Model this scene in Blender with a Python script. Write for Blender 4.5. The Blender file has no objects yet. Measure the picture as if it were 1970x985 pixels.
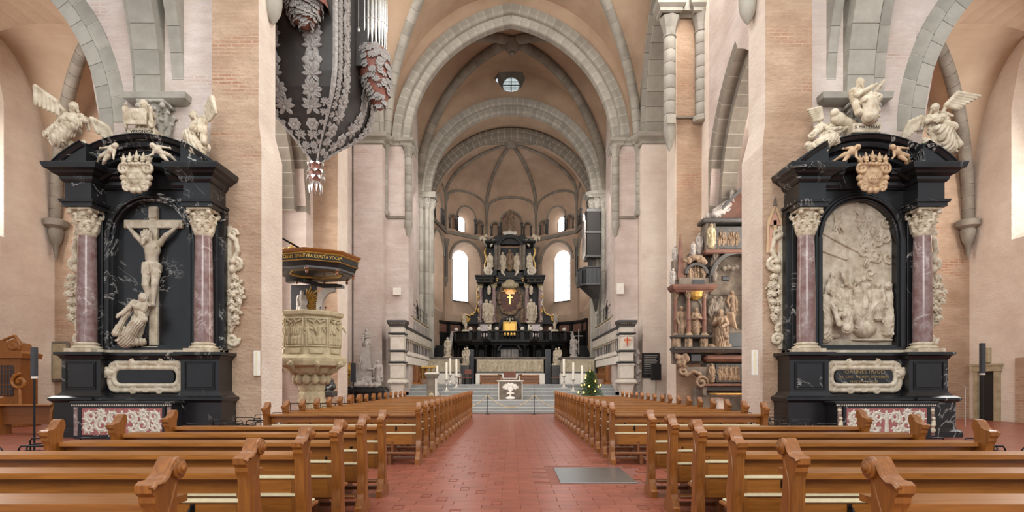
import bpy, bmesh, math, random
import numpy as np
from mathutils import Vector, Matrix
random.seed(7)
rng = np.random.default_rng(3)
SC = bpy.context.scene
COL = SC.collection
PI = math.pi
# ---------------------------------------------------------------- camera
F, CX, HY, EYE = 1100.0, 985.0, 735.0, 1.6          # focal length in pixels of the 1970 x 985 frame, level camera with a raised lens
cam_d = bpy.data.cameras.new('camera'); cam = bpy.data.objects.new('camera', cam_d); COL.objects.link(cam)
cam.location = (0, 0, EYE); cam.rotation_euler = (PI/2, 0, 0)
cam_d.sensor_width = 36.0; cam_d.lens = F/1970*36; cam_d.shift_y = (HY-492.5)/1970
cam_d.clip_start = .05; cam_d.clip_end = 300
SC.camera = cam
# ---------------------------------------------------------------- world, lights, exposure
SC.view_settings.view_transform = 'Standard'; SC.view_settings.look = 'None'
SC.view_settings.exposure = 0.30; SC.view_settings.gamma = 1.0; SC.view_settings.use_curve_mapping = False
world = bpy.data.worlds.new('overcast_sky'); SC.world = world; world.use_nodes = True
world.node_tree.nodes['Background'].inputs[0].default_value = (.86, .93, 1.0, 1)
world.node_tree.nodes['Background'].inputs[1].default_value = .75
def area(name, loc, target, sx, sy, power, col=(1, .97, .93)):
    d = bpy.data.lights.new(name, 'AREA'); d.shape = 'RECTANGLE'; d.size = sx; d.size_y = sy; d.energy = power; d.color = col
    o = bpy.data.objects.new(name, d); COL.objects.link(o); o.location = loc
    o.rotation_euler = (Vector(target)-Vector(loc)).to_track_quat('-Z', 'Y').to_euler()
    return o
area('clerestory_daylight', (-7.0, 9, 19.5), (8, 24, 7), 5, 6, 1000)
area('clerestory_daylight', (7.0, 9, 19.5), (-8, 24, 7), 5, 6, 1250)
area('clerestory_daylight', (-8.7, 23.5, 20.8), (8, 27, 5), 4, 5, 1300)
area('clerestory_daylight', (8.7, 23.5, 20.8), (-8, 27, 5), 4, 5, 1300)
area('west_fill', (0, -14, 12), (0, 25, 2), 12, 9, 2900, (1, .95, .88))  # broad soft fill added behind the camera, no modelled window
area('aisle_window_daylight', (-20.1, 19.6, 10.2), (8, 24, 4), 3.2, 5, 750, (1, .98, .95))
area('aisle_window_daylight', (20.1, 19.6, 10.2), (-8, 24, 4), 3.2, 5, 750, (1, .98, .95))
area('south_aisle_fill', (12.3, 22.8, 7), (-8, 25.5, 6), 4.5, 9, 850, (1, .95, .87))  # added lamp hidden behind the pier, brightens the opposite pier sides
area('north_aisle_fill', (-12.3, 22.8, 7), (8, 25.5, 6), 4.5, 9, 700, (1, .97, .92))  # its added twin in the other aisle, also out of sight
area('choir_fill', (-6.0, 37.5, 14), (4, 44, 6), 3, 5, 420)  # added fill lamp; the choir side walls have no window
area('choir_fill', (6.0, 37.5, 14), (-4, 44, 6), 3, 5, 420)  # same added fill from the other side of the choir

# ---------------------------------------------------------------- materials
def new_mat(name):
    m = bpy.data.materials.new(name); m.use_nodes = True
    nt = m.node_tree; b = nt.nodes['Principled BSDF']
    return m, nt, b
def nd(nt, t, **kw):
    n = nt.nodes.new(t)
    for k, v in kw.items():
        if k.startswith('i_'): n.inputs[int(k[2:]) if k[2:].isdigit() else k[2:].replace('_', ' ')].default_value = v
        else: setattr(n, k, v)
    return n
def rgba(c): return (c[0], c[1], c[2], 1)
def srgb(r, g, b):
    f = lambda v: ((v/255+.055)/1.055)**2.4 if v > 10 else v/255/12.92
    return (f(r), f(g), f(b))
def mixc(nt, fac, a, b, mode='MIX'):
    n = nt.nodes.new('ShaderNodeMix'); n.data_type = 'RGBA'; n.blend_type = mode
    for s, v in ((0, fac), (6, a), (7, b)):
        if isinstance(v, (int, float)): n.inputs[s].default_value = v
        elif isinstance(v, tuple): n.inputs[s].default_value = rgba(v)
        else: nt.links.new(v, n.inputs[s])
    return n.outputs[2]
def ramp(nt, src, stops):
    r = nt.nodes.new('ShaderNodeValToRGB'); e = r.color_ramp.elements
    while len(e) < len(stops): e.new(.5)
    for i, (p, c) in enumerate(stops):
        e[i].position = p; e[i].color = rgba(c) if isinstance(c, tuple) else (c, c, c, 1)
    nt.links.new(src, r.inputs[0]); return r.outputs[0]
def coords(nt, scale=(1, 1, 1), wall=False):
    tc = nt.nodes.new('ShaderNodeTexCoord'); out = tc.outputs['Object']
    if wall:                                       # (x + y, z): runs along walls of either direction
        s = nd(nt, 'ShaderNodeSeparateXYZ'); nt.links.new(out, s.inputs[0])
        a = nd(nt, 'ShaderNodeMath', operation='ADD'); nt.links.new(s.outputs[0], a.inputs[0]); nt.links.new(s.outputs[1], a.inputs[1])
        c = nd(nt, 'ShaderNodeCombineXYZ'); nt.links.new(a.outputs[0], c.inputs[0]); nt.links.new(s.outputs[2], c.inputs[1]); out = c.outputs[0]
    mp = nt.nodes.new('ShaderNodeMapping'); mp.inputs['Scale'].default_value = scale; nt.links.new(out, mp.inputs[0])
    return mp.outputs[0]
def noise(nt, vec, scale, detail=4, rough=.55, dist=0):
    n = nd(nt, 'ShaderNodeTexNoise'); n.inputs['Scale'].default_value = scale; n.inputs['Detail'].default_value = detail
    n.inputs['Roughness'].default_value = rough; n.inputs['Distortion'].default_value = dist
    nt.links.new(vec, n.inputs['Vector']); return n.outputs['Fac']
def bump(nt, b, h, strength, dist=.02):
    n = nd(nt, 'ShaderNodeBump'); n.inputs['Strength'].default_value = strength; n.inputs['Distance'].default_value = dist
    nt.links.new(h, n.inputs['Height']); nt.links.new(n.outputs[0], b.inputs['Normal']); return n
def pieces(nt, col, amount):                       # piece-to-piece variation: a different value for each object and each loose island
    oi = nt.nodes.new('ShaderNodeObjectInfo'); ge = nt.nodes.new('ShaderNodeNewGeometry')
    a = nd(nt, 'ShaderNodeMath', operation='ADD'); nt.links.new(oi.outputs['Random'], a.inputs[0]); nt.links.new(ge.outputs['Random Per Island'], a.inputs[1])
    f = nd(nt, 'ShaderNodeMath', operation='FRACT'); nt.links.new(a.outputs[0], f.inputs[0])
    r = ramp(nt, f.outputs[0], [(0, 1-amount), (.5, 1.0), (1, 1+amount*.7)])
    return mixc(nt, 1.0, col, r, 'MULTIPLY')
def mat(name, c1, c2=None, scale=6, rough=.7, bs=30, bst=.15, metal=0, var=0, stretch=(1, 1, 1), coat=0, bd=.01):
    m, nt, b = new_mat(name); v = coords(nt, stretch); c2 = c2 or tuple(x*.8 for x in c1)
    n = noise(nt, v, scale); col = mixc(nt, ramp(nt, n, [(.3, 0.), (.7, 1.)]), c1, c2)
    if var: col = pieces(nt, col, var)
    nt.links.new(col, b.inputs['Base Color']); b.inputs['Roughness'].default_value = rough; b.inputs['Metallic'].default_value = metal
    if coat: b.inputs['Coat Weight'].default_value = coat; b.inputs['Coat Roughness'].default_value = .15
    if bst: bump(nt, b, noise(nt, v, bs), bst, bd)
    return m
def plaster(name, c1, c2, brick, amt, bumps=.5, band=.6):
    """lime plaster over brick: cloudy tone, faint courses, patches where the red brick shows"""
    m, nt, b = new_mat(name); v = coords(nt); w = coords(nt, (1, 1, 1), True); st = coords(nt, (.8, .8, 3.2))
    n1 = noise(nt, v, .55, 5, .6); n2 = noise(nt, st, .9, 5, .65)
    col = mixc(nt, ramp(nt, n1, [(.35, 0.), (.68, 1.)]), c1, c2)
    col = mixc(nt, ramp(nt, n2, [(.42, 0.), (.75, band)]), col, tuple(x*.82 for x in c2))
    bk = nd(nt, 'ShaderNodeTexBrick'); nt.links.new(w, bk.inputs['Vector'])
    bk.inputs['Scale'].default_value = 1; bk.inputs['Brick Width'].default_value = .42; bk.inputs['Row Height'].default_value = .115
    bk.inputs['Mortar Size'].default_value = .022; bk.inputs['Color1'].default_value = rgba(brick); bk.inputs['Color2'].default_value = rgba(tuple(x*.75 for x in brick))
    bk.inputs['Mortar'].default_value = rgba(c1)
    mask = noise(nt, st, .35, 6, .7, .6)
    col = mixc(nt, ramp(nt, mask, [(.60-.14*amt, 0.), (.72-.10*amt, min(1., .35+amt*.5))]), col, bk.outputs['Color'])
    nt.links.new(col, b.inputs['Base Color']); b.inputs['Roughness'].default_value = .92
    h = nd(nt, 'ShaderNodeMath', operation='ADD'); nt.links.new(noise(nt, coords(nt, (1, 1, 1.7)), 4.2, 7, .68, .4), h.inputs[0])
    h2 = nd(nt, 'ShaderNodeMath', operation='MULTIPLY'); nt.links.new(bk.outputs['Fac'], h2.inputs[0]); h2.inputs[1].default_value = -.045
    nt.links.new(h2.outputs[0], h.inputs[1]); bump(nt, b, h.outputs[0], bumps, .09)
    return m
def marble(name, base, base2, vein, vscale, vwidth, rough=.12, n2=.8):
    m, nt, b = new_mat(name); v = coords(nt)
    oi = nt.nodes.new('ShaderNodeObjectInfo'); ad = nd(nt, 'ShaderNodeVectorMath', operation='ADD'); nt.links.new(v, ad.inputs[0])
    mu = nd(nt, 'ShaderNodeVectorMath', operation='SCALE'); nt.links.new(oi.outputs['Random'], mu.inputs[3]); mu.inputs[0].default_value = (17, 31, 9)
    nt.links.new(mu.outputs[0], ad.inputs[1]); v = ad.outputs[0]
    n = noise(nt, v, vscale*2.4, 5, .6); col = mixc(nt, ramp(nt, n, [(.35, 0.), (.7, 1.)]), base, base2)
    wv = noise(nt, v, vscale, 7, .62, 1.1)
    a = nd(nt, 'ShaderNodeMath', operation='SUBTRACT'); nt.links.new(wv, a.inputs[0]); a.inputs[1].default_value = .5
    ab = nd(nt, 'ShaderNodeMath', operation='ABSOLUTE'); nt.links.new(a.outputs[0], ab.inputs[0])
    line = ramp(nt, ab.outputs[0], [(0, 1.), (vwidth, 0.)])
    gate = ramp(nt, noise(nt, v, vscale*.6, 2), [(.5, 0.), (.62, 1.)])
    f = nd(nt, 'ShaderNodeMath', operation='MULTIPLY'); nt.links.new(line, f.inputs[0]); nt.links.new(gate, f.inputs[1])
    f2 = nd(nt, 'ShaderNodeMath', operation='MULTIPLY'); nt.links.new(f.outputs[0], f2.inputs[0]); f2.inputs[1].default_value = n2
    col = mixc(nt, f2.outputs[0], col, vein); nt.links.new(col, b.inputs['Base Color']); b.inputs['Roughness'].default_value = rough
    return m
def wood(name, c1, c2, rough=.32, along=(1, 12, 12), coat=.15):
    m, nt, b = new_mat(name); v = coords(nt, along)
    n = noise(nt, v, 2.2, 6, .6, .8); col = mixc(nt, ramp(nt, n, [(.3, 0.), (.72, 1.)]), c1, c2)
    col = pieces(nt, col, .13); nt.links.new(col, b.inputs['Base Color']); b.inputs['Roughness'].default_value = rough
    b.inputs['Coat Weight'].default_value = coat; b.inputs['Coat Roughness'].default_value = .22
    bump(nt, b, noise(nt, v, 6, 4), .06, .004); return m
def glow(name, c, s):
    m, nt, b = new_mat(name); b.inputs['Base Color'].default_value = rgba(tuple(x*.35 for x in c)); b.inputs['Emission Color'].default_value = rgba(c)
    b.inputs['Emission Strength'].default_value = s; b.inputs['Roughness'].default_value = .2; return m
MT = {}
MT['plaster'] = plaster('pink_lime_plaster', srgb(211, 198, 190), srgb(192, 174, 163), srgb(178, 128, 104), .2)
MT['plaster_light'] = plaster('pale_lime_plaster', srgb(232, 219, 204), srgb(214, 196, 181), srgb(192, 140, 116), .0, .6, .3)  # pale walls; on the piers it also holds window light as colour
MT['brickish'] = plaster('bare_brick_and_plaster', srgb(194, 167, 142), srgb(164, 134, 109), srgb(168, 108, 80), .55, .7)
MT['vault'] = mat('vault_plaster', srgb(188, 164, 140), srgb(166, 140, 116), .5, .95, 4, .25, bd=.05)
MT['apse'] = mat('apse_plaster', srgb(184, 158, 136), srgb(160, 134, 112), .6, .95, 4, .2, bd=.05)
MT['stone'] = mat('grey_ashlar', srgb(166, 161, 150), srgb(142, 137, 126), 1.6, .85, 14, .25, var=.14, bd=.02)
MT['stone_dark'] = mat('dark_grey_ashlar', srgb(140, 131, 118), srgb(114, 106, 95), 1.6, .88, 14, .25, var=.14, bd=.02)
MT['mortar'] = mat('pale_mortar', srgb(206, 200, 188), srgb(190, 184, 172), 8, .95, 40, .2)
MT['black'] = marble('black_marble', srgb(22, 22, 23), srgb(33, 33, 35), srgb(205, 202, 195), .55, .010, .30, .85)
MT['black_plain'] = marble('black_limestone', srgb(17, 16, 15), srgb(27, 25, 23), srgb(120, 115, 110), .7, .004, .42, .4)
MT['black_plain'].node_tree.nodes['Principled BSDF'].inputs['Specular IOR Level'].default_value = .25
MT['redmarble'] = marble('red_marble', srgb(116, 84, 80), srgb(146, 128, 124), srgb(196, 184, 180), 1.9, .035, .16, .75)
MT['cream'] = mat('cream_alabaster', srgb(214, 202, 180), srgb(168, 151, 125), 5, .65, 30, .35, bd=.012)
MT['relief'] = mat('weathered_alabaster', srgb(204, 192, 172), srgb(160, 144, 120), 5, .6, 30, .2, bd=.008)
MT['ochre'] = mat('ochre_sandstone', srgb(180, 166, 136), srgb(148, 134, 104), 3.5, .85, 26, .3, bd=.01)
MT['tan'] = mat('tan_painted_stone', srgb(190, 150, 110), srgb(160, 122, 88), 5, .7, 30, .2, bd=.006)
MT['epitaph'] = mat('weathered_grey_sandstone', srgb(126, 114, 100), srgb(86, 77, 68), 3, .85, 26, .3, bd=.01)
MT['epitaph_fig'] = mat('warm_sandstone_figures', srgb(146, 122, 97), srgb(98, 80, 64), 4, .8, 26, .3, bd=.01)
MT['redstone'] = mat('red_sandstone', srgb(116, 78, 62), srgb(92, 64, 54), 4, .75, 26, .2)
MT['greystatue'] = mat('grey_weathered_stone', srgb(176, 168, 160), srgb(140, 132, 126), 3, .8, 26, .25, bd=.008)
MT['oak'] = wood('honey_oak', srgb(162, 103, 42), srgb(124, 74, 27))
MT['oak_v'] = wood('honey_oak_upright', srgb(150, 92, 37), srgb(112, 65, 24), .36, (12, 12, 1))
MT['oak_dark'] = wood('dark_oak', srgb(128, 76, 36), srgb(98, 56, 26), .4)
MT['pad'] = mat('cream_felt', srgb(232, 222, 186), srgb(220, 208, 170), 20, .95, 80, .1)
MT['iron'] = mat('black_iron', srgb(26, 26, 27), srgb(34, 34, 35), 9, .35, 40, .05, metal=.6)
MT['blackpaint'] = mat('black_lacquer', srgb(22, 22, 24), srgb(30, 30, 32), 9, .25, 40, .03)
MT['steel'] = mat('brushed_steel', srgb(170, 174, 172), srgb(150, 154, 153), 3, .32, 60, .05, metal=.9, stretch=(1, 30, 1))
MT['tile'] = mat('terracotta_tile', srgb(156, 88, 68), srgb(132, 72, 56), 2.5, .33, 14, .08, var=.13, bd=.004)
MT['joint'] = mat('grey_tile_joint', srgb(138, 86, 70), srgb(122, 76, 64), 5, .9, 50, .2)
MT['greytile'] = mat('grey_tile', srgb(150, 140, 134), srgb(134, 124, 118), 4, .45, 20, .1, var=.12)
MT['step'] = mat('grey_step_stone', srgb(150, 150, 148), srgb(132, 132, 130), 2, .55, 20, .1, var=.08)
MT['stepedge'] = mat('pale_step_edge', srgb(196, 196, 192), srgb(180, 180, 176), 3, .5, 20, .1)
MT['organ'] = mat('black_organ_case', srgb(38, 35, 34), srgb(50, 46, 44), 6, .45, 30, .1)
MT['silver'] = mat('silver_leaf', srgb(225, 223, 220), srgb(178, 174, 170), 9, .34, 40, .25, metal=.75, bd=.01)
MT['silver_m'] = mat('grey_silver_paint', srgb(166, 161, 156), srgb(118, 113, 110), 9, .55, 40, .3, bd=.01)
MT['tin'] = mat('polished_tin', srgb(215, 212, 206), srgb(196, 192, 186), 2, .22, 60, .02, metal=.95)
MT['orange'] = mat('red_brown_wood', srgb(134, 80, 64), srgb(108, 64, 52), 6, .6, 30, .2)
MT['gold'] = mat('gold_leaf', srgb(206, 168, 92), srgb(168, 128, 60), 8, .4, 40, .2, metal=.4)
MT['white'] = mat('white_paint', srgb(236, 230, 220), srgb(222, 214, 202), 2, .6, 30, .08)
MT['screen'] = mat('pale_grey_painted_stone', srgb(214, 206, 192), srgb(196, 186, 172), 3, .65, 30, .1)
MT['screen_dark'] = mat('slate_trim', srgb(70, 68, 66), srgb(54, 52, 50), 4, .4, 30, .1)
MT['glory'] = mat('russet_glory_ground', srgb(104, 62, 44), srgb(64, 40, 34), 3, .6, 20, .3)
MT['screen_old'] = mat('pale_weathered_relief', srgb(196, 184, 160), srgb(164, 150, 124), 4, .8, 30, .3)
MT['warm_relief'] = mat('warm_tinted_alabaster', srgb(204, 174, 138), srgb(160, 128, 96), 5, .65, 30, .3)
MT['leaf'] = mat('fir_needles', srgb(104, 132, 76), srgb(70, 98, 52), 12, .6, 40, .1, var=.3)
MT['wax'] = mat('ivory_wax', srgb(240, 234, 220), srgb(232, 224, 208), 9, .4, 30, .03)
MT['pewter'] = mat('pale_silver_metal', srgb(214, 210, 202), srgb(186, 182, 174), 6, .3, 40, .1, metal=.6)
MT['rope'] = mat('natural_rope', srgb(206, 186, 146), srgb(180, 158, 118), 30, .9, 120, .4)
MT['dark'] = mat('dark_timber', srgb(34, 28, 24), srgb(26, 22, 20), 5, .7, 30, .1)  # plain near-black brown for door leaf, organ case and lettering
MT['sign'] = mat('black_notice_panel', srgb(26, 26, 28), srgb(32, 32, 34), 5, .3, 30, .02)
MT['inktext'] = mat('pale_lettering', srgb(190, 186, 176), None, 5, .6, 30, 0)
MT['goldtext'] = mat('gilt_lettering', srgb(216, 176, 86), srgb(196, 152, 66), 9, .35, 30, 0, metal=.5)
MT['bronze_text'] = mat('dim_gilt_lettering', srgb(160, 136, 92), srgb(140, 116, 76), 9, .4, 30, 0)
MT['pinkinlay'] = mat('rose_inlay', srgb(170, 108, 102), srgb(146, 88, 86), 7, .35, 30, .05)
MT['greyinlay'] = mat('pale_grey_inlay', srgb(214, 208, 194), srgb(186, 180, 166), 9, .4, 30, .1)
MT['redpaint'] = mat('faded_red_paint', srgb(186, 138, 116), srgb(198, 156, 134), 6, .9, 30, .1)
MT['yellowpaint'] = mat('faded_ochre_paint', srgb(204, 174, 138), srgb(194, 162, 124), 6, .9, 30, .1)
MT['crimson'] = mat('red_enamel', srgb(198, 70, 54), srgb(180, 60, 48), 6, .5, 30, .05)
MT['slab'] = mat('slate_panel', srgb(60, 62, 66), srgb(48, 50, 54), 5, .4, 30, .05)
MT['lamp'] = glow('warm_bulb', (1.0, .58, .16), 2.2)
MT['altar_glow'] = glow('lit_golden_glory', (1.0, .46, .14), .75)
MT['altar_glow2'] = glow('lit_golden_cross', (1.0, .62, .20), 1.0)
MT['pane'] = glow('daylit_glass', (.96, .98, 1.0), 4.5)
MT['pane_aisle'] = glow('aisle_daylit_glass', (.96, .98, 1.0), 1.6)
MT['pane_dim'] = glow('daylit_grey_glass', (.70, .80, .80), .75)
MT['lead'] = mat('lead_came', srgb(120, 124, 126), srgb(104, 108, 110), 9, .6, 40, .05)
MT['skin'] = MT['cream']

# ---------------------------------------------------------------- mesh helpers
def W(x, y, Y):
    """world point at depth Y seen at pixel (x, y): used to measure the building off the photograph"""
    return Vector(((x-CX)/F*Y, Y, EYE+(HY-y)/F*Y))
def X(x, Y): return (x-CX)/F*Y
def Z(y, Y): return EYE+(HY-y)/F*Y
def V(*a): return Vector(a)
class MB:
    def __init__(s): s.v = []; s.f = []
    def add(s, vs, fs):
        o = len(s.v); s.v += [tuple(p) for p in vs]; s.f += [tuple(i+o for i in q) for q in fs]; return s
    def box(s, x0, x1, y0, y1, z0, z1):
        if x0 > x1: x0, x1 = x1, x0
        if y0 > y1: y0, y1 = y1, y0
        if z0 > z1: z0, z1 = z1, z0
        return s.add([(x0,y0,z0),(x1,y0,z0),(x1,y1,z0),(x0,y1,z0),(x0,y0,z1),(x1,y0,z1),(x1,y1,z1),(x0,y1,z1)],
                     [(0,3,2,1),(4,5,6,7),(0,1,5,4),(1,2,6,5),(2,3,7,6),(3,0,4,7)])
    def cbox(s, x0, x1, y0, y1, z0, z1, c=.01):
        """box with chamfered edges"""
        if x0 > x1: x0, x1 = x1, x0
        if y0 > y1: y0, y1 = y1, y0
        if z0 > z1: z0, z1 = z1, z0
        c = min(c, (x1-x0)*.45, (y1-y0)*.45, (z1-z0)*.45); vs = []
        for z, i in ((z0, c), (z0+c, 0), (z1-c, 0), (z1, c)):
            a0, a1, b0, b1 = x0+i, x1-i, y0+i, y1-i; e = c if not i else 0
            if i: vs += [(a0,b0+0,z),(a0,b0,z),(a1,b0,z),(a1,b0,z),(a1,b1,z),(a1,b1,z),(a0,b1,z),(a0,b1,z)]
            else: vs += [(x0,y0+c,z),(x0+c,y0,z),(x1-c,y0,z),(x1,y0+c,z),(x1,y1-c,z),(x1-c,y1,z),(x0+c,y1,z),(x0,y1-c,z)]
        fs = [(k*8+j, k*8+(j+1)%8, k*8+8+(j+1)%8, k*8+8+j) for k in range(3) for j in range(8)]
        fs += [(6,4,2,0), (24,26,28,30)]
        return s.add(vs, fs)
    def prism(s, poly, a, b, m=None):
        """poly [(u, v)] extruded from a to b; m(u, v, w) gives the point"""
        m = m or (lambda u, v, w: (u, w, v)); n = len(poly)
        vs = [m(u, v, a) for u, v in poly]+[m(u, v, b) for u, v in poly]
        return s.add(vs, [tuple(range(n))[::-1], tuple(range(n, 2*n))]+[(i, (i+1) % n, n+(i+1) % n, n+i) for i in range(n)])
    def lathe(s, prof, c=(0,0,0), n=20, a0=0, a1=2*PI, cap=True, sq=None):
        full = abs(a1-a0-2*PI) < 1e-6; k = n if full else n+1; vs = []
        for r, z in prof:
            for i in range(k):
                a = a0+(a1-a0)*i/n
                vs.append((c[0]+r*math.cos(a), c[1]+r*math.sin(a)*(sq or 1), c[2]+z))
        fs = []
        for j in range(len(prof)-1):
            for i in range(n if full else n):
                i2 = (i+1) % k if full else i+1
                fs.append((j*k+i, j*k+i2, (j+1)*k+i2, (j+1)*k+i))
        if cap:
            if prof[0][0] > 1e-4: fs.append(tuple(range(k))[::-1])
            if prof[-1][0] > 1e-4: fs.append(tuple(range((len(prof)-1)*k, len(prof)*k)))
        return s.add(vs, fs)
    def tube(s, pts, r, n=8, cap=True):
        pts = [Vector(p) for p in pts]; vs = []; up = None
        rs = r if isinstance(r, (list, tuple)) else [r]*len(pts)
        for i, p in enumerate(pts):
            t = (pts[min(i+1, len(pts)-1)]-pts[max(i-1, 0)]).normalized()
            if up is None: up = t.orthogonal().normalized()
            up = (up-t*up.dot(t)); up = up.normalized() if up.length > 1e-6 else t.orthogonal().normalized(); w = t.cross(up)
            for j in range(n):
                a = 2*PI*j/n; vs.append(p+(up*math.cos(a)+w*math.sin(a))*rs[i])
        fs = [(i*n+j, i*n+(j+1) % n, (i+1)*n+(j+1) % n, (i+1)*n+j) for i in range(len(pts)-1) for j in range(n)]
        if cap: fs += [tuple(range(n))[::-1], tuple(range((len(pts)-1)*n, len(pts)*n))]
        return s.add(vs, fs)
    def ball(s, c, r, n=10, sc=(1,1,1)):
        pr = [(math.sin(PI*i/(n//2+1))*1.0, -math.cos(PI*i/(n//2+1))) for i in range(n//2+2)]
        vs = MB().lathe([(max(a, 1e-5), b) for a, b in pr], n=n, cap=False)
        return s.add([(c[0]+p[0]*r*sc[0], c[1]+p[1]*r*sc[1], c[2]+p[2]*r*sc[2]) for p in vs.v], vs.f)
    def mould(s, prof, path, z0=0, closed=False):
        """moulding: prof [(out, z)] carried along plan polyline [(x, y)], mitred; out is to the right-hand side of the walk"""
        n = len(path); P = [Vector((p[0], p[1])) for p in path]; vs = []
        for i in range(n):
            a = P[i]-P[i-1] if (i > 0 or closed) else P[1]-P[0]
            b = P[(i+1) % n]-P[i] if (i < n-1 or closed) else a
            if i == 0 and not closed: a = b
            a = a.normalized(); b = b.normalized(); na = Vector((a.y, -a.x)); nb = Vector((b.y, -b.x))
            m = na+nb; m = m/max(m.dot(na), .2) if m.length > 1e-6 else na
            for o, z in prof: q = P[i]+m*o; vs.append((q.x, q.y, z0+z))
        k = len(prof); fs = []
        for i in range(n if closed else n-1):
            i2 = (i+1) % n
            fs += [(i*k+j, i2*k+j, i2*k+j+1, i*k+j+1) for j in range(k-1)]
        if not closed: fs += [tuple(range(k)), tuple(range((n-1)*k, n*k))[::-1]]
        return s.add(vs, fs)
    def arcmould(s, sect, c, r, a0, a1, n=24, m=None, caps=True):
        """closed section [(dr, dy)] swept round centre c=(u, z) from angle a0 to a1; m(u, y, z) gives the point"""
        m = m or (lambda u, y, z: (u, y, z)); k = len(sect); vs = []
        for i in range(n+1):
            a = a0+(a1-a0)*i/n
            for dr, dy in sect: vs.append(m(c[0]+(r+dr)*math.cos(a), dy, c[1]+(r+dr)*math.sin(a)))
        fs = [(i*k+j, i*k+(j+1) % k, (i+1)*k+(j+1) % k, (i+1)*k+j) for i in range(n) for j in range(k)]
        if caps: fs += [tuple(range(k))[::-1], tuple(range(n*k, (n+1)*k))]
        return s.add(vs, fs)
    def plate(s, poly, y, t=.01):
        """flat plate with outline [(x, z)] facing -y"""
        return s.prism(poly, y-t, y)
    def mapped(s, fn): s.v = [tuple(fn(*p)) for p in s.v]; return s
    def merge(s, o, fn=None):
        return s.add([fn(*p) for p in o.v] if fn else o.v, o.f)
    def mesh(s, name, smooth=None):
        me = bpy.data.meshes.new(name); me.from_pydata(s.v, [], s.f)
        bm = bmesh.new(); bm.from_mesh(me); bmesh.ops.recalc_face_normals(bm, faces=bm.faces); bm.to_mesh(me); bm.free()
        if smooth is not None:
            me.shade_smooth(); me.set_sharp_from_angle(angle=math.radians(smooth))
        return me
def obj(name, mb, m, parent=None, smooth=None, kind=None, label=None, loc=None, rot=None):
    me = mb.mesh(name, smooth) if isinstance(mb, MB) else mb
    if m is not None and not me.materials: me.materials.append(MT[m] if isinstance(m, str) else m)
    o = bpy.data.objects.new(name, me); COL.objects.link(o)
    if parent: o.parent = parent
    if kind: o['kind'] = kind
    if label: o['label'] = label
    if loc is not None: o.location = loc
    if rot is not None: o.rotation_euler = rot if not isinstance(rot, (int, float)) else (0, 0, rot)
    return o
def tag(o, label, cat, group=None, kind=None):
    o['label'] = label; o['category'] = cat
    if group: o['group'] = group
    if kind: o['kind'] = kind
    return o
def thing(name, label, cat, loc=(0,0,0), rz=0, group=None, kind=None):
    o = bpy.data.objects.new(name, None); COL.objects.link(o); o.location = loc; o.rotation_euler = (0, 0, rz); o.empty_display_size = .2
    return tag(o, label, cat, group, kind)
def struct(name, mb, m, label, cat, smooth=None):
    o = obj(name, mb, m, None, smooth, 'structure'); o['label'] = label; o['category'] = cat; return o
KIDS = {}
def dup(root, loc, rz=None, label=None, group=None, sc=None):
    """copy a thing with its parts and sub-parts"""
    r = root.copy(); COL.objects.link(r); r.location = loc
    if rz is not None: r.rotation_euler = (0, 0, rz)
    if sc is not None: r.scale = sc
    if label: r['label'] = label
    if group: r['group'] = group
    if root.name not in KIDS:
        KIDS[root.name] = [(c, list(c.children)) for c in root.children]
    for c, gs in KIDS[root.name]:
        d = c.copy(); COL.objects.link(d); d.parent = r
        for g in gs:
            e = g.copy(); COL.objects.link(e); e.parent = d
    return r
def text(name, s, size, m, parent, loc, rot=(PI/2, 0, 0), ext=.004, sx=1):
    cu = bpy.data.curves.new(name, 'FONT'); cu.body = s; cu.size = size; cu.extrude = ext; cu.align_x = 'CENTER'; cu.align_y = 'CENTER'
    cu.space_character = 1.08; cu.resolution_u = 3
    tmp = bpy.data.objects.new('tmp', cu); me = bpy.data.meshes.new_from_object(tmp); bpy.data.objects.remove(tmp); bpy.data.curves.remove(cu)
    me.name = name; o = obj(name, me, m, parent); o.location = loc; o.rotation_euler = rot; o.scale = (sx, 1, 1); return o
def arc(cu, cz, r, a0, a1, n): return [(cu+r*math.cos(a0+(a1-a0)*i/n), cz+r*math.sin(a0+(a1-a0)*i/n)) for i in range(n+1)]

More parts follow.
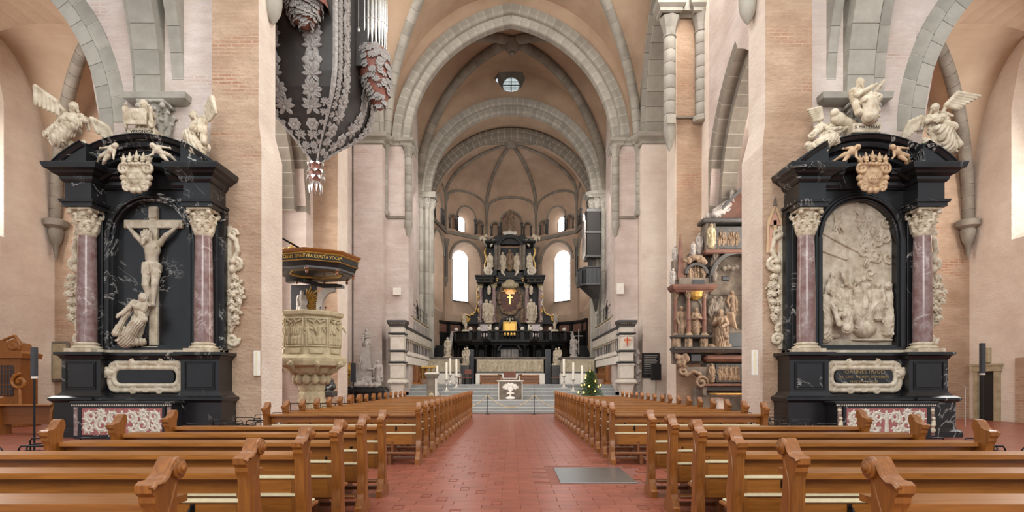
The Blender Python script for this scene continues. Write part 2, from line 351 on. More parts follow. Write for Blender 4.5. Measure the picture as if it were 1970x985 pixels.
# ---------------------------------------------------------------- carved shapes: signed distances on a grid, then surface nets
def surface_nets(vol, org, h):
    nx, ny, nz = vol.shape
    cs = [vol[i:nx-1+i, j:ny-1+j, k:nz-1+k] for i in (0,1) for j in (0,1) for k in (0,1)]
    mn = cs[0].copy(); mx = cs[0].copy()
    for c in cs[1:]: np.minimum(mn, c, out=mn); np.maximum(mx, c, out=mx)
    act = (mn < 0) & (mx >= 0); ijk = np.argwhere(act)
    val = np.stack([c[act] for c in cs], 1)
    off = np.array([(i, j, k) for i in (0,1) for j in (0,1) for k in (0,1)], float)
    acc = np.zeros((len(ijk), 3)); cnt = np.zeros(len(ijk))
    for a in range(8):
        for bit in (1, 2, 4):
            if a & bit: continue
            b = a | bit; va, vb = val[:, a], val[:, b]; cr = (va < 0) != (vb < 0)
            t = np.where(cr, va/np.where(cr, va-vb, 1), 0)
            acc += np.where(cr[:, None], off[a]+(off[b]-off[a])*t[:, None], 0); cnt += cr
    vs = (ijk+acc/cnt[:, None])*h+org
    idx = -np.ones(act.shape, int); idx[act] = np.arange(len(ijk))
    s = vol < 0; fs = []
    for ax in range(3):
        sl = [slice(1, -1)]*3; sl[ax] = slice(0, -1); sh = [slice(1, -1)]*3; sh[ax] = slice(1, None)
        a, b = s[tuple(sl)], s[tuple(sh)]; e = np.argwhere(a != b)
        if not len(e): continue
        sgn = a[tuple(e.T)]; e = e.copy()
        for q in range(3):
            if q != ax: e[:, q] += 1
        o1, o2 = [q for q in range(3) if q != ax]
        def at(d1, d2):
            p = e.copy(); p[:, o1] -= d1; p[:, o2] -= d2; return idx[tuple(p.T)]
        q = np.stack([at(1,1), at(0,1), at(0,0), at(1,0)], 1)
        flip = sgn if ax != 1 else ~sgn
        q[~flip] = q[~flip][:, ::-1]; fs.append(q)
    fs = np.concatenate(fs) if fs else np.zeros((0, 4), int)
    return vs, fs[(fs >= 0).all(1)]
def sdf_mesh(name, prims, h, k=.03, clip_y=None, clip_x=None):
    """prims: dicts from cap(), ell(), rbox(); k = blend radius; clip_y keeps only y < clip_y (reliefs)"""
    lo = np.min([p['lo'] for p in prims], 0)-2*h-k; hi = np.max([p['hi'] for p in prims], 0)+2*h+k
    if clip_y is not None: hi[1] = min(hi[1], clip_y+2*h)
    n = np.maximum(np.ceil((hi-lo)/h).astype(int)+1, 4)
    D = np.full(n, .5, np.float32); ax = [lo[i]+np.arange(n[i])*h for i in range(3)]
    for p in prims:
        kk = p.get('k', k); pad = kk+2.5*h
        a = np.clip(((p['lo']-pad-lo)/h).astype(int), 0, n-1); b = np.clip(np.ceil((p['hi']+pad-lo)/h).astype(int)+1, 1, n)
        if (b <= a).any(): continue
        sl = tuple(slice(a[i], b[i]) for i in range(3))
        P = np.stack(np.meshgrid(*[ax[i][sl[i]] for i in range(3)], indexing='ij'), -1).astype(np.float32)
        d = p['fn'](P); S = D[sl]
        if p.get('cut'): D[sl] = np.maximum(S, -d); continue
        if kk > 0:
            q = np.clip(.5+.5*(S-d)/kk, 0, 1); D[sl] = S*(1-q)+d*q-kk*q*(1-q)
        else: D[sl] = np.minimum(S, d)
    if clip_y is not None:
        D = np.maximum(D, (ax[1]-clip_y)[None, :, None].astype(np.float32))
    if clip_x is not None: D = np.maximum(D, (np.abs(ax[0]-clip_x[0])-clip_x[1])[:, None, None].astype(np.float32))
    D[0] = D[-1] = .5; D[:, 0] = D[:, -1] = .5; D[:, :, 0] = D[:, :, -1] = .5
    vs, fs = surface_nets(D, lo, h)
    me = bpy.data.meshes.new(name); me.from_pydata(vs.tolist(), [], fs.tolist()); me.shade_smooth(); return me
def _fold(P, f):
    """drapery: ridges along z (or along f[2]) that wander"""
    amp, fr, ph = f[0], f[1], f[2]
    t = .5*np.sin(ph*2.3); u = P[..., 0]*np.cos(t)+P[..., 2]*np.sin(t); w = P[..., 2]*np.cos(t)-P[..., 0]*np.sin(t)
    a = fr*.5*u+ph+1.1*np.sin(fr*.09*w+ph*2)+.35*np.sin(fr*.3*w+ph)+.3*fr*P[..., 1]
    return amp*(1-1.9*np.abs(np.sin(a)))*(.7+.3*np.sin(fr*.12*w+ph))
def cap(a, b, ra, rb=None, fold=None, **kw):
    a = np.array(a, np.float32); b = np.array(b, np.float32); rb = ra if rb is None else rb; r = max(ra, rb)
    def fn(P):
        ab = b-a; L = max(float(ab@ab), 1e-9); t = np.clip(((P-a)@ab)/L, 0, 1)
        d = np.linalg.norm(P-a-t[..., None]*ab, axis=-1)-(ra+(rb-ra)*t)
        return d+_fold(P, fold) if fold else d
    return dict(lo=np.minimum(a, b)-r, hi=np.maximum(a, b)+r, fn=fn, **kw)
def ell(c, r, rot=None, fold=None, **kw):
    c = np.array(c, np.float32); r = np.array(r if not isinstance(r, (int, float)) else (r,)*3, np.float32); R = None if rot is None else np.array(rot, np.float32)
    m = float(r.max()) if rot is not None else r
    def fn(P):
        q = P-c
        if R is not None: q = q@R
        k0 = np.linalg.norm(q/r, axis=-1); k1 = np.linalg.norm(q/(r*r), axis=-1)
        d = np.where(k1 > 1e-6, k0*(k0-1)/np.maximum(k1, 1e-6), -r.min())
        return d+_fold(P, fold) if fold else d
    return dict(lo=c-m, hi=c+m, fn=fn, **kw)
def rbox(c, hs, r=.01, rot=None, **kw):
    c = np.array(c, np.float32); hs = np.array(hs, np.float32); R = None if rot is None else np.array(rot, np.float32)
    m = float(np.linalg.norm(hs)) if rot is not None else hs
    def fn(P):
        q = P-c
        if R is not None: q = q@R
        q = np.abs(q)-(hs-r); return np.linalg.norm(np.maximum(q, 0), axis=-1)+np.minimum(q.max(-1), 0)-r
    return dict(lo=c-m, hi=c+m, fn=fn, **kw)
def chain(pts, rs, **kw):
    if isinstance(rs, (int, float)): rs = [rs]*len(pts)
    return [cap(pts[i], pts[i+1], rs[i], rs[i+1], **kw) for i in range(len(pts)-1)]
def rotm(ax, ang): return np.array(Matrix.Rotation(ang, 3, ax))
# one human figure in units of its height: x to its left as the viewer's right, facing -y
REST = dict(pel=(0,0,.52), che=(0,0,.72), nec=(0,-.005,.835), hea=(0,-.02,.925), lsh=(-.105,0,.80), rsh=(.105,0,.80), lel=(-.15,.0,.63), rel=(.15,.0,.63),
            lwr=(-.13,-.07,.49), rwr=(.13,-.07,.49), lhi=(-.055,0,.51), rhi=(.055,0,.51), lkn=(-.06,-.03,.28), rkn=(.06,-.03,.28), lan=(-.06,.0,.045), ran=(.06,.0,.045))
def figure(at=(0,0,0), s=1.7, face=0, robe=True, nude=False, hair=.012, beard=False, wings=None, mantle=False, child=False, fr=95, amp=.016, ph=0, seated=False, flat=1, lean=0, **pose):
    J = dict(REST)
    if seated:
        J.update(lkn=(-.08,-.24,.50), rkn=(.09,-.24,.50), lan=(-.08,-.22,.22), ran=(.09,-.26,.22))
    J.update(pose); J = {k: np.array(v, float) for k, v in J.items()}
    hr = .062*(1.45 if child else 1); lim = 1.35 if child else 1.0
    out = []; f = (amp*.5, fr, ph)
    def C(a, b, ra, rb, **k): out.append(cap(J[a] if isinstance(a, str) else a, J[b] if isinstance(b, str) else b, ra, rb, **k))
    cl = f if not nude else None
    if nude:
        C('pel', 'che', .068*lim, .076*lim, k=.02); out.append(ell(J['che']+np.array([0,.0,.01]), (.100*lim, .070*lim, .085*lim), k=.03)); out.append(ell(J['pel']+np.array([0,.01,0]), (.085*lim, .068*lim, .065*lim), k=.02))
        for sx in (-1, 1): out.append(ell(J['che']+np.array([sx*.045,-.052,.04]), (.044,.016,.030), k=.016)); out.append(ell(J['pel']+np.array([sx*.045,.045,-.03]), .055*lim))
        for i in range(3): out.append(ell(J['che']*(.62-.2*i)+J['pel']*(.38+.2*i)+np.array([0,-.055,0]), (.035,.010,.020), k=.012))
        out += [cap(J['lsh'], J['rsh'], .038*lim, .038*lim, k=.02), ell(J['lsh'], .040*lim, k=.015), ell(J['rsh'], .040*lim, k=.015)]
    else:
        C('pel', 'che', .085*lim, .095*lim, fold=cl); out.append(ell((J['lsh']+J['rsh'])/2+np.array([0,0,-.02]), (.118, .072, .06)))
    C('che', 'nec', .055, .036); C('nec', 'hea', .034*lim, .036*lim, k=.01)
    h = J['hea']; dn = h-J['nec']; dn /= np.linalg.norm(dn)
    out.append(ell(h, (hr*.80, hr*.92, hr*1.12))); out.append(ell(h-dn*hr*.55+np.array([0,-hr*.25,0]), hr*.62))
    out.append(cap(h+np.array([0,-hr*.92,hr*.12]), h+np.array([0,-hr*1.15,-hr*.32]), hr*.12, hr*.2, k=.006))          # nose
    for sx in (-1, 1):
        out.append(ell(h+np.array([sx*hr*.33,-hr*.93,hr*.08]), hr*.17, cut=True)); out.append(ell(h+np.array([sx*hr*.33,-hr*.82,hr*.07]), hr*.14, k=.003))   # eyes in their sockets
        out.append(ell(h+np.array([sx*hr*.8,0,-.05*hr]), (hr*.14, hr*.25, hr*.32), k=.004))
    out.append(rbox(h+np.array([0,-hr*1.0,-hr*.56]), (hr*.28, hr*.09, hr*.05), .002, cut=True))                         # mouth
    if hair:
        out.append(ell(h+np.array([0,hr*.22,hr*.28]), (hr*.92+hair, hr*.95, hr*1.0+hair), fold=(.008, 170, ph), k=.01))
        for sx in (-1, 1): out.append(cap(h+np.array([sx*hr*.75,hr*.2,hr*.2]), h+np.array([sx*hr*.9,hr*.35,-hr*1.2]), hr*.3, hr*.32, fold=(.006, 150, ph), k=.01))
    if beard: out.append(cap(h+np.array([0,-hr*.7,-hr*.75]), h+np.array([0,-hr*.95,-hr*1.8]), hr*.45, hr*.2, fold=(.006, 160, ph), k=.01))
    for q in 'lr':
        sl = f if robe else None
        C(q+'sh', q+'el', (.045 if robe else .037)*lim, (.050 if robe else .031)*lim, fold=sl); C(q+'el', q+'wr', (.046 if robe else .031)*lim, (.038 if robe else .019)*lim, fold=sl)
        w = J[q+'wr']; d = w-J[q+'el']; d /= max(np.linalg.norm(d), 1e-6); sd = np.cross(d, (0, 1, 0)); sd /= max(np.linalg.norm(sd), 1e-6); dp = np.cross(sd, d)
        out.append(cap(w, w+d*.045, .020*lim, .024*lim, k=.008))
        for i, (ln, of) in enumerate(((.040,-.020),(.048,-.007),(.046,.007),(.036,.019))):                              # four fingers, bent
            b = w+d*.06+sd*of*lim; m = b+d*ln*.6+dp*.004; out += [cap(b, m, .0085, .0075, k=.003), cap(m, m+d*ln*.35+dp*.018, .0075, .0065, k=.003)]
        t = w+d*.02-sd*.022*lim*(1 if q == 'l' else -1); out.append(cap(t, t+d*.035-sd*.02*(1 if q == 'l' else -1), .010, .008, k=.004))
        if not robe or seated:
            C(q+'hi', q+'kn', .064*lim, .040*lim, fold=f if robe else None); C(q+'kn', q+'an', .040*lim, .023*lim, fold=f if robe else None)
            out.append(ell(J[q+'kn']*.35+J[q+'an']*.65+np.array([0,.012,.07]), (.03*lim,.036*lim,.07), k=.02))
        fo = J[q+'an']; out.append(cap(fo+np.array([0,.01,-.022]), fo+np.array([(-.012 if q == 'l' else .012),-.085,-.032]), .026, .019, k=.015))
    if robe and not seated:
        m = (J['lan']+J['ran'])/2; kn = (J['lkn']+J['rkn'])/2
        out.append(cap(J['pel'], kn, .092, .105, fold=(amp, fr, ph))); out.append(cap(kn, m+np.array([0,.02,.02]), .10, .125, fold=(amp*1.2, fr, ph+1)))
        for q in 'lr': C(q+'hi', q+'kn', .066, .058, fold=f); C(q+'kn', q+'an', .060, .06, fold=f)
    if seated and robe:
        out.append(cap(J['lkn'], J['rkn'], .075, .075, fold=(amp, fr, ph))); out.append(cap((J['lkn']+J['rkn'])/2, (J['lan']+J['ran'])/2, .10, .13, fold=(amp*1.2, fr, ph)))
        out.append(cap(J['pel'], (J['lkn']+J['rkn'])/2, .10, .09, fold=(amp, fr, ph)))
    if mantle:
        out.append(cap(J['lsh']+np.array([0,.03,0]), J['rkn']+np.array([.06,0,.06]), .05, .07, fold=(amp*1.1, fr*1.2, ph+2)))
        out.append(cap(J['lsh']+np.array([-.02,.05,-.02]), J['lan']+np.array([-.08,.06,.10]), .05, .06, fold=(amp*1.1, fr*1.2, ph+3)))
        out.append(cap(J['rsh']+np.array([.02,.05,-.02]), J['ran']+np.array([.08,.06,.14]), .045, .055, fold=(amp*1.1, fr*1.2, ph+4)))
    if wings:
        for q, (tip, curl) in zip('lr', wings):
            b = J[q+'sh']+np.array([.03 if q == 'l' else -.03, .07, -.03]); tip = np.array(tip, float); el = b+(tip-b)*.45+np.array([0,.02,.07])*1.0
            out += [cap(b, el, .032, .03, k=.02), cap(el, tip, .03, .014, k=.02)]
            dr = np.array(curl, float)
            for i in range(8):                                                                                          # primaries and coverts, overlapping
                u = i/7; r0 = el+(tip-el)*(i-2)/5 if i > 1 else b+(el-b)*(.4+.5*i); ln = .16+.13*u
                out.append(cap(r0, r0+dr*ln*1.25+(tip-el)*.25*u, .050, .026, k=.003)); out.append(cap(r0+np.array([0,-.022,0]), r0+dr*ln*.62+(tip-el)*.12*u, .044, .030, k=.003))
    # to world
    Rm = np.array(Matrix.Rotation(face, 3, 'Z') @ Matrix.Rotation(lean, 3, 'Y')); at = np.array(at, float); res = []
    sc = np.array([s, s*flat, s])
    for p in out:
        g = p['fn']
        def fn(P, g=g): return g(((P-at)@Rm)/sc)*s*min(1, flat)
        cor = np.array([[(p['lo'], p['hi'])[i][0], (p['lo'], p['hi'])[j][1], (p['lo'], p['hi'])[l][2]] for i in (0,1) for j in (0,1) for l in (0,1)])*sc@Rm.T+at
        e = dict(lo=cor.min(0), hi=cor.max(0), fn=fn)
        e['k'] = p.get('k', .010)*s
        if p.get('cut'): e['cut'] = True
        res.append(e)
    return res
def sculpt(name, prims, h, m, parent=None, k=.03, clip_y=None, clip_x=None, **kw):
    return obj(name, sdf_mesh(name, prims, h, k, clip_y, clip_x), m, parent, **kw)
def spiral(c, r0, r1, turns, a0, y, rad, n=14, sgn=1, rad1=None):
    """a volute of capsules in the x-z plane"""
    pts = [(c[0]+(r0+(r1-r0)*i/n)*math.cos(a0+sgn*2*PI*turns*i/n), y, c[1]+(r0+(r1-r0)*i/n)*math.sin(a0+sgn*2*PI*turns*i/n)) for i in range(n+1)]
    rs = [rad+((rad1 or rad)-rad)*i/n for i in range(n+1)]
    return chain(pts, rs)
def flower(c, r, y, n=6):
    o = [ell((c[0], y-r*.25, c[1]), (r*.3, r*.3, r*.3), k=.01)]
    for i in range(n):
        a = 2*PI*i/n+c[0]*9; o.append(ell((c[0]+math.cos(a)*r*.62, y, c[1]+math.sin(a)*r*.62), (r*.36, r*.26, r*.36), k=.008))
    return o
def fruit(pts, r, y, n, seed=1, sp=.6, dy=.5):
    g = np.random.default_rng(seed); o = []
    for _ in range(n):
        t = g.random()*(len(pts)-1); i = min(int(t), len(pts)-2); u = t-i
        c = [pts[i][q]*(1-u)+pts[i+1][q]*u for q in (0, 1)]; w = (pts[i][2]*(1-u)+pts[i+1][2]*u)
        a, b = g.normal(0, w*sp*.5, 2); rr = r*(.6+.7*g.random())
        o.append(ell((c[0]+np.clip(a, -w, w), y-g.random()*w*dy, c[1]+b), rr, k=.008))
    return o
def acanthus_capital(s, r, hgt, z0, c=(0, 0)):
    """Corinthian capital: bell, two rows of leaves, corner volutes, abacus; s = half abacus"""
    x, y = c; o = [cap((x,y,z0), (x,y,z0+hgt*.8), r, r*1.12), cap((x,y,z0), (x,y,z0+.02), r*1.12, r*1.12)]
    for row, (n, zz, tip, rr) in enumerate(((8, .05, .42, 1.0), (8, .30, .70, 1.08))):
        for i in range(n):
            a = 2*PI*(i+.5*row)/n; ca, sa = math.cos(a), math.sin(a)
            o += [cap((x+ca*r*rr,y+sa*r*rr,z0+hgt*zz), (x+ca*r*1.30*rr,y+sa*r*1.30*rr,z0+hgt*tip), r*.30, r*.22, k=.004),
                  ell((x+ca*r*1.52*rr,y+sa*r*1.52*rr,z0+hgt*(tip-.05)), (r*.20, r*.20, r*.15), k=.004)]
            for sd in (-1, 1):
                for q in (.35, .62, .85): o.append(ell((x+ca*r*(1.1+.22*q)*rr-sa*sd*r*.27, y+sa*r*(1.1+.22*q)*rr+ca*sd*r*.27, z0+hgt*(zz+(tip-zz)*q)), r*.11, k=.004))
    for i in range(4):
        a = PI/4+i*PI/2; ca, sa = math.cos(a), math.sin(a)
        o += [ell((x+ca*s*1.22,y+sa*s*1.22,z0+hgt*.80), r*.30, k=.004), ell((x+ca*s*1.22+ca*r*.22,y+sa*s*1.22+sa*r*.22-.0,z0+hgt*.80), r*.12, k=.002), cap((x+ca*r,y+sa*r,z0+hgt*.55), (x+ca*s*1.2,y+sa*s*1.2,z0+hgt*.9), r*.14, r*.16, k=.01)]
        b = i*PI/2; o.append(ell((x+math.cos(b)*s*.92,y+math.sin(b)*s*.92,z0+hgt*.93), r*.22, k=.01))
    o.append(rbox((x,y,z0+hgt*.95), (s,s,hgt*.05), .01, k=.005)); return o
def column_base(mb, c, r, z0, h):
    return mb.box(c[0]-r*1.55, c[0]+r*1.55, c[1]-r*1.55, c[1]+r*1.55, z0, z0+h*.36).lathe(
        [(r*1.5, h*.36), (r*1.56, h*.46), (r*1.5, h*.58), (r*1.22, h*.64), (r*1.18, h*.74), (r*1.3, h*.80), (r*1.3, h*.9), (r*1.08, h*.94), (r, h)], (c[0], c[1], z0), 24)

# ================================================================ THE BUILDING
def bar_poly(w, d): return [(-w/2, 0), (w/2, 0), (w/2, d), (-w/2, d)]
def stones(parent, sect, c, r, a0, a1, n, plane, m, name='voussoir', gap=.011):
    """cut stones of one arch order: one mesh, each stone an object turned about the centre"""
    da = (a1-a0)/n; g = gap/r
    me = MB().arcmould(sect, (0, 0), r, -da/2+g, da/2-g, 2).mesh(name)
    loc = (c[0], 0, c[1]) if plane == 'XZ' else (0, c[0], c[1])
    for i in range(n):
        obj(name, me, m, parent, loc=loc, rot=(0, -(a0+da*(i+.5)), 0 if plane == 'XZ' else PI/2))
def arch(name, label, orders, plane, m='stone'):
    core = MB(); mp = (lambda u, y, z: (u, y, z)) if plane == 'XZ' else (lambda u, y, z: (-y, u, z))
    for sect, c, r, a0, a1, n in orders:
        q = [(sum(p[0] for p in sect)/len(sect), sum(p[1] for p in sect)/len(sect))][0]
        core.arcmould([(q[0]+(p[0]-q[0])*.95, q[1]+(p[1]-q[1])*.95) for p in sect], c, r, a0, a1, max(20, n), mp)
    o = struct(name, core, 'mortar', label, 'arch')
    for sect, c, r, a0, a1, n in orders: stones(o, sect, c, r, a0, a1, n, plane, m)
    return o
def round_sect(r0, r1, y0, y1, roll=True):
    """section of an order: r0 inner, r1 outer, y0 front, y1 back, with a rolled front arris"""
    c = min(.16, (r1-r0)*.4)
    pts = [(r0, y1), (r0, y0+c)]
    pts += [(r0+c-c*math.cos(a), y0+c-c*math.sin(a)) for a in (PI/8, PI/4, 3*PI/8)] if roll else []
    return pts+[(r0+(c if roll else .0), y0), (r1, y0), (r1, y1)]
def wall_cols(us, lows, tops, plane, d0, d1, mb=None, soffit=True):
    """wall in vertical strips: at each us[i] solid from lows[i] to tops[i]; plane 'XZ' at y d0..d1 or 'YZ' at x d0..d1"""
    mb = mb or MB(); P = (lambda u, d, z: (u, d, z)) if plane == 'XZ' else (lambda u, d, z: (d, u, z))
    n = len(us); vs = []
    for i in range(n):
        for d in (d0, d1): vs += [P(us[i], d, lows[i]), P(us[i], d, tops[i])]
    fs = []
    for i in range(n-1):
        a, b = i*4, i*4+4
        fs += [(a, b, b+1, a+1), (a+2, a+3, b+3, b+2)]
        if soffit: fs += [(a, a+2, b+2, b), (a+1, b+1, b+3, a+3)]
    fs += [(0, 1, 3, 2), (4*n-4, 4*n-2, 4*n-1, 4*n-3)]
    return mb.add(vs, fs)
def arch_wall(u0, u1, z0, z1, c, half, zs, r, o, plane, d0, d1, n=18):
    """wall from u0 to u1 with a two-centred arched opening to the floor; r radius, o centre offset past the middle"""
    mb = MB(); us, ls = [], []
    for i in range(n+1):
        u = c-half+2*half*i/n; du = abs(u-c)
        us.append(u); ls.append(zs+math.sqrt(max(r*r-(du+o)**2, 0)))
    wall_cols(us, ls, [z1]*len(us), plane, d0, d1, mb)
    if u0 < c-half-.01: wall_cols([u0, c-half], [z0, z0], [z1, z1], plane, d0, d1, mb)
    if u1 > c+half+.01: wall_cols([c+half, u1], [z0, z0], [z1, z1], plane, d0, d1, mb)
    return mb
def groin(x0, x1, y0, y1, zs, h1, h2, n=40, p=2.0, q=.5, thick=.25):
    mb = MB(); vs = []; xm, xh, ym, yh = (x0+x1)/2, (x1-x0)/2, (y0+y1)/2, (y1-y0)/2
    zf = lambda u, v: zs+max(h1*max(1-abs(u)**p, 0)**q, h2*max(1-abs(v)**p, 0)**q)
    g = [math.sin(PI/2*(-1+2*i/n)) for i in range(n+1)]
    for v in g:
        for u in g: vs.append((xm+u*xh, ym+v*yh, zf(u, v)))
    k = n+1; N = k*k
    vs += [(a, b, c+thick) for a, b, c in vs]
    fs = []
    for j in range(n):
        for i in range(n):
            a, b, c_, d = j*k+i, (j+1)*k+i, (j+1)*k+i+1, j*k+i+1
            fs += [(a, b, c_), (a, c_, d)] if (i-n/2+.5)*(j-n/2+.5) > 0 else [(a, b, d), (b, c_, d)]      # quads split along the groins
    fs += [tuple(N+t for t in f[::-1]) for f in fs]
    mb.add(vs, fs); return mb, zf
def rib(parent, pts, rad, n, m='stone', name='rib_stone', sides=8):
    """moulded rib of n cut stones along a 3-D curve"""
    P = [Vector(p) for p in pts]; L = [0]
    for a, b in zip(P, P[1:]): L.append(L[-1]+(b-a).length)
    def at(s):
        for i in range(len(P)-1):
            if s <= L[i+1] or i == len(P)-2: t = (s-L[i])/max(L[i+1]-L[i], 1e-6); return P[i].lerp(P[i+1], t)
    for i in range(n):
        s0, s1 = L[-1]*i/n+.012, L[-1]*(i+1)/n-.012
        obj(name, MB().tube([at(s0), at((s0+s1)/2), at(s1)], rad, sides), m, parent, smooth=50)
    return MB().tube(pts, rad*.84, 8)
# ---------------------------------------------------------------- floor
flr = struct('floor', MB().box(-21, 21, -6, 34, -.3, -.012), 'joint', 'red terracotta tiled floor of the nave and aisles', 'floor')
def tile_mesh(lx, ly): return MB().cbox(-lx/2, lx/2, -ly/2, ly/2, -.03, 0, .003).mesh('tile')
TL, TW = .50, .25
tm = {False: tile_mesh(TL-.006, TW-.006), True: tile_mesh(.118, .16)}
mass = MB(); cnt = 0; row = 0; y = 6.7
def flat_tile(mb, x, y, lx, ly): mb.add([(x-lx/2,y-ly/2,0),(x+lx/2,y-ly/2,0),(x+lx/2,y+ly/2,0),(x-lx/2,y+ly/2,0),(x-lx/2,y-ly/2,-.02),(x+lx/2,y-ly/2,-.02),(x+lx/2,y+ly/2,-.02),(x-lx/2,y+ly/2,-.02)],
                                        [(0,1,2,3),(0,4,5,1),(1,5,6,2),(2,6,7,3),(3,7,4,0)])
plate_box = (.77, 2.0, 9.07, 10.70)
for row in range(-4, 88):
    y = 6.8+row*TW; x = -20.8+(row % 2)*TL*.5; k = row % 3
    while x < 20.8:
        sp = k % 7 == 3; w = .13 if sp else TL; xc = x+w/2; k += 1
        inp = plate_box[0]-w/2+.02 < xc < plate_box[1]+w/2-.02 and plate_box[2]-TW/2+.02 < y < plate_box[3]+TW/2-.02
        if abs(xc) < 2.0 and y > 6.75 and cnt < 295 and not inp:
            o = obj('tile', tm[sp], 'greytile' if sp and row % 2 else 'tile', flr, loc=(xc, y, 0)); cnt += 1
        elif not inp: flat_tile(mass, xc, y, w-.007, TW-.007)
        x += w
obj('tile', mass, 'tile', flr, kind='stuff')
tag(obj('floor_plate', MB().cbox(plate_box[0], plate_box[1], plate_box[2], plate_box[3], -.012, .004, .003), 'steel'), 'brushed steel cover plate set in the red tiled aisle', 'plate')
# ---------------------------------------------------------------- both sides of the nave
def side(sg, nm):
    S = lambda mb: mb.mapped(lambda x, y, z: (x*sg, y, z))
    cn = 'crucifix altar' if sg < 0 else 'nativity relief altar'
    # pier behind the side altar: plain core and a projecting rough pilaster towards the nave
    mb = MB().box(9.3, 12.73, 18.0, 20.2, 0, 26)
    p1 = struct(f'wall_{nm}_pier', S(mb), 'plaster', f'pale plastered core of the pier behind the {cn}', 'pier')
    mb = MB().box(7.85, 9.3, 17.7, 18.95, 9.7, 26)
    mb.add([(7.72,17.6,0),(9.33,17.6,0),(9.33,19.2,0),(7.72,19.2,0),(7.72,17.6,8.9),(9.33,17.6,8.9),(9.33,19.2,8.9),(7.72,19.2,8.9),(7.85,17.7,9.7),(9.3,17.7,9.7),(9.3,18.95,9.7),(7.85,18.95,9.7)],
           [(0,3,2,1),(0,1,5,4),(1,2,6,5),(2,3,7,6),(3,0,4,7),(4,5,9,8),(5,6,10,9),(6,7,11,10),(7,4,8,11)])
    pil = struct(f'wall_{nm}_pilaster', S(mb), 'brickish', f'rough brick and plaster pilaster beside the {cn}', 'pilaster')
    obj('lit_plaster_facing', S(MB().add([(7.715,17.595,0),(7.715,19.2,0),(7.715,19.2,8.9),(7.715,17.595,8.9),(7.845,18.95,9.7),(7.845,17.695,9.7),(7.845,18.95,26),(7.845,17.695,26)], [(0,1,2,3),(3,2,4,5),(5,4,6,7)])), 'plaster_light', pil)  # pale plaster side, with light from across the nave put into its colour
    # nave arcade wall with the tall pointed arch between the two piers
    mb = arch_wall(19.0, 27.2, 0, 24, 22.9, 3.35, 9.4, 6.3, 2.95, 'YZ', 9.05 if sg > 0 else 9.45, 10.9)
    struct(f'wall_{nm}_arcade', S(mb), 'plaster', f'plastered arcade wall beyond the {cn}', 'wall')
    a1 = math.acos(2.95/6.3)
    x0 = 9.05 if sg > 0 else 9.45
    sec = [(0, 0), (0, .6), (.5, .6), (.5, 0)]
    def sy(s): return [(a, (-(x0-.02+b))*sg) for a, b in s]       # depth runs along x; arch() negates it
    arch('arcade_arch', f'grey stone pointed arch in the arcade wall beyond the {cn}',
         [(sy([(-.04, 0), (.5, 0), (.5, .5), (-.04, .5)]), (22.9-2.95, 9.4), 6.3, 0, a1, 12), (sy([(-.42, .42), (.1, .42), (.1, 1.1), (-.42, 1.1)]), (22.9-2.95, 9.4), 6.3, 0, a1, 12)], 'YZ', 'stone_dark')
    # second pier towards the choir
    ix, ox = (8.28, 9.6) if sg < 0 else (7.8, 9.03)
    p2 = struct(f'wall_{nm}_second_pier', S(MB().box(ix, ox, 27.2, 28.75, 0, 25.5).box(ox, ox+1.6, 26.3, 28.2, 0, 25)), 'brickish', 'rough brown brick pier next to the ' + ('pulpit' if sg < 0 else 'carved Renaissance epitaph'), 'pier')
    obj('lit_plaster_facing', S(MB().box(ix-.012, ix+.01, 27.19, 28.76, 0, 25.5)), 'plaster_light', p2); obj('lit_plaster_facing', S(MB().box(ox-.012, ox+.01, 26.29, 27.2, 0, 25)), 'plaster_light', p2)  # lit sides of the pier: window light put in as paler plaster
    struct(f'wall_{nm}_choir_end', S(MB().box(8.97, 10.5, 28.75, 33, 0, 25.5)), 'plaster', 'plaster wall strip beside the choir arch behind the ' + ('pulpit' if sg < 0 else 'notice board'), 'wall')
    # clustered pier of the choir arch
    a0, a1x = (7.27, 8.87) if sg < 0 else (7.3, 8.75)
    pl = MB().box(a0, a1x, 32.0, 33.2, 0, 15.0)
    pa = struct(f'wall_{nm}_choir_pier', S(pl), 'plaster' if sg < 0 else 'plaster_light', 'tall plastered pilaster of the choir arch beside the ' + ('marble statue group' if sg < 0 else 'black notice board'), 'pilaster')  # right pilaster is lit more strongly; that light is put into paler plaster
    prof = [(0, 0), (.10, .05), (.12, .14), (.04, .20), (.14, .30), (.26, .38), (.28, .56), (.26, .62), (0, .62)]
    obj('cornice', S(MB().mould(prof, [(a0, 33.1), (a0, 32.0), (a1x, 32.0), (a1x, 33.1)], 14.9)), 'stone', pa)
    for xa, xb, dr, nst in ((a0+.24, a1x-.24, 0, 13), (a0+.02, a0+.235, .28, 12), (a1x-.235, a1x-.02, .28, 12)):   # wall rib of the nave vault, curving up from the cornice
        u, v = sorted((-xa*sg, -xb*sg)); stones(pa, [(dr, u), (dr+.7, u), (dr+.7, v), (dr, v)], (24.02, 15.45), 8.15, 0, 1.25, nst, 'YZ', 'stone', 'ashlar', .008)
    b0, b1 = 5.85, 7.28
    pb = struct(f'wall_{nm}_choir_jamb', S(MB().box(b0+.12, b1, 33.0, 34.6, 0, 15.4)), 'plaster', 'plastered jamb of the choir arch above the ' + ('west choir screen post' if sg < 0 else 'choir screen post with a red cross shield'), 'jamb')
    obj('impost', S(MB().mould([(0, 0), (.06, .04), (.08, .16), (.18, .26), (.2, .42), (0, .42)], [(b0, 34.6), (b0, 32.95), (b0+.5, 32.95), (b0+.5, 33.0), (b1-.3, 33.0), (b1-.3, 32.8), (b1+.15, 32.8)], 15.2)), 'stone', pb)
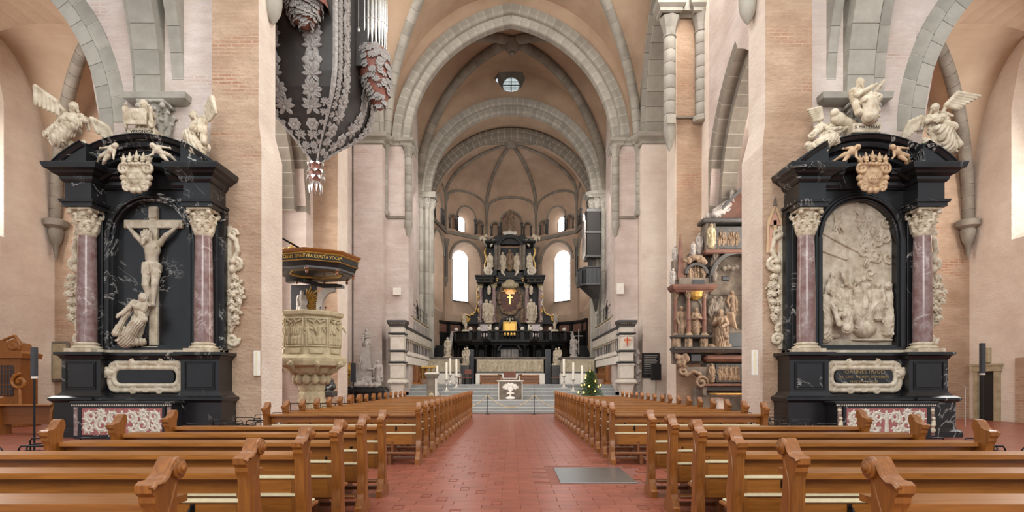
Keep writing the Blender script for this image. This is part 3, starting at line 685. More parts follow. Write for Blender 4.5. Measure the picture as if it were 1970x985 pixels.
    for cx, cy, zb, zt, r in ((b0+.14, 33.05, 10.9, 15.2, .21), (b1+.02, 32.86, 11.5, 15.2, .17)):
        n = 7
        for i in range(n):
            z0, z1 = zb+(zt-.65-zb)*i/n, zb+(zt-.65-zb)*(i+1)/n
            obj('drum', S(MB().lathe([(r*.96, z0+.006), (r, z0+.02), (r, z1-.02), (r*.96, z1-.006)], (cx, cy, 0), 16)), 'stone', pb, 40)
        obj('capital', S(MB().lathe([(r*1.05, zt-.65), (r*1.15, zt-.6), (r*1.0, zt-.56), (r*1.1, zt-.4), (r*1.6, zt-.12), (r*1.75, zt-.08), (r*1.75, zt)], (cx, cy, 0), 8)), 'stone', pb)
        if zb < 11: obj('corbel', S(MB().lathe([(.02, zb-1.0), (.1, zb-.85), (r*.9, zb-.45), (r*1.1, zb-.35), (r*1.15, zb-.08), (r*1.0, zb)], (cx, cy, 0), 14)), 'stone', pb, 40)
        else: obj('base', S(MB().lathe([(r*1.2, zb-.35), (r*1.6, zb-.28), (r*1.6, zb-.12), (r*1.2, zb)], (cx, cy, 0), 8)), 'stone', pb)
    obj('string_course', S(MB().box(b0+.3, b1-.1, 32.92, 33.05, 11.02, 11.16)), 'stone_dark', pb)
    # ---- aisle bay beyond the side altar
    x0, x1 = 12.73, 20.0
    o = struct(f'wall_{nm}_aisle_arch', S(arch_wall(12.75, 21, 0, 19, 16.4, 3.44, 9.5, 6.2, 2.76, 'XZ', 18.05, 18.9)), 'plaster', f'plastered wall above the aisle arch beside the {cn}', 'wall')
    ang = math.acos(2.76/6.2)
    cc = (19.16, 9.5) if sg > 0 else (-19.16, 9.5)
    a_0, a_1 = (PI-ang, PI) if sg > 0 else (0, ang)
    c2 = (13.64, 9.5) if sg > 0 else (-13.64, 9.5); b_0, b_1 = (0, ang) if sg > 0 else (PI-ang, PI)
    s1 = [(0, 17.98), (.42, 17.98), (.42, 18.95), (0, 18.95)]; s2 = [(.43, 17.98), (.85, 17.98), (.85, 18.4), (.43, 18.4)]
    arch('aisle_arch', f'grey ashlar arch across the aisle beside the {cn}', [(s1, cc, 6.2, a_0, a_1, 10), (s2, cc, 6.2, a_0+.04, a_1, 9), (s1, c2, 6.2, b_0, b_1, 10)], 'XZ')
    mb, zf = groin(12.0, 20.0, 18.9, 25.0, 8.6, 6.5, 6.5, 36)
    va = struct(f'ceiling_{nm}_aisle', S(mb), 'vault', f'brown plaster vault of the aisle bay behind the {cn}', 'vault')
    pts = []
    for i in range(21):
        t = 1-i/20*1.0; u = t; pts.append(((16.0+u*4.0-.12)*sg, 21.95+t*3.05-.12, zf(u, u)-.05))
    va_c = rib(va, pts, .24, 17, 'stone_dark')
    obj('rib_core', va_c, 'mortar', va)
    cb = thing('rib_corbel', f'weathered grey stone corbel under the aisle vault rib beside the {cn}', 'corbel', (19.72*sg, 24.72, 7.6), kind='structure')
    obj('corbel', MB().lathe([(.03, -.7), (.08, -.5), (.12, -.1), (.22, .1), (.3, .5), (.26, .62), (.46, .72), (.48, .95), (.36, 1.02)], n=10), 'stone_dark', cb, 40)
    # back wall and outer wall with its tall splayed window
    struct(f'wall_{nm}_aisle_back', S(MB().box(10.8, 20.3, 25, 25.6, 0, 16)), 'brickish', f'brick end wall of the aisle behind the {cn}', 'wall')
    yc, hf, sill, spr = (20.2 if sg > 0 else 19.8), 2.7, 7.3, 12.6
    us, lo, tp = [], [], []
    mb = MB(); n = 16
    us = [yc-hf+2*hf*i/n for i in range(n+1)]
    top = [spr+math.sqrt(max(hf*hf-(u-yc)**2, 0))*1.15 for u in us]
    wall_cols(us, top, [18]*len(us), 'YZ', 20.0, 20.02, mb, False); wall_cols(us, [0]*len(us), [sill]*len(us), 'YZ', 20.0, 20.02, mb, False)
    wall_cols([8, yc-hf], [0, 0], [18, 18], 'YZ', 20.0, 20.02, mb, False); wall_cols([yc+hf, 25.2], [0, 0], [18, 18], 'YZ', 20.0, 20.02, mb, False)
    out = [(yc-hf, sill), (yc+hf, sill)]+[(u, z) for u, z in zip(us[::-1], top[::-1])]
    h2 = hf*.55; inn = [(yc-h2, sill+1.2), (yc+h2, sill+1.2)]+[(yc+(u-yc)*.55, spr+(z-spr)*.55) for u, z in zip(us[::-1], top[::-1])]
    m_ = len(out); mb.add([(20.0, a, b) for a, b in out]+[(21.3, a, b) for a, b in inn], [(i, (i+1) % m_, m_+(i+1) % m_, m_+i) for i in range(m_)])
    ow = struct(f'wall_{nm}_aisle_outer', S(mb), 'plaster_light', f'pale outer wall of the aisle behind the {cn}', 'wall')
    wi = thing(f'window_{1 if sg < 0 else 2}', f'tall daylit window in the outer aisle wall behind the {cn}', 'window', (21.25*sg, yc, sill+1.2), kind='structure')
    obj('pane', MB().prism([(a-yc, b-sill-1.2) for a, b in inn], -.02, .02, lambda u, v, w: (w, u, v)), 'pane_aisle', wi)
side(-1, 'left'); side(1, 'right')
# big springers of the nave arcade that come forward from the altar piers, on their imposts
def springer(sg):
    cn = 'crucifix altar' if sg < 0 else 'nativity relief altar'
    xs = lambda px: abs(px-CX)/F*18
    e = [(270, 317, 0), (331, 354, .25), (257, 268, .2)] if sg < 0 else [(1622, 1672, 0), (1590, 1608, .25), (1680, 1700, .2)]
    core = MB(); r = 8.3; cy = 17.78-r
    o = thing('arcade_springer', f'grey ashlar arch springer rising above the {cn}', 'arch', (0, 0, 0), kind='structure')
    for a, b, rec in e:
        xa, xb = sorted((xs(a)*sg, xs(b)*sg))
        sec = [(rec, -xb), (rec+1.0, -xb), (rec+1.0, -xa), (rec, -xa)]
        stones(o, sec, (cy, 10.4), r, 0, .62, 7, 'YZ', 'stone')
        core.arcmould([(rec+.03, -xb+.01), (rec+1.0, -xb+.01), (rec+1.0, -xa-.01), (rec+.03, -xa-.01)], (cy, 10.4), r, 0, .62, 12, lambda u, y, z: (-y, u, z))
    obj('mortar_core', core, 'mortar', o)
    c = (302 if sg < 0 else 1655)
    xa, xb = sorted((xs(265 if sg < 0 else 1585)*sg, xs(355 if sg < 0 else 1690)*sg)); xc = xs(c)*sg
    im = thing('impost', f'moulded grey impost on a carved leaf capital above the {cn}', 'impost', (xc, 18, 9.2), kind='structure')
    obj('slab', MB().mould([(0, 0), (.1, .02), (.22, .12), (.24, .3), (.1, .36), (0, .36)], [(xa-xc, .2), (xa-xc, -.15), (xb-xc, -.15), (xb-xc, .2)], 1.05), 'stone', im, 30)
    obj('slab_core', MB().box(xa-xc, xb-xc, -.15, .2, 1.05, 1.41), 'stone', im)
    sculpt('capital', acanthus_capital(.42, .30, 1.0, 0, (.18 if sg < 0 else -.18, -.25)), .035, 'stone', im, .03)
springer(-1); springer(1)
# hanging stone pendants of the clerestory shafts, at the top of both rough pilasters
for sg, px in ((-1, 528), (1, 1436)):
    o = thing('shaft_pendant', 'rounded grey stone shaft end on the rough pilaster beside the ' + ('silver and black organ' if sg < 0 else 'nativity relief altar'), 'corbel', (X(px, 18.6), 18.5, Z(40, 18.5)), kind='structure')
    obj('shaft', MB().lathe([(.02, -.12), (.04, -.1), (.12, 0), (.24, .25), (.28, .5), (.28, 2.5)], n=18), 'stone', o, 40)
# ---------------------------------------------------------------- choir arch, choir bay, apse
AX = -.06
mb = arch_wall(-9.0, 9.0, 15.4, 26.5, AX, 5.75+.75, 15.4, 7.02+.75, 1.27, 'XZ', 33.05, 33.75, 36)
struct('wall_choir_arch', mb, 'vault', 'plaster wall above the great choir arch', 'wall')
ap = math.acos(1.27/7.02)
ords = []
for c, a, b in (((AX+1.27, 15.4), PI-ap, PI), ((AX-1.27, 15.4), 0, ap)):
    for sec, rm, n in ((round_sect(.60, 1.10, 32.9, 33.4), 7.85, 21), (round_sect(.14, .62, 33.2, 33.75), 7.38, 19)):
        q = math.acos(1.27/rm); ords.append((sec, c, 7.02, *((PI-q, PI) if a else (0, q)), n))
arch('choir_arch', 'great pointed grey stone arch opening into the choir', ords, 'XZ')
mb, zf = groin(-7.3, 7.3, 15, 33.05, 15.3, 8.7, 8.7, 48)
for sg in (-1, 1):
    g = [(24.02-9.02*math.cos(PI*i/40), 15.3+8.7*math.sin(PI*i/40)) for i in range(41)]; n_ = len(g)
    mb.add([(sg*7.3, y, z) for y, z in g]+[(sg*9.2, y, z) for y, z in g], [(i, i+1, n_+i+1, n_+i) for i in range(n_-1)])
va = struct('ceiling_nave', mb, 'vault', 'plaster rib vault of the nave in front of the choir arch', 'vault')
for sg in (-1, 1):
    for ysg in (1,):
        pts = [(sg*7.3*(1-t), 24.02+ysg*9.0*(1-t), zf(1-t, 1-t)-.08) for t in [i/24 for i in range(25)]]
        obj('rib_core', rib(va, pts, .27, 24), 'mortar', va)
struct('wall_nave_spandrel_left', MB().box(-9.6, -8.9, 28.75, 33.2, 15.2, 26), 'plaster', 'upper nave wall behind the hanging organ', 'wall')
struct('wall_nave_spandrel_right', MB().box(8.8, 9.6, 28.75, 33.2, 15.2, 26), 'plaster', 'upper nave wall above the black notice board', 'wall')
mb = MB(); 
for sg in (-1, 1): mb.box(sg*6.75, sg*7.4, 34.2, 41.6, 0, 24)
struct('wall_choir_sides', mb, 'plaster', 'plain side walls of the choir above the choir stalls', 'wall')
mb, zf2 = groin(-6.9, 6.9, 33.6, 41.6, 15.4, 8.8, 8.8, 40)
vc = struct('ceiling_choir', mb, 'vault', 'brown plaster rib vault of the choir bay', 'vault')
for sg in (-1, 1):
    for ysg in (1, -1):
        pts = [(sg*6.8*(1-t), 37.6+ysg*3.9*(1-t), zf2(1-t, 1-t)-.2) for t in [i/22 for i in range(23)]]
        obj('rib_core', rib(vc, pts, .32, 18, 'stone_dark'), 'mortar', vc)
bo = thing('vault_boss', 'carved keystone boss at the crown of the choir vault', 'boss', (0, 37.6, 23.65), kind='structure')
obj('keystone', MB().lathe([(.1, -.35), (.35, -.3), (.5, -.1), (.55, .3)], n=12), 'stone_dark', bo, 40); obj('pendant', MB().ball((0, 0, -.45), .18, 10), 'stone_dark', bo, 60)
# wall and double arch between choir bay and apse, with the round window
n = 44; us = [-7.2+14.4*i/n for i in range(n+1)]; AR = 5.72; OC = (AX, 23.65); orr = 1.0
lo = [15.4+math.sqrt(max((AR+.7)**2-(u-AX)**2, 0)) if abs(u-AX) < AR+.7 else 15.4 for u in us]
mb = MB(); hb = [OC[1]-math.sqrt(max(orr**2-(u-OC[0])**2, 0)) for u in us]; ht = [2*OC[1]-h for h in hb]
wall_cols(us, lo, hb, 'XZ', 41.5, 42.0, mb, False); wall_cols(us, ht, [26]*len(us), 'XZ', 41.5, 42.0, mb, False)
ws = struct('wall_apse_arch', mb, 'vault', 'plaster wall with a round window above the inner choir arch', 'wall')
rv = [(OC[0]+orr*math.cos(a), OC[1]+orr*math.sin(a)) for a in [2*PI*i/32 for i in range(32)]]; ri = [(OC[0]+.6*math.cos(a), OC[1]+.6*math.sin(a)) for a in [2*PI*i/32 for i in range(32)]]
obj('reveal', MB().add([(a, 41.5, b) for a, b in rv]+[(a, 42.6, b) for a, b in ri], [(i, (i+1) % 32, 32+(i+1) % 32, 32+i) for i in range(32)]), 'stone_dark', ws)
ow = thing('window_3', 'small round leaded window high above the inner choir arch', 'window', (OC[0], 42.55, OC[1]), kind='structure')
for qa in range(4):
    obj('pane', MB().prism([(0, 0)]+[(.6*math.cos(a), .6*math.sin(a)) for a in [PI/2*qa+PI/2*i/8 for i in range(9)]], 0, .03), 'pane_dim', ow)
obj('glazing_bar', MB().box(-.035, .035, -.06, 0, -.6, .6).box(-.6, .6, -.06, 0, -.035, .035), 'iron', ow)
gb = MB()
for i in range(-5, 6):
    h = math.sqrt(.36-(i*.105)**2); gb.box(i*.105-.006, i*.105+.006, -.03, 0, -h, h).box(-h, h, -.03, 0, i*.105-.006, i*.105+.006)
obj('lead', gb, 'lead', ow, kind='stuff')
arch('apse_arch', 'round grey stone double arch between the choir bay and the apse', [(round_sect(.55, 1.05, 41.3, 41.9), (AX, 15.4), AR, 0, PI, 46), (round_sect(.10, .57, 41.55, 42.1), (AX, 15.4), AR, 0, PI, 40)], 'XZ')
mb = MB().arcmould([(0, 41.95), (0, 46.2), (.3, 46.2), (.3, 42.0)], (AX, 14.8), 7.2, 0, PI, 40)
struct('ceiling_apse_barrel', mb, 'vault', 'shallow plaster barrel vault in front of the apse', 'vault')
arch('inner_apse_arch', 'dark grey round arch framing the apse vault', [(round_sect(.45, .78, 45.6, 46.2), (AX, 14.6), 6.5, 0, PI, 44), (round_sect(.1, .47, 45.8, 46.4), (AX, 14.6), 6.5, 0, PI, 40)], 'XZ', 'stone_dark')
mb = MB()
for sg in (-1, 1): mb.box(sg*6.75, sg*7.6, 42.0, 46.8, 0, 15.6)
struct('wall_apse_bay', mb, 'plaster', 'plain side walls of the short bay before the apse', 'wall')
for sg in (-1, 1):
    pr = thing('clustered_pier', 'cluster of tall grey shafts with leaf capitals at the north side of the choir' if sg < 0 else 'cluster of tall grey shafts with leaf capitals beside the small choir organ', 'pier', (sg*6.4, 42, 0), kind='structure')
    obj('core', MB().box(-.5 if sg > 0 else -.35, .35 if sg > 0 else .5, -.25, .6, 0, 14.6), 'stone', pr)
    for x, y in ((-.52*sg, -.05), (-.2*sg, -.3), (.22*sg, -.42)):
        for i in range(9): obj('drum', MB().lathe([(.165, 1.6*i+.006), (.17, 1.6*i+.02), (.17, 1.6*i+1.58), (.165, 1.6*i+1.594)], (x, y, 0), 12), 'stone', pr, 40)
        sculpt('capital', acanthus_capital(.26, .19, .75, 14.35, (x, y)), .035, 'stone', pr, .02)
    obj('impost', MB().mould([(0, 0), (.05, .1), (.16, .2), (.18, .42), (0, .42)], [(-.85*sg, .6), (-.85*sg, -.3), (-.5*sg, -.62), (.65*sg, -.72)][::(1 if sg < 0 else 1)], 15.0).box(-.85, .85, -.6, .6, 15.0, 15.4), 'stone', pr)
n = 40; us = [-7.4+14.8*i/n for i in range(n+1)]
struct('wall_apse_vault', wall_cols(us, [14.6+math.sqrt(max(6.62**2-(u-AX)**2, 0)) for u in us], [24]*len(us), 'XZ', 46.3, 46.9), 'vault', 'plaster wall closing above the dark inner apse arch', 'wall')
AC = (AX, 46.9); AR2 = 6.6; VA = [math.radians(a) for a in (-102.5, -61.5, -20.5, 20.5, 61.5, 102.5)]
def ap_pt(th, k=1.0): return (AC[0]+AR2*k*math.sin(th), AC[1]+AR2*k*math.cos(th))
zs_r, Hd = 17.9, 3.3
# apse vault: shallow ribbed cells rising to one keystone
mb = MB()
for f in range(5):
    A, B = Vector(ap_pt(VA[f])), Vector(ap_pt(VA[f+1])); nu, nv = 12, 12; vs = []
    for j in range(nv+1):
        ph = PI/2*j/nv
        for i in range(nu+1):
            t = i/nu; p = A.lerp(B, t); q = Vector(AC).lerp(p, math.cos(ph)); lun = 1.15*math.sqrt(max(1-(2*t-1)**2, 0))
            vs.append((q.x, q.y, zs_r+Hd*math.sin(ph)+lun*(1-math.sin(ph))*1.0))
    mb.add(vs, [(j*(nu+1)+i, j*(nu+1)+i+1, (j+1)*(nu+1)+i+1, (j+1)*(nu+1)+i) for j in range(nv) for i in range(nu)])
av = struct('ceiling_apse', mb, 'apse', 'ribbed plaster half dome of the apse', 'vault')
for th in VA:
    pts = []
    for i in range(15):
        ph = PI/2*i/14; x, y = ap_pt(th, math.cos(ph)); pts.append((x, y, zs_r+Hd*math.sin(ph)-.06))
    obj('rib_core', rib(av, pts, .14, 12, 'stone_dark'), 'mortar', av)
kb = thing('apse_keystone', 'dark keystone where the apse ribs meet', 'boss', (AC[0], AC[1], zs_r+Hd-.15), kind='structure')
obj('keystone', MB().lathe([(.2, -.25), (.42, -.15), (.45, .15)], n=12), 'stone_dark', kb, 40)
# apse walls: five facets, each with a tall splayed window below and a small arcade above
FW = 2*AR2*math.sin(math.radians(20.5))
def facet(k):
    thm = (VA[k]+VA[k+1])/2; ap_ = AR2*math.cos(math.radians(20.5))
    o = Vector((AC[0]+ap_*math.sin(thm), AC[1]+ap_*math.cos(thm), 0))
    tx = Vector((math.cos(thm), -math.sin(thm), 0)); nx = Vector((math.sin(thm), math.cos(thm), 0))
    side_ = {0: 'far north', 1: 'north-east', 2: 'middle', 3: 'south-east', 4: 'far south'}[k]
    return o, tx, nx, side_
PANES = {}
for k in range(5):
    o, tx, nx, sd = facet(k)
    P = lambda u, d, z: tuple(o+tx*u+nx*d+Vector((0, 0, z)))
    mb = MB(); hw = FW/2; n = 48; us = [-hw+FW*i/n for i in range(n+1)]
    mid = k == 2
    lun = [zs_r+1.15*math.sqrt(max(1-(u/hw)**2, 0)) for u in us]
    # openings: (centre, half width, sill, springing)
    low = None if mid else (0, 1.62, 7.6, 12.5)
    ups = [(0, .95 if not mid else .95, 15.05, 16.4), (-1.5, .32, 15.15, 16.05), (1.5, .32, 15.15, 16.05)]
    def edge(op, u):
        c, h, s, sp = op
        if abs(u-c) >= h: return None
        return s, sp+math.sqrt(max(h*h-(u-c)**2, 0))
    us = sorted(set(us+[c+h*q for (c, h, s, sp) in ups+([low] if low else []) for q in (-.9999, -.92, -.75, .75, .92, .9999)]))
    lun = [zs_r+1.15*math.sqrt(max(1-(u/hw)**2, 0)) for u in us]
    def strip(i0, za, zb):
        mb.add([P(us[i0], 0, za[0]), P(us[i0+1], 0, za[1]), P(us[i0+1], 0, zb[1]), P(us[i0], 0, zb[0])], [(0, 1, 2, 3)])
    for i in range(len(us)-1):
        um = (us[i]+us[i+1])/2; z = (0, 0)
        for op in ([low] if low else [])+[q for q in ups if abs(um-q[0]) < q[1]]:
            if abs(um-op[0]) < op[1]:
                e0 = edge(op, us[i]) or (op[2], op[3]); e1 = edge(op, us[i+1]) or (op[2], op[3])
                strip(i, z, (e0[0], e1[0])); z = (e0[1], e1[1])
        strip(i, z, (lun[i]+.25, lun[i+1]+.25))
    def outline(c, h, s, sp, m=14): return [(c-h, s), (c+h, s)]+[(c+h*math.cos(PI*i/m), sp+h*math.sin(PI*i/m)) for i in range(m+1)]
    def splay(o1, o2, d, d0=0): 
        q = len(o1); mb.add([P(a, d0, b) for a, b in o1]+[P(a, d, b) for a, b in o2], [(i, (i+1) % q, q+(i+1) % q, q+i) for i in range(q)])
    if low: splay(outline(*low), outline(0, .86, 9.0, 12.75), .95)
    for j, op in enumerate(ups):
        c, h, s, sp = op
        if j == 0 and not mid: splay(outline(*op), outline(0, .42, 15.35, 16.25), .9)
        else:
            o1 = outline(*op); splay(o1, o1, .5); mb.add([P(a, .5, b) for a, b in o1], [tuple(range(len(o1)))])
    wl = struct('wall_apse_%s' % sd.replace('-', '_').replace(' ', '_'), mb, 'apse', f'plastered {sd} wall of the apse', 'wall')
    # mouldings
    ring = MB()
    mm = lambda u, y, z: P(u, y, z)
    if low: ring.arcmould([(0, -.12), (.16, -.12), (.16, .05), (0, .05)], (0, 12.5), 1.75, 0, PI, 22, mm)
    obj('string_course', MB().prism([(-hw, 14.62), (hw, 14.62), (hw, 14.9), (-hw, 14.9)], -.16, .02, lambda u, v, w: P(u, w, v)), 'stone_dark', wl)
    for c, h, s, sp in ups: ring.arcmould([(0, -.1), (.12, -.1), (.12, .05), (0, .05)], (c, sp), h+.02, 0, PI, 16, mm)
    ring.tube([P(hw*.97*math.cos(PI*i/20), -.04, zs_r-.25+1.1*math.sin(PI*i/20)) for i in range(21)], .11, 6)
    obj('arch_moulding', ring, 'stone_dark', wl)
    for c, h, s, sp in ups:
        for q in (-1, 1): obj('colonnette', MB().merge(MB().lathe([(.11, 0), (.11, .1), (.075, .14), (.075, sp-s-.22), (.10, sp-s-.16), (.14, sp-s)], n=8), lambda x, y, z: P(c+q*(h+.02)+x, y-.02, s+z)), 'screen_dark', wl, 40)
    # corner shaft between facets, down to a pointed corbel
    if k < 4:
        x, y = ap_pt(VA[k+1], .985)
        obj('corner_shaft', MB().lathe([(.02, 9.9), (.1, 10.2), (.2, 10.5), (.2, 10.7), (.16, 10.8)], (x, y, 0), 10).lathe([(.16, 13.4), (.22, 13.6), (.3, 13.9), (.3, 14.1)], (x, y, 0), 10).lathe([(.1, 14.6), (.1, 17.2), (.2, 17.6), (.24, 17.9)], (x, y, 0), 10), 'stone_dark', wl, 40)
        obj('black_shaft', MB().lathe([(.15, 10.8), (.15, 13.4)], (x, y, 0), 10), 'screen_dark', wl, 40)
    if mid: continue
    # the two windows of the facet: panes in leading
    for wn, (h, s, sp, nc, nr, d) in enumerate(((.86, 9.0, 12.75, 3, 7, .92), (.42, 15.35, 16.25, 1, 2, .86))):
        wd = thing('window_%d' % (4+2*(k if k < 2 else k-1)+wn), ('tall round-headed apse window of clear leaded glass, %s wall' % sd) if wn == 0 else ('small round-headed clerestory window of the apse, %s wall' % sd), 'window', P(0, d, s), math.atan2(tx.y, tx.x), kind='structure')
        top = lambda u: sp-s+math.sqrt(max(h*h-u*u, 0))
        rows = [(sp-s+h)*i/nr for i in range(nr+1)]
        for i in range(nc):
            for j in range(nr):
                u0, u1 = -h+2*h*i/nc+.01, -h+2*h*(i+1)/nc-.01; z0, z1 = rows[j]+.01, rows[j+1]-.01
                pp = [(u0, z0), (u1, z0)]+[(u, max(z0+.001, min(z1, top(u)))) for u in [u1+(u0-u1)*q/5 for q in range(6)]]
                obj('pane', MB().prism(pp, 0, .012), 'pane', wd)
        ld = MB()
        for i in range(nc+1):
            u = -h+2*h*i/nc; ld.box(u-.014, u+.014, -.03, .03, 0, max(top(u), .05)) if abs(u) < h-.01 else ld.box(u-.014, u+.014, -.03, .03, 0, sp-s)
        for z in rows[:-1]:
            hh = h if z <= sp-s else math.sqrt(max(h*h-(z-sp+s)**2, 0)); ld.box(-hh, hh, -.03, .03, z-.014, z+.014)
        obj('lead_came', ld, 'lead', wd)
        if wn == 0: obj('sill', MB().box(-h, h, -.1, .02, -.06, 0), 'screen_dark', wd)
# upper right pier: responds with cornice and colonnettes above the epitaph
o = thing('vault_respond', 'tall brown wall panel between two grey colonnettes under a moulded cornice', 'respond', (8.4, 27.1, 14.0), kind='structure')
for cx, zb, zt in ((-.95, 13.6, 18.75), (.55, 14.2, 19.0)):
    n = 7
    for i in range(n): obj('drum', MB().lathe([(.27, zb-14+(zt-.9-zb)*i/n+.01), (.28, zb-14+(zt-.9-zb)*i/n+.03), (.28, zb-14+(zt-.9-zb)*(i+1)/n-.03), (.27, zb-14+(zt-.9-zb)*(i+1)/n-.01)], (cx, -.05, 0), 16), 'stone', o, 40)
    obj('capital', MB().lathe([(.3, zt-14.9), (.33, zt-14.85), (.28, zt-14.8), (.32, zt-14.5), (.46, zt-14.1), (.5, zt-14)], (cx, -.05, 0), 8), 'stone', o)
    if cx < 0: obj('corbel', MB().lathe([(.02, zb-15.1), (.12, zb-14.9), (.27, zb-14.3), (.29, zb-14)], (cx, -.05, 0), 14).box(cx-.2, cx+.2, -.4, -.3, zb-13.9, zb-13.5), 'stone', o, 40)
    else: obj('base', MB().lathe([(.3, zb-14.35), (.4, zb-14.3), (.4, zb-14.12), (.28, zb-14)], (cx, -.05, 0), 8), 'stone', o)
obj('cornice', MB().mould([(0, 0), (.1, .06), (.1, .2), (.24, .34), (.26, .6), (0, .6)], [(-1.4, .3), (-1.4, -.4), (-.55, -.4), (-.55, 0), (.15, 0), (.15, -.4), (1.0, -.4), (1.0, .3)], 4.85).box(-1.4, 1.0, -.35, .3, 5.0, 5.55), 'stone', o)
for i in range(5): obj('ashlar', MB().cbox(-1.3, -.6, -.3, .2, 5.6+i*.8, 6.38+i*.8, .03), 'stone', o); obj('ashlar', MB().cbox(.2, .9, -.3, .2, 5.6+i*.8, 6.38+i*.8, .03), 'stone', o)
obj('string', MB().box(-.6, .3, -.06, .1, .1, .2), 'stone_dark', o)

wn = thing('window_15', 'slanted sliver of a clerestory window high on the nave wall above the epitaph', 'window', (8.98, 25.0, 17.9), kind='structure')
obj('pane', MB().prism([(-1.5, .6), (.5, 2.6), (.5, 6), (-1.5, 6)], -.02, .02, lambda u, v, w: (.02+w, u, v)), 'pane_aisle', wn)
obj('sill', MB().prism([(-1.9, -.1), (.9, 2.7), (.9, 3.0), (-1.9, .2)], -.12, .08, lambda u, v, w: (w, u, v)), 'stone_dark', wn); obj('sill_step', MB().prism([(-1.7, .28), (.7, 2.68), (.7, 2.86), (-1.7, .46)], -.06, .08, lambda u, v, w: (w, u, v)), 'mortar', wn)

# ================================================================ PEWS, CHAIRS, SPEAKERS
def pew_end_profile():
    """(y, z): rear lip towards the entrance, scroll towards the altar, S-curved uprights, foot"""
    return [(a*(.56 if b > .16 else 1)*(1 if b > .16 else .9), b) for a, b in [(-.30,0),(-.30,.09),(-.24,.11),(-.225,.15),(-.25,.24),(-.255,.34),(-.20,.43),(-.185,.5),(-.235,.62),(-.255,.74),(-.25,.86),(-.275,.95),(-.33,.99),(-.335,1.02),(-.385,1.045),(-.39,1.085),
            (-.34,1.10),(-.24,1.10),(-.16,1.125),(-.10,1.17),(-.05,1.20),(0,1.205),(.035,1.19),(.06,1.15),(.055,1.11),(.02,1.08),(0,1.03),(.0,.92),(.03,.78),(.09,.66),(.10,.58),(.07,.50),(.08,.34),(.13,.2),(.14,.12),(.20,.10),(.21,0)]]
def pew_end(xc, t, out):
    """panel about 9 cm thick; out = +1 if its carved face looks to +x"""
    pr = pew_end_profile(); mb = MB()
    mb.prism(pr, xc-t/2, xc+t/2, lambda u, v, w: (w, u, v)); return mb
def face_trim(xc, t, out):
    mb = MB(); x = xc+out*t/2
    top = [(-.218,1.07),(-.19,1.09),(-.134,1.09),(-.09,1.115),(-.056,1.16),(-.028,1.19),(0,1.195)]
    for a, b in zip(top, top[1:]):
        pass
    mb.tube([(x, a, b-.004) for a, b in top], .016, 6)
    mb.tube([(x, a, b) for a, b in [(-.02,1.06),(-.045,1.0),(-.08,.93),(-.10,.80),(-.095,.62),(-.075,.45),(-.10,.3),(-.09,.16)]], .009, 5)
    return mb
def scroll(xc, t, out):
    mb = MB(); x = xc+out*t/2
    for r, h in ((.058, .024), (.040, .036), (.020, .048)):
        mb.merge(MB().lathe([(r, 0), (r, h-.006), (r-.008, h)], n=16), lambda a, b, c: (x+out*c, .0+a, 1.14+b))
    return mb
PX0, PX1 = 1.79, 4.86
def make_pew(sg):
    t = thing('pew', '-', 'pew', (0, 0, 0), 0, None)
    PX0, PX1 = (1.79, 4.86) if sg < 0 else (1.92, 5.0)
    L = lambda a: a*sg
    for xc, out in ((PX0+.045, -1), (PX1-.045, 1)):
        e = obj('pew_end', pew_end(L(xc), .085, out*sg), 'oak_v', t, 30)
        obj('scroll', scroll(L(xc), .085, out*sg), 'oak_v', e, 40); obj('trim', face_trim(L(xc), .085, out*sg), 'oak_v', e, 60)
    a, b = PX0+.09, PX1-.09
    led = MB().prism([(L(a-.03), -.05), (L(a+.03), -.09), (L(b-.03), -.09), (L(b+.03), -.05), (L(b+.03), .2), (L(a-.03), .2)], .925, .965, lambda u, v, w: (u, v, w))
    obj('book_ledge', led, 'oak', t)
    obj('top_rail', MB().cbox(L(a), L(b), .04, .075, .80, .925, .004), 'oak', t)
    obj('upper_board', MB().cbox(L(a), L(b), .06, .085, .60, .735, .003), 'oak', t)
    obj('lower_board', MB().cbox(L(a), L(b), .06, .085, .36, .575, .003), 'oak', t)
    for i in range(3):
        x = a+.28+(b-a-.56)*i/2
        obj('stile', MB().cbox(L(x-.30 if i == 0 else x+.22), L(x-.18 if i == 0 else x+.34), .045, .09, .36, .93, .004) if i != 1 else MB().cbox(L(x-.06), L(x+.06), .045, .09, .36, .93, .004), 'oak_v', t)
    for z in (.735, .575): obj('felt_strip', MB().cbox(L(a), L(b), .03, .085, z, z+.028, .006), 'pad', t)
    for x in (a+.42, (a+b)/2-.3, (a+b)/2+.3, b-.42):
        obj('bag_hook', MB().tube([(L(x), .058, .70), (L(x), .02, .695), (L(x), .0, .665), (L(x), .02, .635), (L(x), .04, .65)], .009, 6).box(L(x)-.016, L(x)+.016, .05, .062, .65, .72), 'iron', t)
    obj('seat', MB().cbox(L(a), L(b), .1, .48, .42, .455, .008), 'oak', t)
    obj('seat_cushion', MB().cbox(L(a+.03), L(b-.03), .12, .47, .455, .475, .008), 'pad', t)
    obj('kneeler', MB().cbox(L(a), L(b), -.22, -.08, .20, .235, .006), 'oak_dark', t)
    obj('foot_rail', MB().cbox(L(a), L(b), -.06, .0, .08, .13, .006), 'oak_dark', t)
    for x in (a+.5, (a+b)/2, b-.5): obj('bracket', MB().cbox(L(x-.03), L(x+.03), -.20, .3, .0, .20, .005).cbox(L(x-.025), L(x+.025), .05, .38, .2, .42, .005), 'oak_dark', t)
    return t
near_y = [3.06, 4.06, 5.08, 6.08, 7.06, 8.14]; far_y = [11.3+.962*i for i in range(16)]
ordn = ['first', 'second', 'third', 'fourth', 'fifth', 'sixth', 'seventh', 'eighth', 'ninth', 'tenth', 'eleventh', 'twelfth', 'thirteenth', 'fourteenth', 'fifteenth', 'sixteenth']
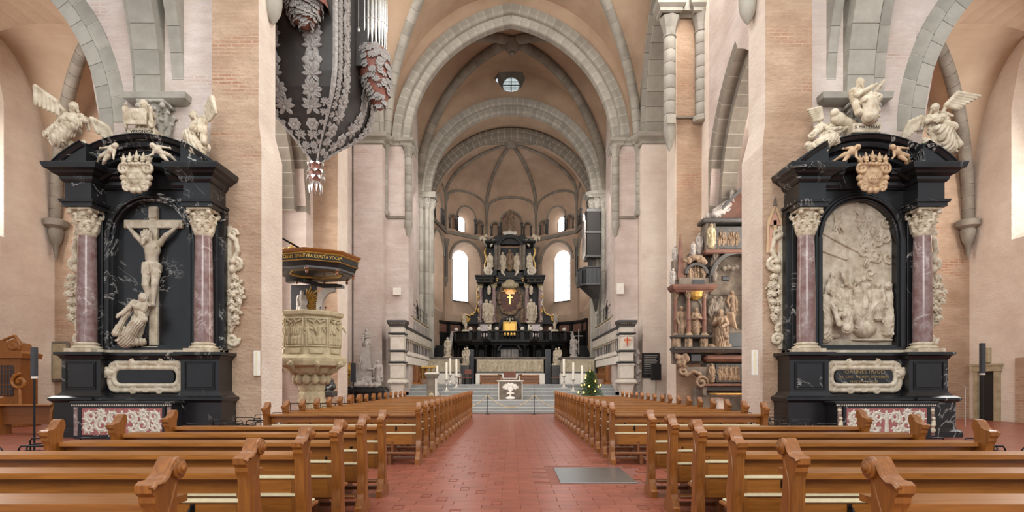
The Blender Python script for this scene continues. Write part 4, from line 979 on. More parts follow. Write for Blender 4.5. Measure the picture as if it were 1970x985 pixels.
for sg, sd, ref in ((-1, 'left', 'crucifix altar'), (1, 'right', 'nativity relief altar')):
    p = make_pew(sg)
    for i, y in enumerate(near_y):
        lb = f'oak pew with scrolled ends, {ordn[i]} of the six nearest in the {sd} block'
        o = p if i == 0 else dup(p, (0, y, 0), None)
        o.location = (0, y, 0); o['label'] = lb; o['group'] = f'six nearest oak pews of the {sd} block'
    for i, y in enumerate(far_y):
        o = dup(p, (0, y, 0), None, f'oak pew of the {sd} aisle block, {ordn[i]} one beyond the cross aisle', f'oak pews beyond the cross aisle, {sd} block')
# black tubular chairs standing outside the pew blocks
def make_chair():
    t = thing('stacking_chair', '-', 'chair')
    r = .011
    for sx in (-1, 1):
        obj('side_frame', MB().tube([(sx*.25,-.22,0),(sx*.25,-.22,.66),(sx*.25,-.18,.70),(sx*.25,.16,.70),(sx*.25,.20,.66),(sx*.25,.20,0)], r, 7), 'iron', t, 60)
    obj('back_hoop', MB().tube([(-.22,-.18,.44),(-.22,-.20,.76),(-.18,-.21,.80),(.18,-.21,.80),(.22,-.20,.76),(.22,-.18,.44)], r, 7), 'iron', t, 60)
    obj('seat', MB().cbox(-.22, .22, -.2, .2, .43, .455, .01), 'blackpaint', t)
    obj('back_rail', MB().tube([(-.22,-.20,.62),(.22,-.20,.62)], r*.8, 6), 'iron', t, 60)
    return t
ch = make_chair(); first = True; spots = []
for sg, sd, ref in ((-1, 'left', 'crucifix altar'), (1, 'right', 'nativity relief altar')):
    k = 0
    for i, y in enumerate([6.35, 7.35, 8.35]):
        for j, x in enumerate((5.25, 5.95, 6.65)):
            if i < 2 and j == 2 : x = 6.6
            spots.append((sg*x, y, 0, f'black tubular chair before the {ref}, {ordn[j]} from the pews, {ordn[i]} row', f'black chairs before the {ref}'))
    for i in range(11):
        y = 11.2+.98*i
        for j, x in enumerate((5.35, 6.05) if i < 9 else (5.35,)):
            spots.append((sg*x, y, 0, f'black tubular chair, {ordn[i]} along the {sd} far pews, {"inner" if j == 0 else "outer"} row', f'black chairs along the {sd} pew block'))
for n, (x, y, rz, lb, g) in enumerate(spots):
    o = ch if n == 0 else dup(ch, (x, y, 0), rz)
    o.location = (x, y, 0); o['label'] = lb; o['group'] = g
# loudspeaker columns on slim posts
for sg, px, y0, ytop, ybox, Yd in ((-1, 66, 862, 668, 724, 12.6), (1, 1890, 812, 660, 718, 17.0)):
    t = thing('column_loudspeaker', 'slim black column loudspeaker on a post ' + ('beside the crucifix altar' if sg < 0 else 'beside the nativity relief altar'), 'loudspeaker', (X(px, Yd), Yd, 0))
    w = 3.6/F*Yd; zb, zt = Z(ybox, Yd), Z(ytop, Yd)
    obj('post', MB().lathe([(.022, .012), (.022, zb)], n=10), 'iron', t, 40)
    obj('base', MB().lathe([(.2, 0), (.2, .012), (.05, .02)], n=20), 'iron', t, 40)
    obj('speaker_box', MB().cbox(-w, w, -.06, .06, zb, zt, .006), 'slab', t); obj('collar', MB().cbox(-w*.9, w*.9, -.05, .05, zb-.05, zb, .004), 'white', t)
# white loudspeaker panels on the piers
for sg, px, py, Yd, ref in ((-1, 495, 699, 17.58, 'crucifix altar'), (1, 1451, 698, 17.58, 'nativity relief altar')):
    h = 24/F*Yd; w = 6/F*Yd
    t = thing('wall_loudspeaker', f'narrow ivory wall loudspeaker on the rough pilaster beside the {ref}', 'loudspeaker', (X(px, Yd), Yd+.02, Z(py, Yd)))
    obj('body', MB().cbox(-w, w, -.08, 0, -h, h, .01), 'white', t); obj('grille', MB().cbox(-w*.25, w*.25, -.088, -.08, -h*.92, h*.92, .004), 'pad', t)
# doorway in the outer aisle wall, far right
d = thing('door_1', 'dark narrow doorway with a stone frame in the aisle wall beside the nativity relief altar', 'door', (19.98, 24.0, 0), kind='structure')
obj('door_frame', MB().box(-.12, .1, -.62, -.42, 0, 2.05).box(-.12, .1, .42, .62, 0, 2.05).box(-.16, .1, -.68, .68, 2.05, 2.28).box(-.2, .1, -.74, .74, 2.28, 2.36), 'ochre', d)
obj('door_leaf', MB().box(-.02, .04, -.42, .42, 0, 2.05), 'dark', d)
obj('keystone', MB().cbox(-.1, .1, -.16, .16, 2.4, 3.05, .03), 'ochre', d)
hr = thing('handrail', 'thin pale handrail pole by the narrow stone framed doorway', 'handrail', (X(1857, 20.5), 20.5, 0)); obj('pole', MB().tube([(0,0,0),(0,0,1.45)], .014, 6), 'pewter', hr); obj('grip', MB().tube([(-.15,0,1.5),(.12,.0,1.38)], .012, 6), 'pewter', hr)
tag(obj('brick_patch', MB().prism([(20.6, 0), (22.6, 0), (22.6, 2.55), (20.6, 2.62)], 19.88, 20.02, lambda u, v, w: (w, u, v)), 'brickish'), 'low patch of bare brickwork on the aisle wall beyond the doorway', 'wall patch', kind='structure')
# left: wall tablet, carved confessional and bench against the aisle wall
tb = thing('wall_tablet', 'greenish upright stone tablet on the wall behind the crucifix altar', 'tablet', (X(113, 24.8), 24.97, 1.62)); obj('slab', MB().cbox(-.36, .36, -.12, 0, 0, 1.75, .03), 'epitaph', tb); obj('rim', MB().cbox(-.3, .3, -.16, -.12, .1, 1.62, .02), 'ochre', tb)
cf = thing('confessional', 'carved honey oak confessional against the aisle wall beside the crucifix altar', 'confessional', (-18.15, 20.4, 0), .1)
Xc = lambda mb: mb
obj('case', MB().cbox(-.8, .55, 0, .9, .15, 2.45, .02), 'oak_v', cf); obj('plinth', MB().cbox(-.9, .65, -.1, .95, 0, .15, .02), 'oak_v', cf)
obj('gable', MB().prism([(-.9, 2.45), (.68, 2.45), (.72, 2.62), (.45, 2.72), (.3, 3.0), (-.1, 3.12), (-.5, 3.0), (-.62, 2.72), (-.95, 2.62)], -.12, .9), 'oak_v', cf)
sculpt('carving', spiral((.42, 2.9), .22, .03, 1.6, -.6, -.1, .06)+spiral((.58, 1.6), .3, .05, 1.3, 1.6, -.05, .06)+[cap((.6,-.05,.5), (.58,-.05,1.3), .07, .05)]+chain([(.1,-.1,3.1),(.45,-.1,3.25),(.62,-.1,3.02)], .05), .025, 'oak', cf)
obj('lattice', MB().cbox(-.25, .35, -.04, 0, 1.1, 2.2, .02), 'slab', cf)
for i in range(6): obj('lattice_bar', MB().box(-.25+.1*i, -.23+.1*i, -.06, -.03, 1.1, 2.2).box(-.25, .35, -.06, -.03, 1.15+.18*i, 1.17+.18*i), 'oak_dark', cf)
bn = thing('side_bench', 'dark oak bench with curved ends in front of the carved confessional', 'bench', (-15.05, 17.5, 0))
for x in (-1.35, -.55, 1.1): obj('bench_end', MB().prism([(-.25, 0), (.3, 0), (.26, .5), (.18, .7), (.24, .9), (.16, 1.08), (-.0, 1.16), (-.14, 1.1), (-.12, .92), (-.2, .7), (-.22, .45)], x-.04, x+.04, lambda u, v, w: (w, u, v)), 'oak_v', bn)
obj('back', MB().cbox(-1.35, 1.1, -.02, .02, .3, .9, .006), 'oak_dark', bn); obj('seat', MB().cbox(-1.35, 1.1, -.0, .4, .42, .46, .006), 'oak_dark', bn); obj('ledge', MB().cbox(-1.35, 1.1, -.22, .02, .88, .92, .006), 'oak', bn)
ir = thing('iron_railing', 'low black iron railing between the pews and the carved pulpit', 'railing', (X(600, 19.8), 19.9, 0))
for z in (.45, .86): obj('rail', MB().tube([(-1.3, 0, z), (1.3, 0, z)], .016, 6), 'iron', ir)
for i in range(6): obj('post', MB().tube([(-1.3+.52*i, 0, 0), (-1.3+.52*i, 0, .86)], .014, 6), 'iron', ir)

# ================================================================ THE TWO SIDE ALTARS AGAINST THE PIERS
def ressaut(y_back, y_front, y_mid, xo, xi):
    """plan outline of a front with a projecting block under each column (walked left to right, front is -y)"""
    return [(-xo, y_back), (-xo, y_front), (-xi, y_front), (-xi, y_mid), (xi, y_mid), (xi, y_front), (xo, y_front), (xo, y_back)]
def fill(path, z0, z1): 
    return MB().prism([(a, b) for a, b in path], z0, z1, lambda u, v, w: (u, v, w))
def leafy_frame(x0, x1, z0, z1, y, th, rnd, seed):
    """carved cartouche frame: a rolled oblong with scrolls, shells and a mask"""
    pr = []; w, h = (x1-x0)/2, (z1-z0)/2; cx, cz = (x0+x1)/2, (z0+z1)/2; r = min(w, h)*.72
    pts = []
    for q in range(4):
        sx, sz = ((1,1),(-1,1),(-1,-1),(1,-1))[q]
        for i in range(7): a = PI/2*q+PI/2*i/6; pts.append((cx+sx*(w-r)+r*math.cos(a), y, cz+sz*(h-r)+r*math.sin(a)))
    pts.append(pts[0]); pr += chain(pts, th*.55, k=.02); pr += chain([(a+(a-cx)/w*th*1.1, b+.02, c+(c-cz)/h*th*1.1) for a, b, c in pts], th*.6, k=.03)
    for sx in (-1, 1):
        for sz in (-1, 1):
            pr += spiral((cx+sx*w*.98, cz+sz*h*1.12), th*1.1, th*.2, 1.2, 0 if sx > 0 else PI, y-.02, th*.32, sgn=sx*sz); pr += spiral((cx+sx*w*.42, cz+sz*(h+th*1.1)), th*.9, th*.2, 1.3, PI/2, y-.02, th*.28, sgn=-sx*sz)
    for sz in (-1, 1):
        for i in range(5): a = PI/2*sz+(i-2)*.4; pr.append(cap((cx, y, cz+sz*(h+th*.5)), (cx+math.cos(a)*th*1.3, y-.03, cz+sz*(h+th*.4)+math.sin(a)*th*1.0), th*.18, th*.34, k=.008))
    sx = rnd; pr += [ell((cx+sx*(w+th*1.1), y-.04, cz+h*.45), (th*1.0, th*.9, th*1.15)), ell((cx+sx*(w+th*1.1), y-.12, cz+h*.45), (th*.3, th*.3, th*.4), k=.01)]
    for i in range(6): pr.append(ell((cx+sx*(w+th*1.1)+th*math.cos(i), y-.06, cz+h*.45+th*1.1*math.sin(i)), th*.4, k=.01))
    return pr
def scroll_panel(mb, x0, x1, z0, z1, y, seed):
    """inlay: symmetrical foliage scrolls as thin ribbons"""
    g = np.random.default_rng(seed); cx = (x0+x1)/2; w = (x1-x0)/2; h = z1-z0
    def rib(pts, w0, w1):
        n = len(pts); vs = []
        for i, (a, b) in enumerate(pts):
            p, q = pts[max(i-1, 0)], pts[min(i+1, n-1)]; t = Vector((q[0]-p[0], q[1]-p[1])); t = t.normalized() if t.length else Vector((1, 0)); nn = Vector((-t.y, t.x))*(w0+(w1-w0)*i/(n-1))
            vs += [(a+nn.x, y, b+nn.y), (a-nn.x, y, b-nn.y), (a, y-.016, b)]
        mb.add(vs, [f for i in range(n-1) for f in ((3*i, 3*i+2, 3*i+5, 3*i+3), (3*i+2, 3*i+1, 3*i+4, 3*i+5))])
    for sx in (-1, 1):
        for (u, v, r, tn, a0, s) in ((.22,.66,.20,1.4,-1.2,1),(.52,.34,.24,1.5,1.9,-1),(.80,.68,.20,1.4,-1.6,1),(.84,.24,.16,1.3,1.2,-1),(.30,.20,.14,1.2,2.6,1),(.55,.82,.12,1.2,-2,-1)):
            pts = [(cx+sx*(u*w+r*1.2*h*(1-.8*i/22)*math.cos(a0+s*2*PI*tn*i/22)), z0+h*v+r*1.2*h*(1-.8*i/22)*math.sin(a0+s*2*PI*tn*i/22)) for i in range(23)]
            rib(pts, .085*h, .04*h)
            for i in range(1, 17, 2):
                a, b = pts[i]; an = a0+s*2*PI*tn*i/22; rib([(a+sx*math.cos(an+.25*s*q)*h*.06*q, b+math.sin(an+.25*s*q)*h*.06*q) for q in (0, 1, 1.9, 2.5)], .055*h, .008*h)
    rib([(cx, z0+h*.08), (cx, z0+h*.4), (cx, z0+h*.75), (cx, z0+h*.94)], .09*h, .05*h)
    for i in range(7): a = PI*i/6; rib([(cx+math.cos(a)*h*.06*q, z0+h*.62+math.sin(a)*h*.07*q) for q in (1, 2, 3.4)], .05*h, .02*h)
    return mb
def volute_wing(sg, m, par, seed):
    """carved side wing: long S scroll, hanging fruit"""
    y = .55; f = lambda x: sg*x
    pr = chain([(f(.10),y,6.1),(f(.30),y,5.95),(f(.36),y,5.6),(f(.16),y,5.25),(f(.22),y,4.9),(f(.34),y,4.55)], .075, k=.02)+spiral((f(.2), 6.15), .16, .04, 1.2, 0, y, .05, sgn=sg)
    pr += spiral((f(.30), 5.2), .22, .05, 1.4, 2, y, .055, sgn=-sg)+spiral((f(.2), 2.9), .2, .04, 1.3, 0, y, .06, sgn=-sg)
    pr += chain([(f(.36),y,4.6),(f(.42),y,4.2),(f(.3),y,3.6),(f(.14),y,3.15)], [.07,.09,.07,.06])
    pr += [ell((f(.22), y-.05, 5.05), (.12,.12,.16)), ell((f(.24), y-.1, 5.28), .1)]                       # a mask on the shoulder of the scroll
    pr += fruit([(f(.34), 4.75, .12), (f(.36), 4.3, .26), (f(.3), 3.7, .22), (f(.2), 3.2, .08)], .055, y, 80, seed, .8)
    gq = np.random.default_rng(seed)
    for zq, wq in ((4.75,.10),(4.5,.2),(4.25,.28),(4.0,.26),(3.75,.22),(3.5,.14)):
        for q in range(3): pr += flower((f(.34+wq*(gq.random()-.5)*1.4), zq+.1*gq.random()), .085+.03*gq.random(), y-.14, 5)
    pr += [rbox((f(.06), y+.08, 4.5), (.10, .08, 1.9), .02)]
    return sculpt('carved_wing', pr, .020, m, par, .010)
CX_L, CX_R = -10.93, 10.5
def side_altar(sg):
    lft = sg < 0; cx = CX_L if lft else CX_R
    t = thing('side_altar', 'black marble altar with a crucifix niche between red marble columns' if lft else 'black marble altar with a pale nativity relief between red marble columns', 'altar', (cx, 17.0, 0))
    yb = 1.0
    # lower plinth and mensa
    pl = ressaut(yb, -.35, -.28, 2.52, 1.4)
    obj('plinth', fill(ressaut(yb, -.33, -.25, 2.44, 1.35), .0, 1.12).mould([(0,0),(.12,0),(.12,.16),(.04,.22),(0,.26)], ressaut(yb, -.33, -.25, 2.44, 1.35)).mould([(0,0),(.03,.02),(.1,.08),(.1,.14),(0,.2)], ressaut(yb, -.33, -.25, 2.44, 1.35), 1.0), 'black', t)
    ms = 0 if lft else .0
    me = obj('mensa', MB().box(-1.38, 1.38, -.95, -.2, .0, .98).cbox(-1.46, 1.46, -1.02, -.15, .98, 1.06, .02), 'black', t)
    for i in range(46): pass
    obj('dentils', MB().merge(MB()) if False else (lambda b: [b.box(-1.4+i*.0623, -1.37+i*.0623, -1.0, -.95, .93, .975) for i in range(45)] and b)(MB()), 'greyinlay', me, kind='stuff')
    an = obj('antependium', MB().box(-1.13, 1.13, -.975, -.95, .12, .88), 'pinkinlay', t)
    obj('foliage_inlay', scroll_panel(MB(), -1.1, 1.1, .15, .85, -.977, 3), 'greyinlay', an)
    obj('frame', MB().mould([(0,0),(.0,.05),(.06,.05),(.06,0)], [(-1,0),(-1,-.0)]) if False else MB().box(-1.22, -1.13, -.99, -.94, .12, .88).box(1.13, 1.22, -.99, -.94, .12, .88).box(-1.22, 1.22, -.99, -.94, .88, .925).box(-1.22, 1.22, -.99, -.94, .06, .12), 'black', an)
    for s in (-1, 1):
        obj('inlaid_pilaster', MB().box(s*1.25, s*1.36, -.97, -.94, .1, .9), 'redmarble' if s*sg > 0 or True else 'black', t)
    if not lft:
        for s in (-1, 1): sculpt('fruit_drop', fruit([(s*1.30, .85, .05), (s*1.30, .5, .08), (s*1.30, .2, .04)], .045, -.97, 26, 5), .02, 'cream', t, .01)
    # pedestal zone
    pd = ressaut(yb, -.18, .14, 2.32, 1.18)
    pe = obj('pedestal', fill(pd, 1.12, 2.4).mould([(0,0),(.10,0),(.10,.08),(.03,.16),(0,.2)], pd, 1.12).mould([(0,0),(.03,.03),(.06,.1),(.14,.14),(.14,.22),(0,.22)], pd, 2.26), 'black', t)
    for s in (-1, 1):
        x0, x1 = s*1.75-.38, s*1.75+.38
        obj('raised_panel', MB().cbox(x0, x1, -.215, -.17, 1.44, 2.14, .02), 'black', t)
        obj('panel_rim', MB().box(x0-.06, x1+.06, -.2, -.17, 1.38, 1.41).box(x0-.06, x1+.06, -.2, -.17, 2.17, 2.2).box(x0-.06, x0-.03, -.2, -.17, 1.41, 2.17).box(x1+.03, x1+.06, -.2, -.17, 1.41, 2.17), 'black_plain', t)
    ca = sculpt('cartouche_frame', leafy_frame(-.96, .96, 1.5, 2.02, .1, .13, -1 if lft else 1, 4), .014, 'cream', t, .012)
    w, h, r = .86, .25, .25
    obj('inscription_plate', MB().plate(arc(w-r, 1.76, r, -PI/2, PI/2, 10)+arc(-(w-r), 1.76, r, PI/2, 3*PI/2, 10), .10, .04), 'black', t)
    if not lft:
        for i, (s_, sz) in enumerate((('IOANNES HUGO', .155), ('DEI GRAT. ARCHIEPS TREVIRENSIS', .115), ('PRINCEPS ELECTOR', .115))):
            text('lettering', s_, sz, 'bronze_text', t, (0, .052, 1.90-.15*i), sx=1.0 if i == 0 else .78)
    # white ledge and columns
    obj('white_ledge', MB().box(-2.2, 2.2, .1, .6, 2.48, 2.56).box(-2.2, -1.2, -.05, .3, 2.48, 2.56).box(1.2, 2.2, -.05, .3, 2.48, 2.56), 'relief', t)
    for s in (-1, 1):
        x = s*1.735; y = .05
        obj('column_base', column_base(MB(), (x, y), .255, 2.48, .30), 'cream', t, 40)
        obj('column_shaft', MB().lathe([(.258, 2.78), (.262, 3.4), (.258, 4.2), (.235, 5.6), (.225, 6.06)], (x, y, 0), 28), 'redmarble', t, 60)
        sculpt('capital', acanthus_capital(.34, .235, .66, 6.06, (x, y)), .017, 'cream', t, .008)
        volute_wing(s, 'cream', t, 11+s).location = (s*2.16, 0, 0)
    obj('back_wall', MB().box(-2.2, -1.32, .35, 1.0, 2.5, 6.8).box(1.32, 2.2, .35, 1.0, 2.5, 6.8).box(-1.4, 1.4, .35, 1.0, 2.4, 2.6), 'black', t)
    for s in (-1, 1): obj('pilaster', MB().cbox(s*1.735-.3, s*1.735+.3, .25, .4, 2.5, 6.75, .02), 'black', t)
    # arched frame of the niche
    hf, sp, z0 = 1.12, 5.97, 2.72
    us = [-hf+2*hf*i/20 for i in range(21)]
    obj('spandrel', wall_cols([-1.4]+us+[1.4], [sp]+[sp+math.sqrt(max(hf*hf-u*u, 0)) for u in us]+[sp], [7.5]*23, 'XZ', .3, .9), 'black', t)
    fr = MB()
    for (ra, rb, ya, yb_) in ((.0, .07, .26, .5), (.07, .15, .18, .5), (.15, .24, .22, .5)):
        sec = [(ra, yb_), (ra, ya+.02), (ra+.02, ya), (rb-.02, ya), (rb, ya+.02), (rb, yb_)]
        fr.arcmould(sec, (0, sp), hf, 0, PI, 28)
        for s in (-1, 1): fr.prism([(s*(hf+ra), z0-rb), (s*(hf+rb), z0-rb), (s*(hf+rb), sp), (s*(hf+ra), sp)], ya, yb_)
        fr.prism([(-hf-ra, z0-rb), (hf+ra, z0-rb), (hf+ra, z0-ra), (-hf-ra, z0-ra)], ya, yb_)
    obj('niche_frame', fr, 'black', t)
    arcp = [(-hf, z0), (hf, z0)]+arc(0, sp, hf, 0, PI, 24)
    obj('niche_panel', MB().plate(arcp, .56, .06), 'black' if lft else 'relief', t)
    # entablature: architrave, frieze, cornice, all broken forward over the columns
    en = ressaut(yb, -.32, .62, 2.12, 1.34)
    ent = obj('entablature', fill(en, 6.72, 7.5), 'black', t)
    for s in (-1, 1):
        pa_ = [(-2.12, yb), (-2.12, -.32), (-1.34, -.32), (-1.34, .3)]; pa_ = pa_ if s < 0 else [(-a, b) for a, b in pa_[::-1]]
        obj('architrave', MB().mould([(0,0),(.05,0),(.05,.1),(.10,.12),(.12,.2),(.0,.22)], pa_, 6.72), 'black', t)
    ys = [(0, 0), (.04, .02), (.08, .08), (.10, .16), (.22, .22), (.26, .28), (.36, .32), (.40, .44), (.40, .48), (0, .52)]
    obj('cornice', MB().mould(ys, [(-2.12, yb), (-2.12, -.32), (-1.34, -.32), (-1.34, .2), (-.7, .22)], 7.42), 'black', t); obj('cornice', MB().mould(ys, [(.7, .22), (1.34, .2), (1.34, -.32), (2.12, -.32), (2.12, yb)], 7.42), 'black', t)
    # segmental pediment: tympanum, arched cornice, forward blocks at both shoulders
    R_ = 3.2; zc = 8.86-R_; 
    tym = [(-2.1, 7.4)]+[(R_*math.cos(a)*.97, zc+R_*math.sin(a)*.97) for a in [PI-.86+(-PI+1.72)*i/20 for i in range(21)]]+[(2.1, 7.4)]
    pd_ = obj('pediment', MB().prism(tym, .2, 1.0), 'black', t)
    sec = [(-.34, .95), (-.34, .15), (-.28, .10), (-.26, -.02), (-.14, -.08), (-.10, -.2), (-.02, -.26), (0, -.30), (.02, -.30), (.02, .95)]
    a_in = .47; am = MB().arcmould(sec, (0, zc), R_, PI/2-a_in, PI/2+a_in, 24)
    sec2 = [(d, y-(.34 if y < .5 else 0)) for d, y in sec]
    for s in (-1, 1):
        aa, ab = PI/2-s*a_in, PI/2-s*.80
        am.arcmould([(d*1.05, y) for d, y in sec2], (0, zc), R_, min(aa, ab), max(aa, ab), 14)
    obj('arched_cornice', am, 'black', t)
    obj('inner_arch', MB().arcmould([(0,.25),(0,.1),(.06,.04),(.12,.1),(.12,.25)], (0, zc), R_-.62, PI/2-.62, PI/2+.62, 20).arcmould([(0,.25),(0,-.12),(.05,-.2),(.1,-.12),(.1,.25)], (0, 5.86), 2.06, PI/2-.62, PI/2+.62, 20), 'black_plain', t)
    for s in (-1, 1): obj('shoulder_block', MB().prism([(s*1.36, 7.9), (s*2.3, 7.9), (s*2.3, 8.0), (s*1.9, 8.28), (s*1.36, 8.5)], -.5, .9), 'black', t)
    # coat of arms with crown, held by two putti
    z = 7.62; y = -.18
    cr = [ell((0, y, z), (.40, .16, .44)), ell((0, y-.13, z-.02), (.24, .06, .26), k=.01)]
    for i in range(14): a = 2*PI*i/14; cr.append(ell((.46*math.cos(a), y-.06, z-.02+.48*math.sin(a)), (.11, .09, .11), k=.012))
    for s in (-1, 1): cr += spiral((s*.4, z+.28), .2, .04, 1.3, PI/2, y-.1, .05, sgn=-s)+spiral((s*.3, z-.36), .14, .03, 1.2, -PI/2, y-.1, .04, sgn=s)
    for i in range(5): cr.append(cap((-.14+.07*i, y-.19, z-.1), (-.1+.07*i, y-.19, z+.14), .018, k=.006))
    for i in range(8): cr.append(ell((-.42+.12*i, y-.12, z+.44), (.07, .08, .07), k=.01))
    for i, (x, hh) in enumerate(((-.42,.28),(-.22,.36),(0,.42),(.22,.36),(.42,.28))):
        cr += [cap((x*.95, y, z+.42), (x*1.05, y-.05, z+.46+hh*.5), .06, .05, k=.01), cap((x*1.05, y-.05, z+.46+hh*.55), (x*1.10, y-.05, z+.56+hh), .085, .012, k=.008), ell((x*1.04, y-.09, z+.44+hh*.35), (.07, .05, .04), k=.006)]
        for s in (-1, 1): cr.append(cap((x*1.05, y-.05, z+.44+hh*.5), (x*1.06+s*.11, y-.05, z+.52+hh*.7), .045, .02, k=.006))
    cs_ = sculpt('crowned_crest', cr, .013, 'cream' if lft else 'warm_relief', t, .010); cs_.scale = (.84, 1, .80); cs_.location = (0, -.12, 7.56-7.62*.80)
    for s in (-1, 1):
        po = dict(s=.74, at=(s*.95, -.15, 7.86), child=True, nude=True, robe=False, hair=.008, face=-s*.3, lean=-s*.62 if lft else s*.5*(-1), seed=1) if False else None
        P_ = dict(pel=(0,0,.52), lan=(-.10,.02,.06), ran=(.10,.06,.1), lkn=(-.08,-.07,.30), rkn=(.12,-.05,.32))
        if s < 0: P_.update(rel=(.24,-.04,.70), rwr=(.36,-.1,.68), lel=(-.18,-.02,.66), lwr=(-.22,-.1,.55))
        else: P_.update(lel=(-.24,-.04,.74), lwr=(-.38,-.1,.78), rel=(.20,-.02,.66), rwr=(.28,-.06,.52))
        sculpt('putto', figure((s*1.14, -.34, 7.93), .84, s*.2, False, True, .012, child=True, lean=-s*(.88 if lft else .95), fr=40, amp=0, **P_), .010, 'warm_relief' if not lft else 'cream', t, .01)
    return t
AL = side_altar(-1); AR_ = side_altar(1)
def statue(name, label, prims, h, m, loc, cat='statue', group=None):
    o = thing(name, label, cat, loc, 0, group); sculpt('figure', prims, h, m, o); return o
# crucifix with the mourning woman in the left niche
o = thing('crucifix', 'pale stone crucifix with a carved body in the black arched niche', 'crucifix', (CX_L, 17.34, 2.56))
def zc(y): return Z(y, 17.3)-2.56
obj('cross', MB().cbox(-.13, .13, .06, .18, .1, zc(395), .015).cbox(-.89, .89, .055, .175, zc(437), zc(421), .015), 'cream', o)
obj('title_scroll', MB().cbox(-.12, .12, .03, .06, zc(418), zc(397), .01), 'relief', o)
hh = 2.42; b = zc(592)
P_ = dict(lsh=(-.10,0,.81), rsh=(.10,0,.81), lel=(-.19,-.02,.905), rel=(.19,-.02,.905), lwr=(-.295,.01,1.01), rwr=(.295,.01,1.01), hea=(-.045,-.05,.885), nec=(-.01,-.01,.83), che=(.01,-.01,.72), pel=(.0,0,.52),
          lhi=(-.05,0,.51), rhi=(.06,0,.51), lkn=(-.045,-.06,.28), rkn=(.065,-.05,.29), lan=(-.01,-.01,.06), ran=(.03,-.03,.05))
pr = figure((.0, .02, b), hh, 0, False, True, .012, True, fr=60, amp=0, **P_)
for i in range(7): pr.append(cap((-.16+.05*i, -.12, b+hh*.54), (-.19+.06*i, -.12, b+hh*(.43+.02*math.sin(i*2))), .055, .04, fold=(.015, 38, i), k=.03))
pr += [cap((.16, -.08, b+hh*.53), (.30, -.05, b+hh*.44), .05, .03, k=.02)]
for i in range(4):
    for s in (-1, 1): pr.append(cap((s*.03, -.12, b+hh*(.72-.028*i)), (s*.15, -.08, b+hh*(.70-.03*i)), .012, .010, k=.03))
sculpt('body', pr, .013, 'relief', o, .012)
obj('foot_block', MB().cbox(-.26, .26, -.12, .2, -.02, .12, .03).cbox(-.2, .2, -.2, .1, -.12, .0, .03), 'cream', o)
P_ = dict(hea=(.06,-.05,.88), lel=(-.17,-.02,.68), lwr=(-.27,-.06,.56), rel=(.10,-.08,.66), rwr=(.0,-.12,.70), lkn=(-.02,-.16,.40), rkn=(.06,-.14,.42), lan=(-.28,-.06,.10), ran=(-.08,.0,.06), pel=(.02,-.0,.46))
statue('mourning_figure', 'kneeling robed stone woman at the foot of the crucifix', figure((-.05, -.05, -.0), 1.62, .25, True, False, .02, mantle=True, seated=True, ph=2, fr=130, amp=.011, lean=.06, **P_)+chain([(-.55, -.08, .14), (-.3, -.05, .1), (.1, -.05, .12)], [.06, .12, .12], fold=(.02, 45, 0)), .014, 'relief', (CX_L-.22, 17.12, 2.68))
# nativity relief in the right niche (its figures are one carved panel)
t = AR_; rp = []; BY = .5
def rz(c): return Z(370+c/3.283, 17.3)
def rx(c): return (1570+c/3.283-1660.5)*.0157
def rfig(c, czb, czt, **k): 
    hgt = rz(czt)-rz(czb); return figure((rx(c), BY-k.pop('d', .03), rz(czb)), hgt/.99, flat=.85, fr=100, amp=.011, **k)
rp += rfig(95, 930, 590, d=.10, face=.3, ph=1, mantle=True, hea=(.03,-.05,.92)) 
rp += rfig(170, 930, 640, d=.14, seated=True, face=.5, beard=True, mantle=True, ph=2, lwr=(.12,-.22,.60), rwr=(.2,-.22,.58), lel=(-.05,-.12,.62), rel=(.2,-.1,.62))
rp += rfig(150, 760, 500, face=.4, ph=3); rp += rfig(215, 760, 575, face=-.3, ph=4, mantle=True); rp += rfig(258, 760, 560, face=.2, ph=5)
rp += rfig(310, 860, 540, d=.06, ph=6, lel=(-.25,-.05,.88), lwr=(-.33,-.06,1.05), hea=(-.02,-.05,.93)); rp += rfig(345, 800, 525, ph=7); rp += rfig(378, 820, 570, ph=2)
rp += rfig(435, 800, 575, d=.07, face=-.3, ph=3, mantle=True); rp += rfig(505, 900, 570, face=-.4, ph=1); rp += rfig(490, 900, 715, d=.10, face=-.6, ph=4, seated=False, mantle=True)
rp += rfig(330, 800, 680, d=.10, face=.9, ph=2, lean=.7)
rp += [ell((rx(350), BY-.05, rz(860)), (.36, .2, .27), fold=(.016, 44, 1)), ell((rx(265), BY-.14, rz(790)), .13), cap((rx(290), BY-.12, rz(800)), (rx(315), BY-.08, rz(840)), .12, .15, fold=(.015, 30, 0)), cap((rx(230), BY-.14, rz(720)), (rx(262), BY-.14, rz(780)), .06)]
rp += [cap((rx(430), BY-.08, rz(700)), (rx(385), BY-.03, rz(750)), .10, .13, fold=(.014, 40, 2)), ell((rx(150), BY-.05, rz(905)), (.3, .1, .08)), ell((rx(420), BY-.03, rz(930)), (.7, .12, .06))]
gg = np.random.default_rng(8)
for i in range(16):                                          # cloud scrolls with small winged children
    u, v = 330+gg.random()*190, 130+gg.random()*380
    rp += spiral((rx(u), rz(v)), .16+.1*gg.random(), .03, 1.1, gg.random()*6, BY-.0, .045, 12, 1 if i % 2 else -1)
for c, v, a in ((160,190,.3),(210,200,-.4),(395,215,.9),(365,250,-.8),(450,250,.7),(310,130,.4),(355,420,.5),(455,390,-.6),(405,480,1.0),(345,135,-.3)):
    rp += figure((rx(c), BY-.03, rz(v+45)), .66, a*.5, False, True, .01, child=True, lean=a, flat=.8, amp=0)
